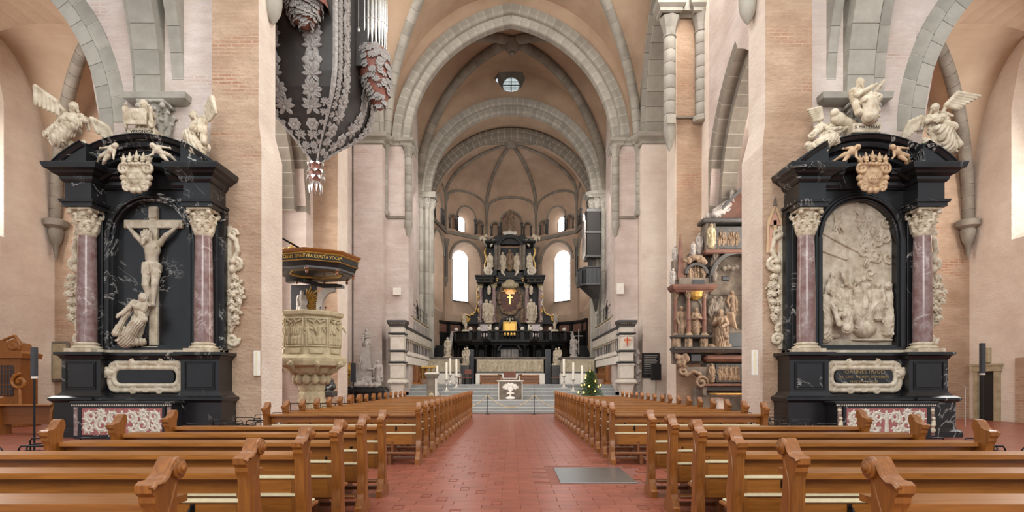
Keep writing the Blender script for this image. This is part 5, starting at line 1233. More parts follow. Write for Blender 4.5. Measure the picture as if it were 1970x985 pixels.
rp += chain([(rx(70), BY, rz(235)), (rx(310), BY, rz(362))], .05)+chain([(rx(70), BY, rz(352)), (rx(240), BY, rz(415))], .045)+chain([(rx(250), BY, rz(350)), (rx(250), BY, rz(590))], .03)+chain([(rx(110), BY+.03, rz(600)), (rx(110), BY+.03, rz(415)), (rx(188), BY+.03, rz(420)), (rx(188), BY+.03, rz(600))], .03)
rel = sculpt('carved_relief', rp, .0135, 'relief', t, .010, clip_y=.54, clip_x=(0, 1.085))
# figures seated on the two pediments
wl = dict(seated=True, mantle=True, fr=85, amp=.016)
def angel(label, cx, px, pz, s, m, face, lean, wings, ph, **P_):
    return statue('angel_statue', label, figure((0, 0, -.42*s), s, face, True, False, .018, wings=wings, ph=ph, lean=lean, **{**wl, **P_})+chain([(-.25, -.1, -.12*s), (.05, -.12, -.28*s), (.28, -.1, -.16*s)], [.11, .16, .10], fold=(.02, 40, ph)), .014, m, (px, 16.95, pz))
z_l = Z(285, 16.95)
angel('winged stone angel with one wing raised, over the outer corner of the crucifix altar', CX_L, X(147, 16.95), Z(262, 16.95), 1.62, 'cream', .35, -.05, [((-.56,.06,1.26), (.12,0,-1)), ((.50,.1,.66), (.25,0,-.97))], 1, hea=(.02,-.05,.93), rel=(.2,-.1,.66), rwr=(.05,-.2,.66), lel=(-.16,-.12,.64), lwr=(.0,-.22,.62), lan=(-.30,-.20,.26), ran=(-.1,-.25,.22), lkn=(-.16,-.24,.46), rkn=(.06,-.26,.48))
angel('slender winged stone angel over the nave corner of the crucifix altar', CX_L, X(385, 16.95), Z(270, 16.95), 1.56, 'cream', -.5, -.12, [((-.10,.12,.95), (-.1,0,-1)), ((.42,.06,1.14), (.1,0,-1))], 3, hea=(-.05,-.05,.92), lel=(-.17,-.06,.64), lwr=(-.12,-.16,.50), rel=(.17,-.06,.64), rwr=(.2,-.12,.5), lan=(.12,-.18,.16), ran=(.22,-.16,.12), lkn=(-.02,-.22,.42), rkn=(.14,-.22,.44))
statue('veil_saint_statue', 'stone woman holding out a face cloth at the crown of the crucifix altar', figure((0, 0, -.78), 1.62, 0, True, False, .022, mantle=True, ph=2, lel=(-.21,-.06,.70), lwr=(-.20,-.16,.78), rel=(.21,-.06,.70), rwr=(.22,-.16,.76))+[rbox((-.02, -.30, .24), (.30, .035, .24), .02, k=.03), ell((-.02, -.34, .28), (.11, .05, .15))]+[cap((s*.36, -.27, .48), (s*.38, -.24, -.02), .08, .06, fold=(.02, 40, 1), k=.03) for s in (-1, 1)]+[rbox((0, 0, -.95), (1, 1, .72), cut=True)], .014, 'cream', (X(271, 16.95)+.02, 17.05, Z(246, 16.95)))
pn = thing('statue_plinth', 'low pale plinth lettered S VERONICA under the veil saint', 'plinth', (X(272, 16.9), 17.0, Z(263, 16.9)-.02)); obj('block', MB().cbox(-.45, .42, -.16, .3, -.1, .26, .02), 'cream', pn); text('lettering', 'S. VERONICA', .13, 'dark', pn, (-.02, -.165, .145))
angel('stone angel leaning over its outstretched arm, nave corner of the nativity altar', CX_R, X(1568, 16.95), Z(270, 16.95), 1.55, 'cream', .5, .5, [((-.30,.10,1.12), (-.6,0,-.8)), ((.10,.12,1.05), (.2,0,-1))], 4, hea=(.05,-.05,.93), rel=(.14,-.10,.72), rwr=(.2,-.2,.88), lel=(-.08,-.14,.66), lwr=(.06,-.22,.78), lan=(-.30,-.12,.20), ran=(-.12,-.2,.1), lkn=(-.14,-.22,.46), rkn=(.04,-.24,.44))
angel('stone angel with a high spread wing, outer corner of the nativity altar', CX_R, X(1792, 16.95), Z(262, 16.95), 1.55, 'cream', -.35, .08, [((-.40,.1,.74), (-.2,0,-.97)), ((.34,.06,1.22), (.85,0,-.35))], 5, hea=(-.03,-.05,.93), lel=(-.16,-.10,.66), lwr=(.02,-.2,.68), rel=(.16,-.12,.66), rwr=(.0,-.22,.62), lan=(.10,-.18,.2), ran=(.32,-.14,.06), lkn=(.02,-.24,.46), rkn=(.18,-.22,.42))
statue('apostle_statue', 'bearded stone saint with raised hands at the crown of the nativity altar', figure((0, 0, -.45), 1.66, .15, True, False, .02, True, ph=3, rel=(.19,-.08,.68), rwr=(.24,-.2,.80), lel=(-.14,-.1,.66), lwr=(.06,-.22,.76), **wl)+[ell((-.62, .05, .05), (.22, .16, .2)), ell((-.75, .0, .2), .13), cap((-.55, .05, .0), (-.2, .1, -.1), .16, .14)], .014, 'cream', (X(1660, 16.95), 17.1, Z(226, 16.95)))
pn = thing('statue_plinth', 'low pale plinth lettered S MATTHIAS under the bearded saint', 'plinth', (X(1667, 16.9), 16.95, Z(250, 16.9)-.02)); obj('block', MB().cbox(-.44, .4, -.12, .35, -.08, .2, .02), 'cream', pn); text('lettering', 'S. MATTHIAS', .12, 'dark', pn, (-.02, -.125, .07))

# ================================================================ HANGING ORGAN
def petal(mb, d, L, w, h, r0=.15, n=5):
    """one domed petal or leaf: root r0 to tip L along direction d"""
    d = Vector(d).normalized(); q = Vector((-d.y, d.x)); vs = []
    for i in range(n+1):
        t = i/n; c = d*(r0+(L-r0)*t); ww = w*math.sin(PI*min(1, t*.86+.12))**.7*(1 if i < n else .05); hh = h*math.sin(PI*(.15+.75*t))
        for s, k in ((-1, 0), (-.55, .8), (0, .45), (.55, .8), (1, 0)): p = c+q*ww*s; vs.append((p.x, -hh*k, p.y))
    return mb.add(vs, [(i*5+j, i*5+j+1, i*5+6+j, i*5+5+j) for i in range(n) for j in range(4)])
def rosette(r, n=8, dome=.35):
    """flower in low relief lying in the x-z plane, facing -y"""
    mb = MB().ball((0, -r*.12, 0), r*.22, 8, (1, .6, 1))
    for i in range(n): a = 2*PI*i/n; petal(mb, (math.cos(a), math.sin(a)), r, r*2.5/n, r*.22, r*.2)
    return mb
def leafpair(r):
    mb = MB().ball((0, -.05*r, 0), r*.16, 8)
    for s in (-1, 1):
        for tip, w in (((.8*s, .75), .24), ((1.0*s, .12), .22), ((.62*s, -.68), .22), ((.25*s, .95), .16)): petal(mb, tip, r*Vector(tip).length, w*r, .2*r, .08*r)
    return mb
org = thing('hanging_organ', 'black organ case with silver flowers hanging like a swallow nest on the nave wall', 'organ', (-7.5, 22, 9.4))
OC3 = Vector((-7.5, 22, 9.4))
apx = Vector((-7.55, 22.0))
cor = [Vector((-9.4, 20.3)), Vector((-6.28, 20.3)), Vector((-5.95, 24.4)), Vector((-9.4, 24.4))]
lev = [(10.0, .055), (10.25, .13), (10.6, .26), (11.0, .44), (11.4, .62), (11.8, .78), (12.2, .90), (12.7, .98), (13.2, 1.0), (17.5, 1.0)]
def sc_at(z):
    for (z0, s0), (z1, s1) in zip(lev, lev[1:]):
        if z <= z1: return s0+(s1-s0)*max(0, (z-z0)/(z1-z0))
    return 1.0
def hull(i, z, k=1.0): p = apx.lerp(cor[i], sc_at(z)*k); return Vector((p.x, p.y, z))-OC3
mb = MB(); vs = [tuple(hull(i, z)) for z, s in lev for i in range(4)]
mb.add(vs, [(j*4+i, j*4+(i+1) % 4, j*4+4+(i+1) % 4, j*4+4+i) for j in range(len(lev)-1) for i in range(4)]+[(0, 1, 2, 3)])
obj('case', mb, 'organ', org)
def on_face(a, b, u, z):
    p = hull(a, z).lerp(hull(b, z), u); q = hull(a, z+.1).lerp(hull(b, z+.1), u); up = (q-p).normalized(); rt = (hull(b, z)-hull(a, z)).normalized(); n = rt.cross(up).normalized()
    R = Matrix((rt, -n, up)).transposed(); return p+n*.02, R.to_euler(), n
RS = [rosette(1.0, 9).mesh('silver_flower', 70), leafpair(1.0).mesh('silver_leaves', 70), rosette(1.0, 6).mesh('silver_flower', 70)]
def put(a, b, u, z, r, k, m='silver_m'):
    p, e, n = on_face(a, b, u, z); o = obj(['silver_flower', 'silver_leaves', 'silver_flower'][k], RS[k], m, org, loc=p+OC3*0, rot=e); o.scale = (r, r, r)
for a, b in ((0, 1), (1, 2)):
    W_ = (cor[b]-cor[a]).length
    for u0 in (.26, .74):
        z = 15.9; i = 0
        while z > 10.3:
            s = sc_at(z); r = min(.38, .33*W_*.5*s*(.8 if i % 3 == 1 else 1.0)+.04)
            if z > 13.2 and 14.2 < z < 14.0: pass
            uu = u0+(.5-u0)*.25*(1-s)
            if not (a == 0 and u0 < .5 and z > 15.0): put(a, b, uu, z, r, (0, 1, 2, 1)[i % 4])
            z -= r*1.25; i += 1
# raised silver ridges down the edges of the case, with leaf work on them
for e in (0, 1, 2):
    nb = {0: (0, 1), 1: (0, 1), 2: (1, 2)}[e]; zs = [17.5, 16, 15, 14, 13.2, 12.7, 12.2, 11.8, 11.4, 11.0, 10.6, 10.3, 10.0]
    pts = [hull(e, z, 1.01) for z in zs]
    obj('corner_ridge', MB().tube(pts, [.10 if z > 12 else .10*max(.4, sc_at(z)) for z in zs], 6), 'silver_m', org)
    for i in range(24):
        z = 16.6-i*.27; s = sc_at(z)
        if s < .12: break
        for side_ in ((nb[0], nb[1]),):
            u = {0: .06, 1: .94, 2: .94}[e]; p, eu, n = on_face(*side_, u, z)
            if not (e == 1 and z > 12):
                o = obj('silver_leaves', RS[1], 'silver', org, loc=p+n*.06, rot=eu); o.scale = (.25*max(s, .42),)*3
            if e == 1: p, eu, n = on_face(1, 2, .07, z); o = obj('silver_leaves', RS[1], 'silver', org, loc=p+n*.06, rot=eu); o.scale = (.25*max(s, .42),)*3
fin = obj('finial_core', MB().lathe([(.05, -.45), (.16, -.1), (.2, .15), (.17, .45), (.2, .62)], (apx.x-OC3.x, 0, 0), 14), 'orange', org, 40)
for ring, (n, r0, z0, r1, z1, w) in enumerate(((7, .16, .62, .30, .50, .16), (7, .14, .38, .36, .18, .17), (8, .16, .15, .36, -.08, .16), (8, .12, -.05, .24, -.55, .11))):
    for i in range(n):
        a = 2*PI*(i+.5*(ring % 2))/n; ca, sa = math.cos(a), math.sin(a)
        def q(r, v, z): return (apx.x-OC3.x+r*ca-v*sa, r*sa+v*ca, z)
        obj('leaf', MB().add([q(r0, -w*.5, z0), q(r0, w*.5, z0), q((r0+r1)/2+.04, w*.6, (z0+z1)/2+.02), q(r1, 0, z1), q((r0+r1)/2+.04, -w*.6, (z0+z1)/2+.02), q((r0+r1)/2+.09, 0, (z0+z1)/2+.05)], [(0, 1, 5), (1, 2, 5), (2, 3, 5), (3, 4, 5), (4, 0, 5)]), 'silver', org)
def turret(cx, cy, zt, zb, R, lean, seed, pipes=True):
    o = Vector((cx, cy, 0))-OC3; g = np.random.default_rng(seed)
    prof = [(R*.10, zb), (R*.42, zb+.22), (R*.70, zb+.7), (R*.90, zb+1.3), (R, zt-.4), (R*.94, zt)]
    L_ = lambda z: lean*max(0, (zt-z)/(zt-zb))
    bd = MB().lathe(prof, n=18); bd.mapped(lambda x, y, z: (x+L_(z), y, z)); obj('turret_foot', bd.mapped(lambda x, y, z: (x+o.x, y+o.y, z+o.z)), 'orange', org, 40)
    for i in range(150):
        t = g.random()**.8; z = zb+.05+(zt-zb-.1)*t; r = [np.interp(z, [p[1] for p in prof], [p[0] for p in prof])][0]; a = PI*(1+g.random()) if g.random() < .85 else g.random()*PI
        p = Vector((r*math.cos(a)+L_(z), r*math.sin(a), z))+o; e = obj('silver_flower' if i % 3 else 'silver_leaves', RS[i % 3], 'silver', org, loc=p+Vector((math.cos(a), math.sin(a), 0))*.04, rot=(-.25, 0, a+PI/2)); e.scale = (.11+.07*g.random(),)*3
    if pipes:
        for i in range(13):
            a = PI*(1.0+.98*i/12)+PI*.0; x, y = R*.86*math.cos(a), R*.86*math.sin(a); zz = zt+.55+.18*abs(i-6)*.4
            obj('organ_pipe', MB().lathe([(.018, zt-.05), (.066, zz), (.068, zz+.02), (.068, 18.5)], (x+o.x, y+o.y, o.z), 12), 'tin', org, 50)
        obj('pipe_core', MB().lathe([(R*.7, zt-.1), (R*.7, 18)], (o.x, o.y, o.z), 14), 'organ', org)
        for zz in (zt+.0, zt+1.0): obj('pipe_rail', MB().lathe([(R*.9, zz-.05), (R*.98, zz), (R*.9, zz+.05)], (o.x, o.y, o.z), 16, cap=False), 'silver', org)
turret(X(716, 23), 23, Z(100, 23), Z(212, 23), .66, .32, 4)
turret(X(578, 19.75), 19.95, Z(-10, 19.8), Z(50, 19.8), .86, .12, 9, False)
obj('turret_link', MB().box(-6.3-OC3.x, -5.6-OC3.x, 22.4-OC3.y, 23.6-OC3.y, 14-OC3.z, 18-OC3.z), 'organ', org)
obj('hanging_tassel', MB().lathe([(.03, -.18), (.05, -.1), (.02, 0), (.012, .02), (.012, 1.6)], (X(690, 21.6)-OC3.x, 21.6-OC3.y, Z(52, 21.6)-OC3.z), 8), 'silver', org)
# ================================================================ PULPIT
PY = 22.2; PXc = X(600, PY)
pul = thing('pulpit', 'octagonal ochre stone pulpit with carved relief panels on a carved pillar', 'pulpit', (PXc, PY, 0))
def octo(mb, prof, rot=PI/8, n=8): 
    b = MB().lathe(prof, n=n); c, s = math.cos(rot), math.sin(rot); return mb.merge(b, lambda x, y, z: (x*c-y*s, x*s+y*c, z))
ROT = -PI/2+.1
pz = lambda y: Z(y, PY)
obj('body', octo(MB(), [(1.05, pz(700)), (1.10, pz(692)), (1.10, pz(612)), (1.0, pz(608))], ROT), 'ochre', pul)
obj('top_moulding', octo(MB(), [(1.08, pz(614)), (1.20, pz(610)), (1.22, pz(604)), (1.12, pz(602))], ROT), 'ochre', pul)
obj('base_moulding', octo(MB(), [(.86, pz(718)), (1.0, pz(708)), (1.28, pz(704)), (1.33, pz(696)), (1.33, pz(691)), (1.18, pz(686)), (1.1, pz(684))], ROT), 'ochre', pul)
apo = 1.10*math.cos(PI/8)
for i in range(-3, 3):
    a = ROT+PI/8+PI/4*i
    if math.sin(a) > .45: continue
    ca, sa = math.cos(a), math.sin(a); R = Matrix(((-sa, -ca, 0), (ca, -sa, 0), (0, 0, 1))) ; R = Matrix(((-sa, -ca, 0), (ca, -sa, 0), (0, 0, 1)))
    base = Vector((ca*apo, sa*apo, 0)); zc_ = (pz(612)+pz(672))/2; hgt = pz(618)-pz(668)
    # panel frame: local u along the face
    fr = MB(); u, v = .35, hgt/2
    for x0, x1, z0, z1 in ((-u-.05, -u, -v, v), (u, u+.05, -v, v), (-u-.05, u+.05, v-.03, v+.03), (-u-.05, u+.05, -v-.05, -v)): fr.cbox(x0, x1, -.05, .02, z0, z1, .012)
    fr.cbox(-.26, .26, -.045, .02, -v-.30, -v-.12, .015); fr.tube([(-u*.9, -.03, v-.06), (-u*.3, -.05, v-.16), (0, -.05, v-.03), (u*.3, -.05, v-.16), (u*.9, -.03, v-.06)], .035, 6)
    eu = (0, 0, a+PI/2)
    obj('panel_frame', fr, 'ochre', pul, loc=base+Vector((0, 0, zc_)), rot=eu)
    pr = []; g = np.random.default_rng(20+i)
    for q in range(4): pr += figure((-.24+.16*q, .02, -v+.04), (.70+.24*g.random())*hgt, g.random()-.5, flat=.8, fr=100, ph=q+i, mantle=q % 2 == 0, lean=(g.random()-.5)*.4, rel=(.17,-.06,.72), rwr=(.22,-.1,.84-.3*g.random()))
    pr += [ell((.2*(g.random()-.5), .02, -v*.5), (.14, .08, .09))]+spiral((-.15, .28), .1, .03, 1.1, 1, .0, .025)
    obj('relief_panel', sdf_mesh('relief_panel', pr, .014, .008, .035), 'ochre', pul, loc=base+Vector((0, 0, zc_)), rot=eu)
    sculpt('bracket_head', [ell((0, 0, 0), (.11, .12, .12)), ell((0, -.1, .0), (.07, .06, .09)), cap((0, .02, -.05), (0, .15, -.25), .1, .05)]+[ell((.1*math.cos(q), -.03, .1*math.sin(q)), .04, k=.01) for q in range(6)], .022, 'ochre', pul, loc=Vector((ca*1.22, sa*1.22, pz(702))), rot=eu)
cp = [ell((0, 0, pz(716)), (.72, .72, .18))]+[cap((0, 0, pz(718)), (0, 0, pz(736)), .60, .42)]
for i in range(12): a = 2*PI*i/12; cp += [ell((.58*math.cos(a), .58*math.sin(a), pz(730)), (.15, .15, .2)), ell((.66*math.cos(a+.26), .66*math.sin(a+.26), pz(716)), (.14, .14, .12)), cap((.5*math.cos(a), .5*math.sin(a), pz(738)), (.62*math.cos(a), .62*math.sin(a), pz(722)), .05, .07)]
sculpt('corbel_carving', cp, .03, 'ochre', pul, .02)
sculpt('pillar', [cap((0, 0, .05), (0, 0, pz(738)), .42, .40), rbox((0, 0, .12), (.55, .55, .12), .03), cap((0, 0, pz(742)), (0, 0, pz(738)), .5, .52)]+[p for i in range(6) for p in figure((.42*math.cos(PI+PI*i/5), .42*math.sin(PI+PI*i/5), .3), 1.1, PI*i/5-PI/2, flat=.8, ph=i)], .03, 'ochre', pul, .03)
obj('pillar_shaft_slab', MB().box(-.95, -.55, .1, .4, 0, pz(702)), 'plaster', pul)
for dx, kk in ((.42, 0), (.62, 1)): obj('reading_lamp' if kk == 0 else 'microphone', MB().tube([(dx, -.3, pz(604)), (dx, -.32, pz(598)), (dx+.03, -.36, pz(594))], .012, 6).ball((dx+.03, -.36, pz(594)), .035, 8), 'iron', pul)
bk = thing('pulpit_tester_board', 'carved pulpit wall board with golden sun rays and a black curved cornice', 'board', (PXc, PY+.95, pz(607)))
dz = lambda y: Z(y, PY+.95)-pz(607)
obj('board', MB().cbox(-1.2, -.15, 0, .12, 0, dz(548), .02), 'slab', bk)
for i in range(15):
    a = -1.25+2.6*i/14; L_ = (.62 if i % 2 else .5)*1.15; c0 = Vector((-.62, -.04, .62)); d = Vector((math.cos(a), 0, math.sin(a))); n = Vector((-d.z, 0, d.x))*.035
    obj('gold_ray', MB().add([tuple(c0+d*.18-n*.5), tuple(c0+d*.18+n*.5), tuple(c0+d*L_+n), tuple(c0+d*L_-n), tuple(c0+d*.2+Vector((0, -.04, 0))), tuple(c0+d*L_*.98+Vector((0, -.04, 0)))], [(0, 4, 5, 3), (1, 2, 5, 4), (2, 3, 5), (0, 1, 4), (0, 3, 2, 1)]), 'gold', bk)
sculpt('figure_relief', figure((-.70, -.1, .0), 1.1, .3, mantle=True, ph=2)+[ell((-.62, -.08, .62), (.16, .1, .16))]+fruit([(-.9, .1, .1), (-.4, .08, .12)], .06, -.05, 14, 3), .025, 'greystatue', bk)
obj('scroll_bracket', MB().prism([(-.12, 0), (.1, 0), (.1, .45), (.16, .75), (.34, 1.0), (.62, 1.08), (.62, 1.22), (.2, 1.22), (-.02, 1.0), (-.12, .6)], -.12, .12), 'greystatue', bk)
obj('cornice', MB().prism([(-1.3, 1.42), (-.9, 1.46), (-.3, 1.34), (.2, 1.2), (.7, 1.22), (.95, 1.22), (.95, 1.32), (.7, 1.36), (.2, 1.36), (-.3, 1.5), (-.9, 1.64), (-1.3, 1.62)], -.25, .15), 'black', bk)
cn = thing('sounding_board', 'dark octagonal pulpit canopy with gilt lettering on its rim and a tie rod', 'canopy', (X(608, PY), PY, pz(510)))
cz = lambda y: Z(y, PY)-pz(510)
r0 = 1.66
obj('soffit', octo(MB(), [(.02, cz(524)), (.95, cz(525)), (1.0, cz(527)), (1.42, cz(531)), (1.48, cz(528)), (1.46, cz(520))], ROT), 'screen_dark', cn)
obj('frieze', octo(MB(), [(1.46, cz(526)), (1.56, cz(514)), (1.60, cz(513))], ROT), 'blackpaint', cn)
obj('letter_band', octo(MB(), [(1.56, cz(515)), (1.585, cz(514.6)), (1.60, cz(503)), (1.56, cz(502.5))], ROT), 'dark', cn)
obj('gilt_rims', octo(octo(MB(), [(1.58, cz(516)), (1.62, cz(515)), (1.58, cz(514))], ROT), [(1.60, cz(504)), (1.65, cz(502.6)), (1.60, cz(501))], ROT), 'gold', cn)
obj('top_moulding', octo(MB(), [(1.58, cz(502)), (1.70, cz(497.5)), (1.72, cz(495)), (1.5, cz(494)), (.2, cz(490)), (.01, cz(490))], ROT), 'oak_v', cn)
for i, s_ in ((-2, 'NE CESSES.'), (-1, 'QVASI TVBA'), (0, 'EXALTA'), (-3, 'CLAMA')):
    a = ROT+PI/8+PI/4*i
    if i == -3: continue
for k_, s_ in enumerate(('NE CESSES. QVASI', 'TVBA EXALTA VOCEM')):
    a = ROT-PI/8+PI/4*k_; ap_ = 1.60*math.cos(PI/8)+.004
    text('lettering', s_, .165, 'goldtext', cn, (math.cos(a)*ap_, math.sin(a)*ap_, cz(508.6)), (PI/2, 0, a+PI/2), .006, .78)
for i in range(8): a = ROT+PI/4*i; obj('pendant_knob', MB().lathe([(.01, -.16), (.05, -.12), (.06, -.06), (.03, -.02), (.09, .02), (.09, .06)], (1.40*math.cos(a), 1.40*math.sin(a), cz(531)), 10), 'oak_dark', cn, 50)
obj('inner_ring', MB().merge(MB().lathe([(.95, cz(528)), (1.0, cz(529)), (1.0, cz(526)), (.95, cz(526)), (.95, cz(528))], n=8, cap=False), lambda x, y, z: (x*math.cos(ROT)-y*math.sin(ROT), x*math.sin(ROT)+y*math.cos(ROT), z)), 'gold', cn)
sculpt('finial', fruit([(-.45, .2, .12), (-.2, .3, .15), (.1, .2, .1)], .08, -.1, 20, 5)+[cap((-.2, -.1, .1), (-.2, -.1, .55), .05, .03)], .03, 'gold', cn, .015).location = (-.9, .5, cz(488))
tr = obj('tie_rod', MB().tube([W(531, 452, 19.6)-Vector((X(608, PY), PY, pz(510))), W(606, 494, 21.7)-Vector((X(608, PY), PY, pz(510)))], .035, 8).ball(tuple(W(532, 452, 19.6)-Vector((X(608, PY), PY, pz(510)))), .09, 8), 'iron', cn)
lw = thing('side_tabernacle', 'small grey carved stone pedestal half hidden behind the pulpit pillar', 'pedestal', (X(626, 24.5), 24.5, 0)); obj('pedestal', MB().lathe([(.42, 0), (.42, .15), (.3, .25), (.32, .9), (.4, 1.0)], n=4), 'greystatue', lw); sculpt('capital_head', fruit([(-.2, 1.25, .2), (.3, 1.5, .25)], .12, 0, 30, 3)+[rbox((0, 0, 1.1), (.42, .35, .12), .03)], .035, 'screen_dark', lw, .02)

# ================================================================ RENAISSANCE EPITAPH BY THE SECOND PIER
EY = 25.6; E0 = Vector((X(1360, EY), EY, 0))
ep = thing('epitaph', 'tall carved grey Renaissance epitaph altar with red columns and many small figures', 'epitaph', E0)
ex = lambda x: X(x, EY)-E0.x
ez = lambda y: Z(y, EY)
def ebox(name, xa, xb, ya, yb, d0, d1, m, c=.02): return obj(name, MB().cbox(ex(xa), ex(xb), d0, d1, ez(yb), ez(ya), c), m, ep)
xr = 1446
ebox('backing_slab', 1356, xr, 424, 790, .35, .6, 'epitaph'); ebox('backing_slab', 1298, 1358, 545, 700, .3, .6, 'epitaph'); ebox('pier_foot', 1340, xr, 745, 806, .25, .6, 'epitaph')
obj('main_ledge', MB().mould([(0,0),(.05,.03),(.1,.12),(.14,.16),(.14,.26),(0,.28)], [(ex(1299), .4), (ex(1299), -.3), (ex(1330), -.34), (ex(xr), -.34), (ex(xr), .4)], ez(680)).merge(MB().box(ex(1299), ex(xr), -.32, .4, ez(680), ez(669))), 'screen_dark', ep)
obj('column_ledge', MB().mould([(0,0),(.08,.06),(.1,.14),(0,.16)], [(ex(1297), .4), (ex(1297), -.25), (ex(1362), -.25), (ex(1362), .4)], ez(652)).merge(MB().box(ex(1297), ex(1362), -.25, .4, ez(652), ez(646))), 'screen_dark', ep)
obj('entablature', MB().mould([(0,0),(.04,.06),(.1,.1),(.16,.2),(.18,.3),(0,.32)], [(ex(1296), .4), (ex(1296), -.28), (ex(1366), -.28), (ex(1366), .4)], ez(563)).merge(MB().box(ex(1296), ex(1366), -.28, .4, ez(563), ez(549))), 'redstone', ep)
for i, x in enumerate((1300, 1322, 1352)):
    d = -.16 if i else .05
    obj('column_base', column_base(MB(), (ex(x), d), .10, ez(646), .16), 'epitaph_fig', ep, 40)
    obj('column', MB().lathe([(.10, ez(642)), (.11, ez(625)), (.10, ez(618)), (.12, ez(616)), (.10, ez(614)), (.085, ez(572))], (ex(x), d, 0), 14), 'redstone', ep, 40)
    sculpt('capital', acanthus_capital(.14, .09, .24, ez(573), (ex(x), d)), .02, 'epitaph_fig', ep, .01)
    sculpt('plinth_figure', figure((ex(x), -.24, ez(669)), ez(650)-ez(669), 0, ph=i, mantle=True)+[rbox((ex(x), -.1, ez(660)), (.17, .12, .2), .03)], .015, 'epitaph_fig', ep)
def efig(x, yb, yt, d, m='epitaph_fig', nm='statuette', **k):
    return sculpt(nm, figure((ex(x), d, ez(yb)), (ez(yt)-ez(yb))/.99, **{**dict(fr=100, amp=.018, mantle=True), **k}), .016, m, ep)
obj('shell_niche', MB().lathe([(.42, ez(648)), (.42, ez(590))], (ex(1337), .3, 0), 14, PI, 2*PI, False).ball((ex(1337), .3, ez(590)), .42, 12), 'epitaph', ep, 60)
efig(1337, 648, 594, -.12, ph=1, lwr=(-.0,-.16,.62), rel=(.16,-.05,.63), rwr=(.05,-.16,.66)); efig(1311, 648, 590, .0, ph=2)
obj('canopy', MB().lathe([(.1, ez(578)), (.3, ez(572)), (.34, ez(566)), (.36, ez(562))], (ex(1337), -.05, 0), 10), 'gold', ep)
efig(1382, 676, 598, -.22, ph=3, nm='angel', face=-.4, lel=(-.14,-.08,.66), lwr=(-.02,-.2,.72), rel=(.16,-.06,.64), rwr=(.1,-.2,.60), wings=[((-.24,.1,.82),(-.1,0,-1)), ((.26,.1,.9),(.2,0,-1))])
sculpt('rock_base', [ell((ex(1380), -.18, ez(674)), (.5, .2, .16), fold=(.03, 20, 1)), ell((ex(1396), -.15, ez(668)), (.22, .16, .2)), ell((ex(1366), -.2, ez(670)), (.2, .15, .2))], .03, 'epitaph_fig', ep)
cr = []
for i in range(22): x = 1366+4.0*(i % 11)+2*(i//11); cr += figure((ex(x), .18-.05*(i//11), ez(640-8*(i//11))), 1.35+.12*math.sin(i*2.1), math.sin(i), ph=i, flat=.9, mantle=i % 3 == 0)
sculpt('carved_crowd', cr, .02, 'epitaph', ep, .015)
efig(1408, 616, 560, .0, ph=5, nm='robed_figure')
obj('tomb_panel', MB().cbox(ex(1395), ex(xr), -.1, .2, ez(668), ez(640), .03), 'slab', ep); obj('tomb_frame', MB().box(ex(1391), ex(xr), -.06, .2, ez(672), ez(668)).box(ex(1391), ex(xr), -.12, .2, ez(641), ez(635)), 'epitaph', ep)
obj('triangle_gable', MB().prism([(ex(1385), ez(636)), (ex(1425), ez(636)), (ex(1405), ez(622))], -.1, .2), 'epitaph', ep)
# upper stage over the columns: small arched relief, obelisk, statuettes
sg_ = MB().arcmould([(0, -.2), (.12, -.2), (.12, .2), (0, .2)], (ex(1338), ez(530)), .42, .12, PI-.12, 20)
obj('small_arch', sg_, 'screen_dark', ep)
cr = [ell((ex(1338), .05, ez(526)), (.42, .08, .34))]
for i in range(5): cr += figure((ex(1325+6*i), -.02, ez(538)), .62, i-2, ph=i, flat=.8)
sculpt('arch_relief', cr, .016, 'epitaph_fig', ep, .01)
ebox('attic_block', 1304, 1366, 536, 552, -.2, .4, 'epitaph'); ebox('attic_panel', 1330, 1352, 540, 550, -.24, -.18, 'slab')
for x, d in ((1326, -.1), (1352, -.1)): efig(x, 538, 512, d, ph=int(x), nm='statuette')
obj('obelisk', MB().prism([(-.16, 0), (.16, 0), (.02, ez(451)-ez(540)), (-.02, ez(451)-ez(540))], -.12, .12).mapped(lambda x, y, z: (x+ex(1309), y*(1-.8*z/(ez(451)-ez(540))), z+ez(540))), 'redstone', ep)
for x, yb, yt, d in ((1295, 549, 517, .0), (1300, 500, 472, .1), (1334, 492, 465, .0), (1347, 486, 448, .1)): efig(x, yb, yt, d, 'greystatue', ph=int(x), nm='statuette')
ebox('bracket', 1293, 1300, 548, 556, -.1, .3, 'greystatue'); obj('post', MB().box(ex(1296), ex(1304), .0, .4, ez(549), ez(500)), 'epitaph', ep); obj('upper_post', MB().box(ex(1326), ex(1354), .1, .4, ez(516), ez(487)), 'epitaph', ep)
sculpt('crest', fruit([(ex(1318), ez(505), .15), (ex(1338), ez(496), .2), (ex(1354), ez(506), .15)], .1, -.1, 40, 7)+[rbox((ex(1338), .1, ez(497)), (.3, .2, .12), .04)], .03, 'epitaph_fig', ep, .015)
# great arch and top stage
obj('great_arch', MB().arcmould([(0, -.25), (.16, -.25), (.2, -.1), (.2, .35), (0, .35)], (ex(1418), ez(540)), 1.15, PI/2-.6, PI+.1, 24), 'screen_dark', ep)
obj('great_arch_inner', MB().plate([(ex(1418)-1.1, ez(565)), (ex(1418)+.6, ez(565)), (ex(1418)+.6, ez(493))]+[(ex(1418)+1.15*math.cos(a), ez(540)+1.15*math.sin(a)) for a in [PI/2+PI/2*i/10 for i in range(11)]], .34, .04), 'epitaph', ep)
sculpt('arch_spandrel_figures', figure((ex(1372), -.1, ez(520)), 1.0, .3, mantle=True, lean=.2)+figure((ex(1372), -.15, ez(548)), .7, -.3, seated=True)+[ell((ex(1392+8*i), -.0, ez(517-3*(i % 2))), .12) for i in range(4)], .03, 'epitaph', ep)
ebox('plaque', 1393, 1408, 529, 538, .25, .32, 'slab', .06)
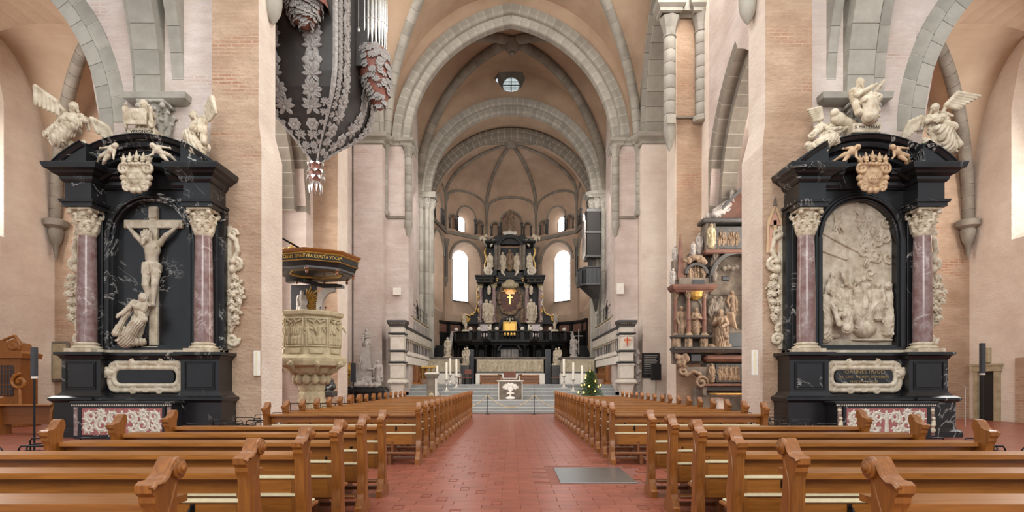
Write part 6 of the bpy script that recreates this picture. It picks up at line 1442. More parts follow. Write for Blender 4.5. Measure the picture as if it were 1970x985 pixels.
ebox('top_ledge', 1352, xr, 482, 490, -.3, .5, 'redstone', .05); ebox('dark_top_ledge', 1347, xr, 423, 431, -.36, .5, 'screen_dark', .05); ebox('dark_frame', 1374, xr, 436, 480, -.08, .4, 'screen_dark')
ebox('herm_pier', 1355, 1374, 431, 482, -.18, .4, 'epitaph'); efig(1365, 478, 434, -.22, ph=2, nm='herm', m='ochre')
cr = [rbox((ex(1400), .0, ez(459)), (.55, .05, .42), .02)]
for i in range(10): cr += figure((ex(1382+4.2*i), -.05, ez(474-5*(i % 2))), .62, math.sin(i), ph=i, flat=.7)
sculpt('top_relief', cr, .016, 'epitaph_fig', ep, .008)
obj('pediment', MB().prism([(ex(1374), ez(421)), (ex(1470), ez(421)), (ex(1422), ez(370))], .0, .4), 'redstone', ep); obj('raking_cornice', MB().prism([(ex(1370), ez(418)), (ex(1422), ez(364)), (ex(1422), ez(371)), (ex(1376), ez(418))], -.2, .4), 'screen_dark', ep)
sculpt('reclining_figure', figure((ex(1372), -.1, ez(416)), 1.25, .2, lean=.95, mantle=True, seated=False, ph=3), .028, 'greystatue', ep); efig(1360, 424, 408, -.05, 'greystatue', ph=1, nm='lion'); efig(1409, 386, 364, .0, 'greystatue', ph=3)
# lower stage: scrolled bracket, carved panels and small altar table
obj('scroll_bracket', MB().prism([(ex(1306), ez(706)), (ex(1358), ez(706)), (ex(1358), ez(760)), (ex(1352), ez(760)), (ex(1351), ez(740)), (ex(1346), ez(726)), (ex(1336), ez(716)), (ex(1325), ez(716)), (ex(1318), ez(726)), (ex(1312), ez(722))], -.1, .4), 'epitaph', ep)
sculpt('bracket_carving', spiral((ex(1347), ez(736)), .3, .05, 1.4, 0, -.14, .07)+spiral((ex(1313), ez(714)), .22, .05, 1.2, 1, -.14, .06)+chain([(ex(1318), -.14, ez(722)), (ex(1330), -.16, ez(714)), (ex(1345), -.14, ez(720))], .08)+fruit([(ex(1305), ez(700), .15), (ex(1322), ez(690), .25), (ex(1300), ez(688), .2)], .1, -.18, 40, 2), .03, 'epitaph_fig', ep, .02)
ebox('carved_panel', 1326, 1345, 682, 696, -.28, .3, 'slab'); ebox('long_roll', 1352, xr, 683, 696, -.3, .3, 'redstone', .12); ebox('lower_frame', 1376, xr, 700, 736, -.06, .4, 'screen_dark'); ebox('left_pier', 1358, 1374, 700, 736, -.1, .4, 'epitaph'); ebox('lower_ledge', 1352, xr, 738, 743, -.2, .4, 'redstone'); ebox('lower_frieze', 1358, xr, 743, 752, -.05, .4, 'slab')
efig(1367, 735, 700, -.16, ph=6); cr = [rbox((ex(1402), .0, ez(718)), (.5, .06, .32), .02)]
for i in range(9): cr += figure((ex(1383+4.5*i), -.06, ez(732-4*(i % 2))), .58, math.sin(i*3), ph=i, flat=.7)
sculpt('lower_relief', cr, .016, 'epitaph_fig', ep, .008)
at = thing('small_altar_table', 'small grey altar table with a yellow cloth edge below the Renaissance epitaph', 'altar table', (ex(1400)+E0.x, EY-1.0, 0)); obj('table_top', MB().cbox(-1.0, .8, -.4, .4, .98, 1.05, .01), 'epitaph', at); obj('cloth_edge', MB().cbox(-1.02, .82, -.42, .42, 1.05, 1.12, .01), 'gold', at)
for x in (-.75, .55): obj('leg', MB().cbox(x-.12, x+.12, -.25, .25, 0, .98, .03), 'screen', at)
# notice board on the bright pilaster, painted wall fragment, wooden chairs
nb = thing('notice_board', 'black notice panel with pale printed lines on the bright choir arch pilaster', 'notice board', (X(1252, 31.9), 31.95, Z(703, 31.9)))
nw, nh = 17/F*31.9, 24/F*31.9
obj('panel', MB().cbox(-nw, nw, -.06, 0, -nh, nh, .01), 'sign', nb)
for i in range(11): obj('text_line', MB().box(-nw*.75, nw*(.75-.3*((i*7) % 3)/3), -.065, -.06, nh*.78-i*nh*.145-.012, nh*.78-i*nh*.145+.012), 'inktext', nb)
s2 = thing('notice_board', 'smaller dark notice panel on a slim post below the black notice board', 'notice board', (X(1262, 31.2), 31.2, 0)); obj('panel', MB().cbox(-.28, .28, -.03, .03, 1.7, 2.6, .01), 'sign', s2); obj('post', MB().lathe([(.2, 0), (.2, .02), (.02, .03), (.02, 1.7)], n=10), 'iron', s2)
mf = thing('wall_painting', 'faded red and ochre painted arch fragment on the rough pilaster by the nativity altar', 'wall painting', (X(1491, 17.58), 17.575, Z(430, 17.58)))
for i, (pts, m) in enumerate((([(-.28,-.9),(-.20,-.9),(-.18,-.1),(-.05,.35),(.0,.55),(-.08,.45),(-.24,.05)], 'yellowpaint'), ([(.28,-.9),(.20,-.9),(.18,-.1),(.05,.35),(.0,.55),(.08,.45),(.24,.05)], 'yellowpaint'), ([(-.19,-.9),(-.06,-.9),(-.06,-.2),(-.17,-.1)], 'redpaint'), ([(.19,-.9),(.06,-.9),(.06,-.2),(.17,-.1)], 'redpaint'), ([(-.05,-.9),(.05,-.9),(.05,.1),(-.05,.1)], 'yellowpaint'), ([(-.16,-.05),(.16,-.05),(.04,.3),(-.04,.3)], 'redpaint'), ([(-.07,.55),(.07,.55),(0,.85)], 'epitaph'))):
    obj('painted_shape', MB().plate(pts, 0, .006), m, mf)
def wood_chair(x, y, rz, lb):
    t = thing('wooden_chair', lb, 'chair', (x, y, 0), rz)
    for a, b, h in ((-.2,-.2,.95),(.2,-.2,.95),(-.2,.2,.45),(.2,.2,.45)): obj('leg', MB().cbox(a-.025, a+.025, b-.025, b+.025, 0, h, .006), 'oak', t)
    obj('seat', MB().cbox(-.23, .23, -.22, .22, .43, .47, .01), 'oak', t); obj('backrest', MB().prism([(-.22,.62),(.22,.62),(.24,.95),(.1,1.0),(-.1,1.0),(-.24,.95)], -.23, -.19), 'oak', t); return t
wood_chair(X(1275, 29), 29.4, 1.2, 'honey wood chair below the black notice board by the bright pilaster'); wood_chair(X(681, 28.3), 28.3, -.6, 'honey wood chair in front of the marble statue group'); wood_chair(X(700, 28.9), 28.9, -1.8, 'honey wood chair turned sideways nearer the choir screen than its fellow by the statues')
wc = thing('wall_box', 'small square ivory box high on the choir arch jamb', 'wall box', (X(764, 32.9), 32.93, Z(561, 32.9))); obj('box', MB().cbox(-.22, .22, -.1, 0, -.2, .2, .02), 'white', wc); obj('lid', MB().cbox(-.23, .23, -.13, -.1, -.21, .21, .015), 'white', wc)
wc = thing('wall_box', 'small square ivory box above the choir screen post with the red shield', 'wall box', (X(1193, 32.9), 32.93, Z(556, 32.9))); obj('box', MB().cbox(-.2, .2, -.1, 0, -.3, .3, .02), 'white', wc); obj('lid', MB().cbox(-.21, .21, -.13, -.1, -.31, .31, .015), 'white', wc)
vn = thing('vine_post', 'dark twisted carved post beside the choir screen post with the red shield', 'post', (X(1226, 31.6), 31.6, 0)); sculpt('carving', [cap((0, 0, 0), (0, 0, 3.3), .13)]+[ell((.12*math.cos(i*1.3), .12*math.sin(i*1.3), .1+i*.11), (.12, .12, .1), k=.01) for i in range(29)], .03, 'greystatue', vn, .02)
# marble statue group on a black base, in front of the choir pier
SY = 30.6; sx = lambda x: X(x, SY)
ms = thing('statue_group', 'grey stone group of figures round an obelisk with mother and child on top', 'statue group', (sx(705), SY, 0))
lx = lambda x: sx(x)-sx(705); lz = lambda y: Z(y, SY)
obj('black_base', MB().mould([(0,0),(.1,0),(.1,.1),(0,.2)], [(lx(668), .6), (lx(668), -.5), (lx(741), -.5), (lx(741), .6)], lz(752)-.05).box(lx(668), lx(741), -.5, .6, lz(752), lz(744)).box(lx(672), lx(738), -.4, .6, .0, lz(752)), 'black', ms)
obj('obelisk', MB().add([(-.55, -.3, lz(744)), (.42, -.3, lz(744)), (.42, .4, lz(744)), (-.55, .4, lz(744)), (-.22, -.12, lz(668)), (.16, -.12, lz(668)), (.16, .2, lz(668)), (-.22, .2, lz(668))], [(0,3,2,1),(4,5,6,7),(0,1,5,4),(1,2,6,5),(2,3,7,6),(3,0,4,7)]), 'greystatue', ms)
def sfig(nm, x, yb, yt, d=-.3, **k): return sculpt(nm, figure((lx(x), d, lz(yb)), (lz(yt)-lz(yb))/.99, **{**dict(mantle=True, fr=100, amp=.018), **k}), .018, 'greystatue', ms)
sculpt('mother_and_child', figure((lx(705), .0, lz(674)), 1.15, .1, mantle=True, ph=1, lwr=(-.05,-.16,.66), rwr=(.0,-.16,.6))+figure((lx(700), -.22, lz(664)), .5, .2, False, True, child=True), .024, 'greystatue', ms)
sfig('standing_figure', 729, 742, 694, -.2, ph=2, lel=(-.18,-.05,.66), lwr=(-.34,-.1,.66)); obj('staff', MB().tube([(lx(722), -.32, lz(742)), (lx(721), -.32, lz(688))], .02, 6), 'greystatue', ms)
sfig('small_figure', 696, 712, 685, -.28, ph=4, robe=False, nude=True, mantle=False); sfig('kneeling_figure', 684, 742, 712, -.4, seated=True, ph=5)
sculpt('reclining_figure', figure((lx(680), -.45, lz(742)), 1.3, .2, lean=1.25, mantle=True, ph=6)+[ell((lx(690+9*i), -.4, lz(741)), (.26, .2, .14), fold=(.03, 20, i)) for i in range(5)], .028, 'greystatue', ms)
ig = thing('gilded_carving', 'narrow gilded carved upright beside the marble statue group', 'carving', (X(672, 30.3), 30.3, 0)); sculpt('carving', [rbox((0, .1, 1.3), (.16, .06, 1.25), .03)]+fruit([(0, 2.6, .15), (0, 1.6, .12), (.05, .8, .1)], .08, 0, 26, 3), .03, 'gold', ig, .02)
bs = thing('grey_banner_stand', 'slim slate grey stand beside the marble statue group', 'stand', (X(680, 29.9), 29.9, 0)); obj('post', MB().lathe([(.2, 0), (.2, .03), (.03, .05), (.03, 1.6)], n=12), 'iron', bs); obj('board', MB().cbox(-.13, .13, -.03, .03, 1.6, 2.6, .01), 'slab', bs)

# ================================================================ STEPS, ALTAR, CHOIR SCREENS AND STALLS
st = thing('altar_steps', 'grey stone steps rising from the tiled nave to the choir', 'steps', (0, 28.9, 0), kind='structure')
SW = 6.55
for i, (y0, y1, z) in enumerate(((28.9,29.25,.16),(29.25,29.6,.32),(29.6,29.95,.48),(29.95,32.6,.64),(32.6,33.0,.85),(33.0,33.4,1.05),(33.4,33.8,1.25),(33.8,47.0,1.45))):
    zb = 0
    for k in range(5):
        xa, xb = -SW+2*SW*k/5, -SW+2*SW*(k+1)/5
        sl = obj('step_slab', MB().cbox(xa+.001, xb-.001, y0-28.9, y1-28.9+.05, zb, z, .012), 'step', st)
        if k == 0: obj('pale_edge', MB().box(-SW, SW, y0-28.9-.004, y0-28.9+.05, z-.03, z+.003), 'stepedge', sl)
tag(st, st['label'], 'steps', None, 'structure')
# principal altar
am = thing('nave_altar', 'white stone altar block with a carved fruit tree on its front, on the steps', 'altar', (X(982, 30.7), 30.7, .64))
obj('block', MB().cbox(-.66, .66, 0, .9, 0, 1.0, .015), 'screen', am); obj('mensa', MB().cbox(-.74, .74, -.06, .96, 1.0, 1.05, .015), 'white', am); obj('panel', MB().cbox(-.60, .60, -.02, .01, .03, .97, .01), 'epitaph', am)
pr = chain([(0, -.02, .1), (0, -.03, .35), (.04, -.03, .6)], .05)+[ell((0, -.02, .1), (.26, .06, .09))]
for i in range(13): a = PI*i/12; c = (.36*math.cos(a)*(1 if i % 2 else .7), .62+.22*math.sin(a)*(1 if i % 2 else .8)); pr += chain([(0, -.02, .42), (c[0]*.6, -.03, c[1]*.95), (c[0], -.03, c[1])], .022)+flower(c, .10, -.03, 5)
pr += [ell((s*.1, -.03, .35), (.12, .04, .05)) for s in (-1, 1)]
sculpt('carved_tree', pr, .014, 'white', am, .012)
ac = thing('altar_cloth', 'white cloth lying over the top of the carved altar block', 'cloth', (X(982, 30.7), 30.7, 1.69)); obj('cloth', MB().cbox(-.5, .5, -.03, .9, 0, .012, .004), 'white', ac)
# rope barrier
rb = thing('rope_barrier', 'natural rope hung between slim black posts across the foot of the altar steps', 'barrier', (0, 28.35, 0))
px_ = [X(x, 28.35) for x in (848, 938, 1028, 1118)]
for x in px_: obj('post', MB().lathe([(.10, 0), (.10, .02), (.015, .035), (.015, .96), (.022, .98), (.01, 1.0)], (x, 0, 0), 10), 'iron', rb, 40)
for a, b in zip(px_, px_[1:]):
    obj('rope', MB().tube([(a+(b-a)*i/18, -.02, .95-.60*4*(i/18)*(1-i/18)) for i in range(19)], .018, 7), 'rope', rb, 60)
# standing candlesticks
def candlestick(x, y, z, top, base_y, lb):
    t = thing('candlestick', lb, 'candlestick', (X(x, y), y, z), 0, 'tall candlesticks on the choir steps')
    ht = Z(top, y)-z; hs = ht-1.0
    obj('stem', MB().lathe([(.20, 0), (.20, .03), (.15, .06), (.09, .12), (.06, .2), (.04, .3), (.06, hs*.5), (.075, hs*.52), (.05, hs*.56), (.035, hs*.75), (.05, hs*.8), (.03, hs*.85), (.10, hs-.05), (.11, hs), (.04, hs)], n=14), 'pewter', t, 40)
    for k in range(3): a = 2*PI*k/3-.5; obj('foot', MB().ball((.19*math.cos(a), .19*math.sin(a), .035), .045, 8), 'pewter', t, 60)
    obj('candle', MB().lathe([(.068, hs), (.068, ht-.02), (.05, ht)], n=12), 'wax', t, 50); obj('wick', MB().lathe([(.006, ht), (.006, ht+.05)], n=5), 'iron', t)
for x, y, z, tp, lb in ((841, 32.8, .85, 703, 'white candle on a silver stand, beside the grey stone ambo'), (859, 33.2, 1.05, 697, 'white candle on a silver stand, second out from the ambo'), (866, 34.4, 1.45, 689, 'white candle on a silver stand, standing behind the other three by the ambo'), (878, 33.6, 1.25, 691, 'white candle on a silver stand, nearest the altar on the ambo side'),
                        (1085, 33.6, 1.25, 690, 'white candle on a silver stand, nearest the altar on the Christmas tree side'), (1103, 33.2, 1.05, 697, 'white candle on a silver stand, between its two fellows by the Christmas tree'), (1120, 32.8, .85, 703, 'white candle on a silver stand, just behind the Christmas tree top')): candlestick(x, y, z, tp, 0, lb)
# ambo
ab = thing('ambo', 'grey stone ambo with a flared top in front of the choir stalls', 'lectern', (X(831, 30.9), 30.9, .64))
obj('shaft', MB().cbox(-.25, .25, -.2, .2, 0, 1.15, .02).add([(-.25,-.2,1.1),(.25,-.2,1.1),(.25,.2,1.1),(-.25,.2,1.1),(-.36,-.3,1.38),(.36,-.3,1.38),(.36,.3,1.38),(-.36,.3,1.38)], [(0,1,5,4),(1,2,6,5),(2,3,7,6),(3,0,4,7),(4,5,6,7)]), 'epitaph', ab)
obj('side_panel', MB().cbox(.2, .27, -.22, .22, 0, 1.16, .01), 'white', ab); obj('desk', MB().add([(-.36,-.3,1.38),(.36,-.3,1.38),(.36,.3,1.46),(-.36,.3,1.46),(-.36,-.3,1.42),(.36,-.3,1.42),(.36,.3,1.5),(-.36,.3,1.5)], [(0,3,2,1),(4,5,6,7),(0,1,5,4),(1,2,6,5),(2,3,7,6),(3,0,4,7)]), 'screen', ab)
sculpt('carved_emblem', [ell((0, -.21, .25), (.14, .04, .14))]+flower((0, .25), .12, -.23, 6), .018, 'ochre', ab, .01)
# Christmas tree with lights
tr = thing('christmas_tree', 'small green Christmas tree with warm lights beside the choir screen', 'tree', (X(1136, 30.2), 30.2, .64))
obj('trunk', MB().lathe([(.06, 0), (.015, 1.6)], n=8), 'oak_dark', tr); obj('tree_stand', MB().lathe([(.25, 0), (.25, .05), (.08, .1), (.07, .2)], n=12), 'iron', tr)
nb_ = MB(); g = np.random.default_rng(5)
for k in range(150):
    z = .14+1.36*(k/150); R = .74*(1-(z-.1)/1.62)**.85+.05; a = k*2.399; L = R*(.8+.3*g.random()); dz = -.10-.06*g.random()
    d = Vector((math.cos(a), math.sin(a), 0)); p0 = Vector((0, 0, z+.1)); p1 = p0+d*L+Vector((0, 0, dz))
    s = Vector((-d.y, d.x, 0))
    for q in range(int(16*L)+7):
        t = .15+.85*q/(int(16*L)+7); b = p0.lerp(p1, t); w = .085*(1.15-t*.6)
        for sd in (-1, 1):
            tip = b+s*sd*w+d*.07+Vector((0, 0, .02*g.standard_normal())); n2 = Vector((0, 0, .012))
            nb_.add([tuple(b-n2), tuple(b+d*.03+n2), tuple(tip)], [(0, 1, 2)])
        tip = b+Vector((0, 0, .06))+d*.04; nb_.add([tuple(b-s*.012), tuple(b+s*.012), tuple(tip)], [(0, 1, 2)])
for k in range(10): a = k*.63; nb_.add([(.02*math.cos(a), .02*math.sin(a), 1.42), (.02*math.cos(a+1), .02*math.sin(a+1), 1.42), (.05*math.cos(a), .05*math.sin(a), 1.62)], [(0, 1, 2)])
obj('needles', nb_, 'leaf', tr, kind='stuff')
for x, y in ((1137, 714), (1129, 722), (1128, 727), (1147, 733), (1120, 741), (1126, 740), (1134, 743), (1153, 744), (1157, 741), (1114, 755), (1124, 755), (1145, 752)):
    P = W(x, y, 29.75)-Vector((X(1136, 30.2), 30.2, .64)); r_ = max(.08, .66*(1-P.z/1.7)); yy = -math.sqrt(max(r_*r_-P.x*P.x, .01))
    b = obj('light_bulb', MB().lathe([(.012, 0), (.034, .02), (.037, .055), (.017, .095), (.003, .125)], (P.x, yy, P.z-.06), 10), 'lamp', tr, 60); obj('socket', MB().lathe([(.016, -.07), (.018, 0)], (P.x, yy, P.z-.06), 8), 'iron', b)
# ---------------------------------------------------------------- choir screen posts and tribunes
def tribune(sg):
    nm = 'north' if sg < 0 else 'south'; far = 'ambo' if sg < 0 else 'Christmas tree'
    PYs = 31.0; zf = lambda y: Z(y, PYs)
    xi, xo = 5.83, 6.68; xm = (xi+xo)/2; hw = (xo-xi)/2
    p = thing('choir_screen_post', 'tall banded pale choir screen post ' + ('behind the ambo' if sg < 0 else 'with a red cross shield'), 'post', (sg*xm, PYs+hw, 0))
    sq = lambda o: [(-hw-o, hw+o), (-hw-o, -hw-o), (hw+o, -hw-o), (hw+o, hw+o), (-hw-o, hw+o)]
    def block(name, ya, yb, o, m): return obj(name, MB().cbox(-hw-o, hw+o, -hw-o, hw+o, zf(yb), zf(ya), .015), m, p)
    block('block', 628, 640, -.06, 'screen'); block('block', 644, 673, -.06, 'screen'); block('block', 677, 696, -.07, 'screen'); block('block', 699, 728, -.05, 'screen')
    obj('dark_capital', MB().mould([(-.06,0),(0,.05),(.06,.14),(.1,.22),(.1,.34),(-.06,.34)], [(-hw, hw), (-hw, -hw), (hw, -hw), (hw, hw)], zf(628)).box(-hw, hw, -hw, hw, zf(628), zf(617.5)), 'screen_dark', p)
    db = MB()
    for i in range(9): db.box(-hw+.04+i*.1, -hw+.09+i*.1, -hw-.09, -hw, zf(624), zf(620))
    obj('dentils', db, 'epitaph', p, kind='stuff')
    for y in (641.5, 675, 697): obj('dark_band', MB().mould([(-.08,0),(.02,.02),(.05,.06),(.02,.1),(-.08,.12)], [(-hw, hw), (-hw, -hw), (hw, -hw), (hw, hw)], zf(y+1.5)).box(-hw+.02, hw-.02, -hw+.02, hw-.02, zf(y+1.5), zf(y-1.6)), 'screen_dark', p)
    for y in (646, 702): 
        pr = []
        for i in range(9): pr += [ell((-hw+.05+i*(2*hw-.1)/8, -hw+.06, zf(y)), (.05, .05, .06), k=.008)]
        sculpt('carved_band', pr+[rbox((0, -hw+.1, zf(y)), (hw-.02, .05, .06), .01)], .02, 'screen', p, .01)
    pr = [rbox((0, 0, zf(735)), (hw+.04, hw+.04, .12), .05)]
    for i in range(10): pr += [ell((-hw-.02+i*(2*hw+.04)/9, -hw-.08, zf(735)), (.065, .07, .10), k=.01)]; pr += [ell(((hw+.06)*-sg, -hw+i*.09, zf(735)), (.07, .06, .10), k=.01)]
    sculpt('leaf_moulding', pr, .025, 'screen', p, .015); block('ledge', 729, 732, .03, 'screen')
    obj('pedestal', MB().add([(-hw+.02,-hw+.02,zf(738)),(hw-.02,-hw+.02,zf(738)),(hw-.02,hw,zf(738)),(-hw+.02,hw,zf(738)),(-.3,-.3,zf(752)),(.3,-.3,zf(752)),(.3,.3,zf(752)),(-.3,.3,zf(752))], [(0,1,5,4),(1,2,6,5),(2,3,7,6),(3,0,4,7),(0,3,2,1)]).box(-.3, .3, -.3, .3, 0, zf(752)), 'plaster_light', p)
    if sg > 0:
        sp = [(-.2,.2),(.2,.2),(.2,-.02),(.12,-.17),(0,-.26),(-.12,-.17),(-.2,-.02)]; zc_ = zf(656)
        sh = obj('shield', MB().plate([(a, b+zc_) for a, b in sp], -hw+.05, .05), 'white', p); obj('cross', MB().box(-.035, .035, -hw-.012, -hw+.005, zc_-.24, zc_+.2).box(-.2, -.036, -hw-.012, -hw+.005, zc_+.02, zc_+.09).box(.036, .2, -hw-.012, -hw+.005, zc_+.02, zc_+.09), 'crimson', sh)
        obj('shield_field', MB().plate([(a*.86, b*.86+zc_) for a, b in sp], -hw+.001, .006), 'yellowpaint', sh)
    # gallery running back into the choir
    t = thing('tribune', f'{nm} choir gallery with dark colonnettes and pale arcade blocks behind the banded post', 'gallery', (sg*5.85, 31.9, 0))
    S = lambda mb: mb.mapped(lambda x, y, z: (sg*x, y, z))
    L = 9.6
    obj('core', S(MB().box(.16, .8, 0, L, 3.05, 4.62)), 'screen_dark', t); obj('floor_beam', S(MB().cbox(0, .85, 0, L, 2.62, 3.06, .02)), 'white', t)
    obj('top_rail', S(MB().mould([(0,0),(-.06,.03),(-.1,.1),(-.06,.14),(0,.16)], [(0, 0), (0, L)], 4.56).box(0, .8, 0, L, 4.56, 4.72)), 'screen_dark', t)
    obj('middle_rail', S(MB().cbox(-.03, .2, 0, L, 4.02, 4.10, .02)), 'screen', t); obj('lower_frieze', S(MB().cbox(-.04, .2, 0, L, 3.08, 3.34, .03)), 'screen', t)
    n = 15; me = {}
    for i in range(n):
        y = .32+i*(L-.6)/(n-1); w = (L-.6)/(n-1)
        obj('arcade_block', S(MB().prism([(-w*.34, 4.12), (-w*.12, 4.12), (0, 4.22), (w*.12, 4.12), (w*.34, 4.12), (w*.38, 4.54), (-w*.38, 4.54)], 0, .16, lambda u, v, q: (q, y+u, v))), 'screen', t)
        obj('colonnette', S(MB().lathe([(.055, 3.34), (.055, 3.39), (.03, 3.42), (.03, 3.88), (.055, 3.93), (.07, 4.02)], (.06, y, 0), 8)), 'greystatue', t, 40)
        obj('capital_drop', S(MB().ball((.03, y+w*.5, 3.95), .06, 6)), 'ochre', t); obj('leaf_boss', S(MB().ball((-.05, y, 3.2), .09, 6, (.5, 1, 1.1))), 'white', t)
    # upper gallery set back on top
    u = thing('upper_gallery', f'{nm} upper balustrade with grey panels and an iron rail above the choir gallery', 'gallery', (sg*6.0, 33.3, 4.72))
    obj('tan_end', S(MB().mould([(0,0),(.06,.04),(.1,.1),(.1,.2),(0,.22)], [(0, .5), (0, 0), (.5, 0), (.5, .5)][::-1], .62).cbox(0, .5, 0, .5, 0, .84, .02)), 'ochre', u)
    obj('balustrade', S(MB().cbox(.05, .3, .4, 8.1, 0, .78, .02)), 'white', u); obj('ochre_rail', S(MB().cbox(-.03, .36, .4, 8.15, .76, .86, .03)), 'ochre', u)
    for i in range(4): obj('grey_panel', S(MB().cbox(.02, .06, .6+1.85*i, 2.25+1.85*i, .12, .66, .01)), 'slab' if False else 'greystatue', u)
    rl = MB()
    for z in (1.3, 1.75): rl.tube([(sg*.15, .5, z), (sg*.15, 8.0, z)], .016, 5)
    obj('iron_rail', rl.merge(MB().tube([(sg*.15, .5, 2.2), (sg*.15, 4.5, 1.3)], .016, 5)), 'iron', u, kind='stuff')
    for i in range(6): obj('rail_post', MB().tube([(sg*.15, .5+1.5*i, .84), (sg*.15, .5+1.5*i, 1.8)], .016, 5), 'iron', u)
    obj('lectern_stand', MB().tube([(sg*.1, 3.6, .86), (sg*.1, 3.9, 1.6), (sg*.1, 3.3, 2.1)], .03, 5).tube([(sg*.1, 4.1, .86), (sg*.1, 3.4, 1.7)], .03, 5), 'iron', u)
    # choir stalls under the gallery
    c = thing('choir_stalls', f'carved brown oak choir stalls under the {nm} choir gallery', 'choir stalls', (sg*5.75, 34.4, 1.45))
    obj('end_panel', S(MB().cbox(-.1, .75, 0, .08, 0, 1.14, .015)), 'oak_v', c); obj('raised_end_panel', S(MB().cbox(.05, .62, -.03, .0, .2, 1.1, .01)), 'oak_dark', c)
    obj('stall_back', S(MB().cbox(.35, .8, .08, 5.4, 0, 1.1, .01)), 'oak_dark', c); obj('desk_front', S(MB().cbox(-.35, -.25, -.2, 5.4, 0, .32, .01)), 'oak_v', c); obj('stall_base', S(MB().cbox(-.3, .8, -.2, 5.4, 0, .12, .01)), 'oak', c)
    for i in range(9):
        y = .2+.58*i
        obj('stall_partition', S(MB().prism([(.35, .12), (-.1, .12), (-.12, .5), (-.2, .62), (-.1, .72), (.1, .7), (.2, .95), (.35, 1.0)], y-.03, y+.03, lambda a, b, q: (a, q, b))), 'oak_v', c)
        obj('carved_hood', S(MB().prism(arc(0, 0, .26, 0, PI, 8)+[(-.2, 0)]+arc(0, 0, .2, PI, 0, 8)[1:-1]+[(.2, 0)], .22, .36, lambda a, b, q: (q, y+.29+a, .86+b))), 'oak', c)
    obj('cornice', S(MB().cbox(.2, .8, .0, 5.4, 1.08, 1.15, .02)), 'oak', c)
tribune(-1); tribune(1)
gl = thing('gilt_reading_desk', 'gilded low reading desk in front of the north choir stalls', 'desk', (X(826, 35.2), 35.2, 1.45)); obj('desk_top', MB().cbox(-.5, .5, -.2, .25, 1.0, 1.12, .02), 'gold', gl)
for x in (-.42, -.14, .14, .42): obj('leg', MB().lathe([(.04, 0), (.04, .1), (.025, .2), (.04, .6), (.06, 1.0)], (x, 0, 0), 8), 'gold', gl, 40)
# ---------------------------------------------------------------- long choir altar, flanking relief blocks, seats
def relief_block(name, xa, xb, Yd, lb, nf, full):
    o = thing(name, lb, 'altar block', (0, Yd, 1.45)); z = lambda y: Z(y, Yd)-1.45; x0, x1 = X(xa, Yd), X(xb, Yd)
    obj('body', MB().box(x0+.08, x1-.08, 0, .9, 0, z(691)), 'screen', o); obj('top_slab', MB().mould([(0,0),(.06,.03),(.1,.08),(.1,.14),(0,.16)], [(x0, .9), (x0, 0), (x1, 0), (x1, .9)], z(691.5)).box(x0, x1, 0, .9, z(691.5), z(687)), 'epitaph', o)
    obj('dark_line', MB().box(x0+.05, x1-.05, -.03, .0, z(718), z(716)), 'screen_dark', o); obj('base', MB().cbox(x0, x1, -.06, .9, 0, z(718.5), .02), 'white', o)
    if nf:
        pr = [rbox(((x0+x1)/2, .02, (z(693)+z(715))/2), ((x1-x0)/2-.08, .04, (z(693)-z(715))/2), .01)]
        for i in range(nf):
            x = x0+.35+(x1-x0-.7)*i/max(nf-1, 1); h_ = z(695)-z(714); a0 = z(700)
            pr += chain([(x-.19, -.02, z(714)), (x-.19, -.03, a0)]+[(x+.19*math.cos(q), -.03, a0+.19*math.sin(q)) for q in (2.4, 1.57, .7)]+[(x+.19, -.03, a0), (x+.19, -.02, z(714))], .025)
            pr += figure((x, -.05, z(714.5)), h_*.9, .3*math.sin(i*2), ph=i, flat=.7)
        sculpt('figure_arcade', pr, .016, 'screen_old', o, .008)
    return o
relief_block('choir_altar', 915, 1048, 39.5, 'long pale stone altar with a row of carved figures under arches', 9, True)
relief_block('choir_parapet', 820, 886, 40.0, 'carved stone parapet by the stairs beyond the north choir stalls', 2, False); relief_block('choir_parapet', 1078, 1146, 40.0, 'carved stone parapet by the stairs beyond the south choir stalls', 2, False)
def lattice_bench(xa, xb, lb):
    Yd = 37.2; x0, x1 = X(xa, Yd), X(xb, Yd); h_ = Z(721, Yd)-1.45
    o = thing('lattice_bench', lb, 'bench', ((x0+x1)/2, Yd, 1.45)); w = (x1-x0)/2
    obj('frame', MB().cbox(-w, w, 0, .06, 0, .12, .01).cbox(-w, w, 0, .06, h_-.1, h_, .01).cbox(-w, -w+.08, 0, .06, 0, h_, .01).cbox(w-.08, w, 0, .06, 0, h_, .01), 'oak', o); obj('seat', MB().cbox(-w, w, .05, .5, h_-.08, h_, .01), 'oak', o); obj('backing', MB().box(-w, w, .05, .08, 0, h_), 'oak_dark', o)
    n = int(w*2/.12)
    for i in range(n):
        x = -w+.1+(2*w-.2)*i/(n-1)
        for s in (-1, 1):
            if -w < x+s*.13 < w: obj('lattice_bar', MB().add([(x-.014, 0, .1), (x+.014, 0, .1), (x+s*.13+.014, 0, h_-.09), (x+s*.13-.014, 0, h_-.09), (x-.014, .05, .1), (x+.014, .05, .1), (x+s*.13+.014, .05, h_-.09), (x+s*.13-.014, .05, h_-.09)], [(0,1,2,3),(4,7,6,5),(0,4,5,1),(1,5,6,2),(2,6,7,3),(3,7,4,0)]), 'oak', o)
lattice_bench(923, 964, 'honey oak lattice front beside the celebrant chair, ambo side'); lattice_bench(1000, 1038, 'honey oak lattice front beside the celebrant chair, Christmas tree side')
cs = thing('celebrant_chair', 'dark chair with an orange leather back in the middle before the long altar', 'chair', (X(981, 36.4), 36.4, 1.45)); obj('backrest', MB().cbox(-.38, .38, .25, .32, .42, .98-.16, .03), 'orange', cs); obj('seat', MB().cbox(-.55, .55, -.3, .3, .26, .36, .03), 'oak_dark', cs)
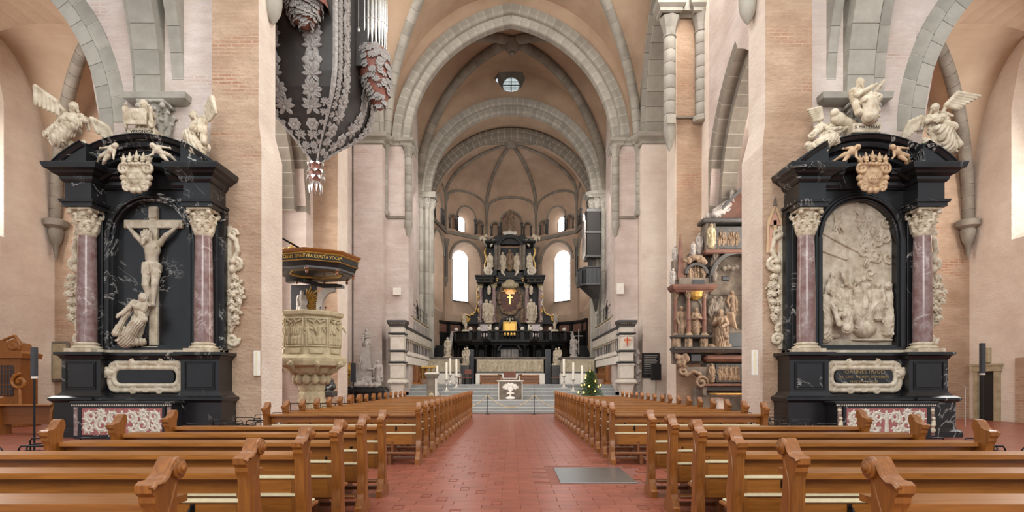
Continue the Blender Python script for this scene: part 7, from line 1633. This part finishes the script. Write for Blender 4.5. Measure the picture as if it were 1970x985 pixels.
for s in (-1, 1): obj('curved_leg', MB().tube([(s*.1, -.3, .32), (s*.45, -.3, .02), (s*.62, -.3, .0)], .035, 6).tube([(s*.55, -.3, .36), (s*.3, -.3, .06), (s*.1, -.3, .0)], .03, 6), 'dark', cs); obj('armrest', MB().tube([(s*.5, .3, .36), (s*.55, .2, .6), (s*.75, -.2, .62)], .035, 6), 'oak_dark', cs)
def stool(x, Y_, seat_y, back, lb):
    t = thing('choir_chair', lb, 'chair', (X(x, Y_), Y_, 1.45)); zs_ = .45
    obj('seat', MB().cbox(-.26, .26, -.22, .22, zs_-.05, zs_+.03, .02), 'orange', t)
    for a in (-.22, .22):
        for b in (-.2, .2): obj('leg', MB().tube([(a, b, 0), (a, b, (back if b > 0 else zs_))], .018, 6), 'iron', t)
    if back > .6: obj('backrest', MB().cbox(-.24, .24, .18, .22, back-.35, back, .02), 'orange', t)
stool(900, 38.0, 0, 1.0, 'choir chair with an orange back beside the long altar, ambo side'); stool(889, 37.6, 0, .45, 'low orange stool at the edge of the choir, ambo side'); stool(1068, 37.6, 0, .45, 'low orange stool at the edge of the choir, Christmas tree side')
# small choir organ on its balcony, on the south pier
co = thing('choir_organ', 'small dark organ case with silver pipes on a grey balcony high in the choir', 'organ', (X(1142, 41.2), 41.0, Z(552, 41.2)))
cz_ = lambda y: Z(y, 41.2)-Z(552, 41.2); cx_ = lambda x: X(x, 41.2)-X(1142, 41.2)
obj('case', MB().cbox(cx_(1128), cx_(1154), -.1, 1.5, cz_(496), cz_(408), .03), 'dark', co); obj('case_frame', MB().cbox(cx_(1127), cx_(1156), -.16, 1.5, cz_(451), cz_(447), .01).cbox(cx_(1127), cx_(1156), -.16, 1.5, cz_(410), cz_(404), .02).cbox(cx_(1127), cx_(1156), -.16, 1.5, cz_(497), cz_(492), .02), 'screen_dark', co)
for i in range(9): h_ = [0, 8, 14, 4, 18, 4, 14, 8, 0][i]; obj('organ_pipe', MB().lathe([(.02, cz_(494)), (.065, cz_(484)), (.065, cz_(426-h_))], (cx_(1126)-.03, .0+.17*i, 0), 8), 'tin', co, 40)
obj('support', MB().cbox(cx_(1132), cx_(1140), .1, .6, cz_(520), cz_(496), .01), 'dark', co)
bl = [(cx_(1113), .9), (cx_(1116), .1), (cx_(1126), -.55), (cx_(1152), -.6), (cx_(1152), 1.2), (cx_(1113), 1.2)]
obj('balcony', MB().prism(bl, cz_(549), cz_(516), lambda u, v, w: (u, v, w)), 'slab', co); obj('balcony_rail', MB().mould([(0,0),(.06,.02),(.06,.1),(0,.12)], bl[:4], cz_(519)), 'screen_dark', co); obj('balcony_base', MB().mould([(0,0),(.08,.03),(.06,.1),(0,.14)], bl[:4], cz_(552)), 'screen_dark', co)
for x in (1117, 1122, 1129, 1136, 1144): obj('balcony_panel', MB().cbox(cx_(x)-.02, cx_(x)+.02, -.66 if x > 1126 else -.3-(x-1117)*.03, -.5 if x > 1126 else .1, cz_(546), cz_(521), .01), 'screen_dark', co)
obj('corbel', MB().add([(cx_(1115), .8, cz_(549)), (cx_(1126), -.5, cz_(549)), (cx_(1152), -.55, cz_(549)), (cx_(1152), 1.0, cz_(549)), (cx_(1140), .4, cz_(575)), (cx_(1152), .0, cz_(575)), (cx_(1152), .9, cz_(575)), (cx_(1148), .7, cz_(605))], [(0,1,4),(1,2,5,4),(2,3,6,5),(0,4,6,3),(4,5,7),(5,6,7),(6,4,7)]), 'screen_dark', co)

# ================================================================ HIGH ALTAR
HY_ = 45.6
hx = lambda x, Y_=HY_: X(x, Y_)
def hz(y, Y_=HY_): return Z(y, Y_)
hb = thing('altar_platform', 'black marble platform with columns, gates and a balustrade carrying the high altar', 'platform', (0, HY_, 1.45))
z = lambda y, d=0: Z(y, HY_+d)-1.45
x = lambda p, d=0: X(p, HY_+d)
front = [(x(868), 1.6), (x(880), .35), (x(908), 0), (x(930), .25), (x(945), -.1), (x(1018), -.1), (x(1034), .25), (x(1056), 0), (x(1084), .35), (x(1104), 1.6)]
obj('platform_body', MB().prism([(a, b+1.3) for a, b in front[1:-1]]+[(x(1104), 4.2), (x(868), 4.2)], 0, z(664), lambda u, v, w: (u, v, w)), 'black_plain', hb)
obj('platform_floor', MB().prism([(a, b) for a, b in front]+[(x(1104), 4.2), (x(868), 4.2)], z(664), z(656), lambda u, v, w: (u, v, w)).mould([(0,0),(.08,.05),(.12,.16),(.18,.22),(.18,.34),(0,.36)], front, z(663)), 'black_plain', hb)
obj('balustrade_rail', MB().mould([(-.12,0),(.06,.02),(.1,.08),(.1,.14),(-.12,.16)], front, z(640)), 'black_plain', hb); obj('balustrade_base', MB().mould([(-.12,0),(.08,.02),(.08,.1),(-.12,.12)], front, z(656)), 'black_plain', hb)
L_ = [0]
for a, b in zip(front, front[1:]): L_.append(L_[-1]+math.hypot(b[0]-a[0], b[1]-a[1]))
def on(s):
    for i in range(len(front)-1):
        if s <= L_[i+1] or i == len(front)-2: t = (s-L_[i])/(L_[i+1]-L_[i]); return (front[i][0]+(front[i+1][0]-front[i][0])*t, front[i][1]+(front[i+1][1]-front[i][1])*t)
bz0, bz1 = z(656)+.1, z(640)
bal = MB().lathe([(.07, 0), (.07, .05), (.04, .1), (.075, .25), (.04, (bz1-bz0)*.7), (.06, (bz1-bz0)*.9), (.07, bz1-bz0)], n=8).mesh('baluster', 40)
for i in range(46): a, b = on(L_[-1]*(i+.5)/46); obj('baluster', bal, ('redmarble' if i % 9 in (3, 4) else 'black_plain'), hb, loc=(a, b, bz0))
for p in (876, 905, 921.5, 942, 956, 1005, 1021, 1041, 1059, 1087):
    yy = np.interp(x(p), [q[0] for q in front], [q[1] for q in front])
    obj('balustrade_pier', MB().cbox(x(p)-.16, x(p)+.16, yy-.1, yy+.16, z(657), z(636.5), .02), 'black_plain', hb); obj('stone_ball', MB().lathe([(.06, z(636.5)), (.05, z(635.5))], (x(p), yy, 0), 8).ball((x(p), yy, z(632.8)), .17, 10), 'screen', hb, 60)
for p in (873, 897, 916, 934, 952, 1010, 1028, 1046, 1065, 1100):
    yy = np.interp(x(p), [q[0] for q in front], [q[1] for q in front])+.25
    obj('column', MB().lathe([(.22, 0), (.22, .2), (.15, .3), (.14, z(672)), (.18, z(670)), (.26, z(666)), (.26, z(664))], (x(p), yy, 0), 10), 'black_plain', hb, 40)
gt = obj('gate', MB().box(x(963), x(997), .35, .45, 0, z(672)), 'greystatue', hb)
for i in range(13): obj('gate_bar', MB().box(x(963)+i*.11, x(963)+i*.11+.03, .3, .36, 0, z(671+1.2*abs(i-6)*.3)), 'iron', gt)
obj('gate_arch', MB().arcmould([(0, .1), (.15, .1), (.15, .5), (0, .5)], (x(980), z(680)), .85, .25, PI-.25, 16), 'black_plain', hb)
for a, b in ((917, 932), (1030, 1044), (905, 914), (1048, 1056)):
    gs = MB(); n = max(4, int((b-a)/2))
    for i in range(n+1): gs.box(x(a)+(x(b)-x(a))*i/n-.015, x(a)+(x(b)-x(a))*i/n+.015, .5, .53, 0, z(673))
    obj('grille', gs, 'iron', hb, kind='stuff')
for p in (906, 1054): obj('blue_shutter', MB().cbox(x(p)-.25, x(p)+.25, -.1, .0, 0, z(672), .02), 'slab', hb)
# flights of black stairs on either side
for sg in (-1, 1):
    sr = thing('altar_stairs', 'black marble stairs up to the altar platform, %s side' % ('north' if sg < 0 else 'south'), 'stairs', (sg*5.9, 43.0, 1.45))
    for i in range(15): obj('stair_tread', MB().cbox(-1.0, .95, .28*i, .28*i+.36, .21*i, .21*i+.21, .02), 'black_plain', sr)
    xi_ = .98*(-sg)*1.0
    obj('stair_parapet', MB().prism([(-.1, .0), (4.2, 3.15), (4.2, 4.2), (-.1, 1.05)], -.08, .08, lambda u, v, w: (xi_+w, u, v)), 'redmarble' if False else 'black_plain', sr)
    obj('parapet_panel', MB().prism([(.3, .6), (3.8, 3.2), (3.8, 3.85), (.3, 1.2)], -.1, .1, lambda u, v, w: (xi_+w, u, v)), 'epitaph', sr); obj('parapet_rail', MB().prism([(-.1, 1.05), (4.2, 4.2), (4.2, 4.34), (-.1, 1.2)], -.13, .13, lambda u, v, w: (xi_+w, u, v)), 'greystatue', sr)
    xo_ = .9*sg; obj('outer_parapet', MB().prism([(-.1, .0), (4.2, 3.15), (4.2, 4.4), (-.1, 1.25)], -.06, .06, lambda u, v, w: (xo_+w, u, v)), 'black_plain', sr); obj('outer_rail', MB().prism([(-.1, 1.25), (4.2, 4.4), (4.2, 4.54), (-.1, 1.39)], -.1, .1, lambda u, v, w: (xo_+w, u, v)), 'screen_dark', sr)
    rw = thing('altar_wainscot', 'curved dark panelled screen behind the altar stairs, %s side' % ('north' if sg < 0 else 'south'), 'screen', (0, 47.3, 0))
    pts = [(832, -.6), (838, .6), (862, 1.8), (890, 2.6), (922, 3.0)] if sg < 0 else [(1128, -.6), (1122, .6), (1100, 1.8), (1072, 2.6), (1040, 3.0)]
    P_ = [(X(p, 47.3+d), d) for p, d in pts]
    def seg(za, zb, o0, o1):
        mb = MB(); q = P_ if sg < 0 else P_[::-1]; return mb.mould([(o0, za), (o1, za), (o1, zb), (o0, zb)], q)
    obj('panel_wall', seg(Z(664, 47), Z(619, 48.5), -.15, 0), 'black_plain', rw); obj('top_rail', seg(Z(621, 48.5), Z(616.5, 48.5), -.2, .12), 'black_plain', rw); obj('lower_rail', seg(Z(642, 48.5), Z(639, 48.5), -.1, .08), 'black_plain', rw)
    for a, b in zip(P_, P_[1:]):
        m0, m1 = Vector(a), Vector(b); d = (m1-m0); n = Vector((d.y, -d.x)).normalized()*(1 if sg < 0 else -1); u, v = m0+d*.15+n*.03, m0+d*.85+n*.03
        obj('red_panel', MB().add([(u.x, u.y, Z(638, 48.5)), (v.x, v.y, Z(638, 48.5)), (v.x, v.y, Z(623, 48.5)), (u.x, u.y, Z(623, 48.5)), (u.x-n.x*.05, u.y-n.y*.05, Z(638, 48.5)), (v.x-n.x*.05, v.y-n.y*.05, Z(638, 48.5)), (v.x-n.x*.05, v.y-n.y*.05, Z(623, 48.5)), (u.x-n.x*.05, u.y-n.y*.05, Z(623, 48.5))], [(0,1,2,3),(0,4,5,1),(1,5,6,2),(2,6,7,3),(3,7,4,0)]), 'redstone', rw)
# retable
RY = 49.0
rt = thing('high_altar', 'towering black and gold baroque high altar with a glowing golden glory', 'altar', (0, RY, Z(657, RY)))
z = lambda y, d=0: Z(y, RY+d)-Z(657, RY)
x = lambda p, d=0: X(p, RY+d)
def rbx(n_, a, b, ya, yb, d0, d1, m, c=.04): return obj(n_, MB().cbox(x(a), x(b), d0, d1, z(yb), z(ya), c), m, rt)
rbx('back_slab', 922, 1040, 536, 657, 1.0, 1.7, 'black_plain'); rbx('upper_slab', 934, 1029, 470, 545, 1.2, 1.7, 'black_plain')
for a, b in ((919, 945), (1018, 1044)): rbx('pedestal', a, b, 620, 657, -.2, 1.2, 'black_plain'); rbx('pedestal_panel', a+4, b-4, 624, 650, -.26, -.15, 'redmarble')
cp_ = [(x(918), 1.6), (x(918), -.25), (x(948), -.25), (x(952), .3), (x(1011), .3), (x(1015), -.25), (x(1045), -.25), (x(1045), 1.6)]
obj('lower_cornice', MB().mould([(0,0),(.05,.1),(.05,.22),(.12,.34),(.14,.5),(.18,.56),(.18,.7),(0,.72)], cp_, z(546)).prism([(a, b) for a, b in cp_], z(546), z(530), lambda u, v, w: (u, v, w)), 'black_plain', rt)
obj('frieze', MB().mould([(0,0),(.05,.0),(.05,.16),(0,.16)], cp_, z(540)), 'ochre', rt)
for p, d in ((924, .35), (950, .3), (1014, .3), (1040, .35)):
    obj('column_shaft', MB().lathe([(.28, z(620)), (.28, z(617)), (.2, z(615)), (.2, z(580)), (.17, z(551))], (x(p), d, 0), 14), 'redmarble', rt, 40); sculpt('capital', acanthus_capital(.26, .17, z(545)-z(551.5), z(551.5), (x(p), d)), .035, 'ochre', rt, .02)
for k, p in enumerate((921, 933, 945, 956, 1006, 1017, 1029, 1041)): sculpt('gilt_mask', [ell((x(p), -.28 if p < 947 or p > 1015 else .25, z(538)), (.12, .08, .14)), ell((x(p), -.3 if p < 947 or p > 1015 else .2, z(535)), (.2, .07, .06))], .04, 'gold', rt)
for p in (921, 1042):
    for k in range(5): sculpt('gilt_drop', fruit([(x(p), z(552+14*k), .1), (x(p), z(560+14*k), .06)], .07, -.0, 9, k), .045, 'gold' if k % 2 else 'relief', rt, .02)
def rfig2(p, yb, yt, d, m='relief', nm='statue_figure', **k): return sculpt(nm, figure((x(p), d, z(yb)), (z(yt)-z(yb))/.99, **{**dict(fr=100, amp=.02, mantle=True), **k}), .024, m, rt)
rfig2(936, 618, 578, -.25, ph=1); rfig2(944, 618, 580, -.15, ph=2, face=.4); rfig2(1021, 618, 577, -.25, ph=3); rfig2(1027, 617, 582, -.05, ph=4, face=-.3)
rfig2(941, 566, 548, .1, ph=5, nm='bust'); rfig2(1022, 566, 548, .1, ph=6, nm='bust')
for p in (941, 1021): sculpt('console', [ell((x(p), -.2, z(621)), (.42, .3, .14)), ell((x(p), -.1, z(625)), (.26, .2, .2))], .04, 'relief', rt)
for p in (944, 1017): obj('white_candle', MB().lathe([(.09, z(636)), (.09, z(626))], (x(p), -.55, 0), 8), 'wax', rt); obj('candle_bracket', MB().lathe([(.12, z(642)), (.14, z(637)), (.1, z(636))], (x(p), -.55, 0), 8), 'gold', rt)
# central glory
fr_ = [(x(948), z(620)), (x(1016), z(620)), (x(1016), z(575))]+[(x(982)+(x(1016)-x(982))*math.cos(a), z(575)+(z(545)-z(575))*math.sin(a)) for a in [PI*i/14 for i in range(1, 14)]]+[(x(948), z(575))]
obj('relief_ground', MB().plate(fr_, .98, .1), 'epitaph', rt)
gl_ = [(x(981)+.98*math.cos(a)*(1+.08*math.sin(7*a)), z(573)+1.25*math.sin(a)*(1+.06*math.cos(9*a))) for a in [2*PI*i/40 for i in range(40)]]
obj('glory_opening', MB().plate(gl_, .88, .04), 'glory', rt)
sun = obj('glory_cloud', MB().plate([(x(981)+(.50+.10*math.sin(5*a))*math.cos(a), z(557)+.30*math.sin(a)*(1+.15*math.cos(7*a))) for a in [2*PI*i/36 for i in range(36)]], .83, .04), 'altar_glow', rt)
obj('glowing_cross', MB().cbox(x(981)-.06, x(981)+.06, .74, .82, z(583), z(563), .02).cbox(x(981)-.25, x(981)+.25, .74, .82, z(570.5), z(568), .02), 'altar_glow2', rt)
for i in range(14):
    a = PI*(.05+.9*i/13); c = Vector((x(981), z(560))); p0 = c+Vector((math.cos(a), math.sin(a)))*.3; p1 = c+Vector((math.cos(a), math.sin(a)))*(.62+.1*(i % 2)); n = Vector((-math.sin(a), math.cos(a)))*.045
    obj('gold_ray', MB().prism([(p0.x-n.x*.4, p0.y-n.y*.4), (p1.x-n.x, p1.y-n.y), (p1.x+n.x, p1.y+n.y), (p0.x+n.x*.4, p0.y+n.y*.4)], .70, .76), 'gold', rt)
sculpt('cloud_wreath', fruit([(x(981)+.98*math.cos(a), z(573)+1.3*math.sin(a), .2) for a in [2*PI*i/18 for i in range(19)]], .13, .8, 110, 4), .04, 'epitaph_fig', rt, .03)
sculpt('adoring_figures', [p for i, (px, yb, yt) in enumerate(((953, 619, 588), (960, 619, 598), (1005, 619, 586), (1011, 619, 596), (970, 619, 604), (993, 619, 604))) for p in figure((x(px), .75, z(yb)), z(yt)-z(yb), (.5 if px < 981 else -.5), ph=i, mantle=True)], .026, 'epitaph_fig', rt)
sculpt('crown_dome', [ell((x(981), .3, z(548)), (.75, .4, .32), fold=(.03, 24, 1)), ell((x(981), .3, z(541)), (.42, .3, .22))], .04, 'ochre', rt)
obj('tabernacle_arch', MB().arcmould([(0, -.1), (.22, -.1), (.22, .6), (0, .6)], (x(981), z(631)), .78, 0, PI, 16), 'black_plain', rt); rbx('tabernacle', 967, 995, 618, 646, -.05, .5, 'gold')
obj('tabernacle_door', MB().cbox(x(970), x(992), -.1, -.03, z(644), z(622), .02), 'goldtext', rt)
for p in (969, 993): obj('altar_candle', MB().lathe([(.05, z(657)), (.05, z(640))], (x(p), -.4, 0), 8), 'wax', rt)
sculpt('dove', figure((x(981), -.1, z(622)), .5, wings=[((-.5,0,.8),(-.2,0,-1)), ((.5,0,.8),(.2,0,-1))]), .03, 'relief', rt)
# side volutes with gilded edges
for sg in (-1, 1):
    c = 981; q = lambda p: x(c+sg*p)
    pts = [(q(62), z(540)), (q(64), z(560)), (q(63), z(585)), (q(68), z(600)), (q(78), z(606)), (q(88), z(603)), (q(93), z(608)), (q(90), z(618)), (q(84), z(622))]
    obj('side_volute', MB().prism([(q(56), z(530)), (q(62), z(532))]+pts[1:]+[(q(70), z(622)), (q(56), z(622))], .6, 1.1), 'black_plain', rt)
    obj('gilt_edge', MB().tube([(a, .58, b) for a, b in pts], .06, 6), 'gold', rt, 60); sculpt('gilt_flourish', spiral((q(86), z(612)), .34, .06, 1.5, 0, .5, .09, sgn=sg)+[ell((q(73), .5, z(604)), (.2, .1, .1))]+fruit([(q(88), z(606), .2), (q(90), z(618), .25)], .1, .45, 22, 3), .04, 'gold', rt, .02)
    sculpt('winged_head', figure((q(88), .3, z(624)), z(602)-z(624), sg*-.3, mantle=True, ph=3), .036, 'relief' if sg < 0 else 'greystatue', rt)
    for k in range(6): obj('gilt_leaf', MB().ball((q(62+(k % 2)), .5, z(540+8*k)), .13, 8, (.6, .5, 1.4)), 'gold', rt, 60)
# upper tier
up = [(x(936), 1.5), (x(936), .2), (x(950), .2), (x(956), .6), (x(1008), .6), (x(1012), .2), (x(1027), .2), (x(1027), 1.5)]
rbx('upper_plinth', 938, 956, 518, 531, .1, 1.4, 'black_plain'); rbx('upper_plinth', 1007, 1026, 518, 531, .1, 1.4, 'black_plain'); rbx('upper_plinth', 956, 1008, 520, 531, .6, 1.4, 'black_plain')
obj('upper_cornice', MB().mould([(0,0),(.05,.08),(.16,.2),(.2,.34),(0,.36)], up[:4], z(470)).mould([(0,0),(.05,.08),(.16,.2),(.2,.34),(0,.36)], up[4:], z(470)).box(x(936), x(956), .2, 1.5, z(470), z(462)).box(x(1008), x(1027), .2, 1.5, z(470), z(462)), 'black_plain', rt)
obj('upper_arch', MB().arcmould([(0, .4), (.3, .4), (.3, 1.4), (0, 1.4)], (x(981), z(476)), .95, .1, PI-.1, 18), 'black_plain', rt); obj('broken_gable', MB().prism([(x(938), z(463)), (x(958), z(463)), (x(966), z(452)), (x(958), z(450)), (x(946), z(456))], .3, 1.4).prism([(x(1024), z(463)), (x(1004), z(463)), (x(996), z(452)), (x(1004), z(450)), (x(1016), z(456))], .3, 1.4).prism([(x(958), z(466)), (x(1004), z(466)), (x(996), z(455)), (x(966), z(455))], .7, 1.5), 'black_plain', rt)
for p, d in ((954, .35), (960, .55), (1002, .55), (1008, .35)): obj('upper_column', MB().lathe([(.2, z(518)), (.2, z(516)), (.13, z(514)), (.13, z(476)), (.17, z(473)), (.17, z(470))], (x(p), d, 0), 12), 'epitaph', rt, 40)
rfig2(943, 518, 487, .0, ph=1); rfig2(1019, 518, 487, .0, ph=2); rfig2(967, 519, 483, .6, ph=3); rfig2(981, 517, 477, .75, ph=4, m='epitaph_fig'); rfig2(995, 519, 484, .6, ph=5)
for sg in (-1, 1):
    q = lambda p: x(981+sg*p)
    rfig2(981+sg*30, 531, 512, -.1, ph=6, nm='gable_angel', seated=True, mantle=False) if False else None
    rfig2(981+sg*9, 532, 518, -.1, nm='putto', ph=2, robe=False, nude=True, mantle=False, child=True, lean=sg*.6)
    rfig2(981+sg*42, 532, 515, -.1, nm='seated_angel', ph=3, wings=[((-.4,.1,.95),(-.2,0,-1)), ((.4,.1,.95),(.2,0,-1))]); rfig2(981+sg*38, 474, 458, .2, nm='upper_putto', robe=False, nude=True, mantle=False, child=True, lean=-sg*.5, lwr=(-.2,-.1,1.0), rwr=(.2,-.1,1.0))
    rfig2(981+sg*46, 466, 449, .3, nm='flying_angel', wings=[((-.4,.1,.9),(-.2,0,-1)), ((.4,.1,.9),(.2,0,-1))], lean=sg*.4)
    obj('gilt_garland', MB().tube([(q(47+2*math.sin(k*1.4)), .5, z(475+k*6)) for k in range(8)], .08, 6), 'gold', rt, 60); sculpt('scroll', spiral((q(40), z(522)), .4, .06, 1.4, PI/2, .0, .09, sgn=-sg), .04, 'screen', rt)
ns = thing('niche_statue', 'grey stone mother and child statue on a shell bracket in the apse niche', 'statue', (X(981, 52.1), 52.4, Z(447, 52.1)))
sculpt('figure', figure((0, 0, 0), 2.15, .1, mantle=True, ph=2)+figure((.18, -.18, 1.2), .75, -.3, child=True), .04, 'epitaph_fig', ns); sculpt('shell_bracket', [cap((0, .75, -.4), (0, .0, -.3), .2), cap((0, -.1, -.05), (0, .1, -.75), .32, .14)]+[cap((.1*i/4, -.15, -.5), (.55*i/4, -.25, .0), .07, .12, k=.01) for i in range(-4, 5)], .04, 'screen', ns, .02)
# statues around the platform
def ps(lb, p, yb, yt, Y_, ph, m='relief', **k):
    o = thing('altar_statue', lb, 'statue', (X(p, Y_), Y_, Z(yb, Y_))); sculpt('figure', figure((0, 0, .12), (Z(yt, Y_)-Z(yb, Y_)-.12)/.99, ph=ph, **{**dict(mantle=True, fr=100, amp=.02), **k}), .024, m, o); obj('plinth', MB().lathe([(.34, 0), (.34, .05), (.28, .12), (.28, .16)], n=12), m, o); return o
ps('pale stone saint at the foot of the north altar stairs', 861, 688, 650, 42.3, 1); o = ps('grey stone saint holding a cross at the foot of the south altar stairs', 1104, 688, 647, 42.3, 2, 'greystatue', rwr=(.2,-.14,.72)); obj('cross', MB().cbox(.3, .36, -.25, -.2, .2, 2.1, .01).cbox(.02, .64, -.26, -.2, 1.55, 1.61, .01), 'greystatue', o)
for p, lb in ((894, 'pale stone figure with two heads beside the blue shutter, north of the gate'), (1070, 'pale stone figure with two heads beside the blue shutter, south of the gate')):
    o = ps(lb, p, 703, 670, 42.6, 3); sculpt('companion', figure((.2, -.1, .1), 1.25, -.3, ph=5), .034, 'relief', o)
    obj('pedestal', MB().cbox(-.35, .35, -.3, .3, 1.45-Z(703, 42.6), 0, .03), 'screen_dark', o)
ps('small pale putto standing on the balustrade, north end', 896, 638, 619, 45.7, 4, robe=False, nude=True, mantle=False, child=True); ps('small pale putto standing on the balustrade, south end', 1067, 638, 619, 45.7, 5, robe=False, nude=True, mantle=False, child=True)
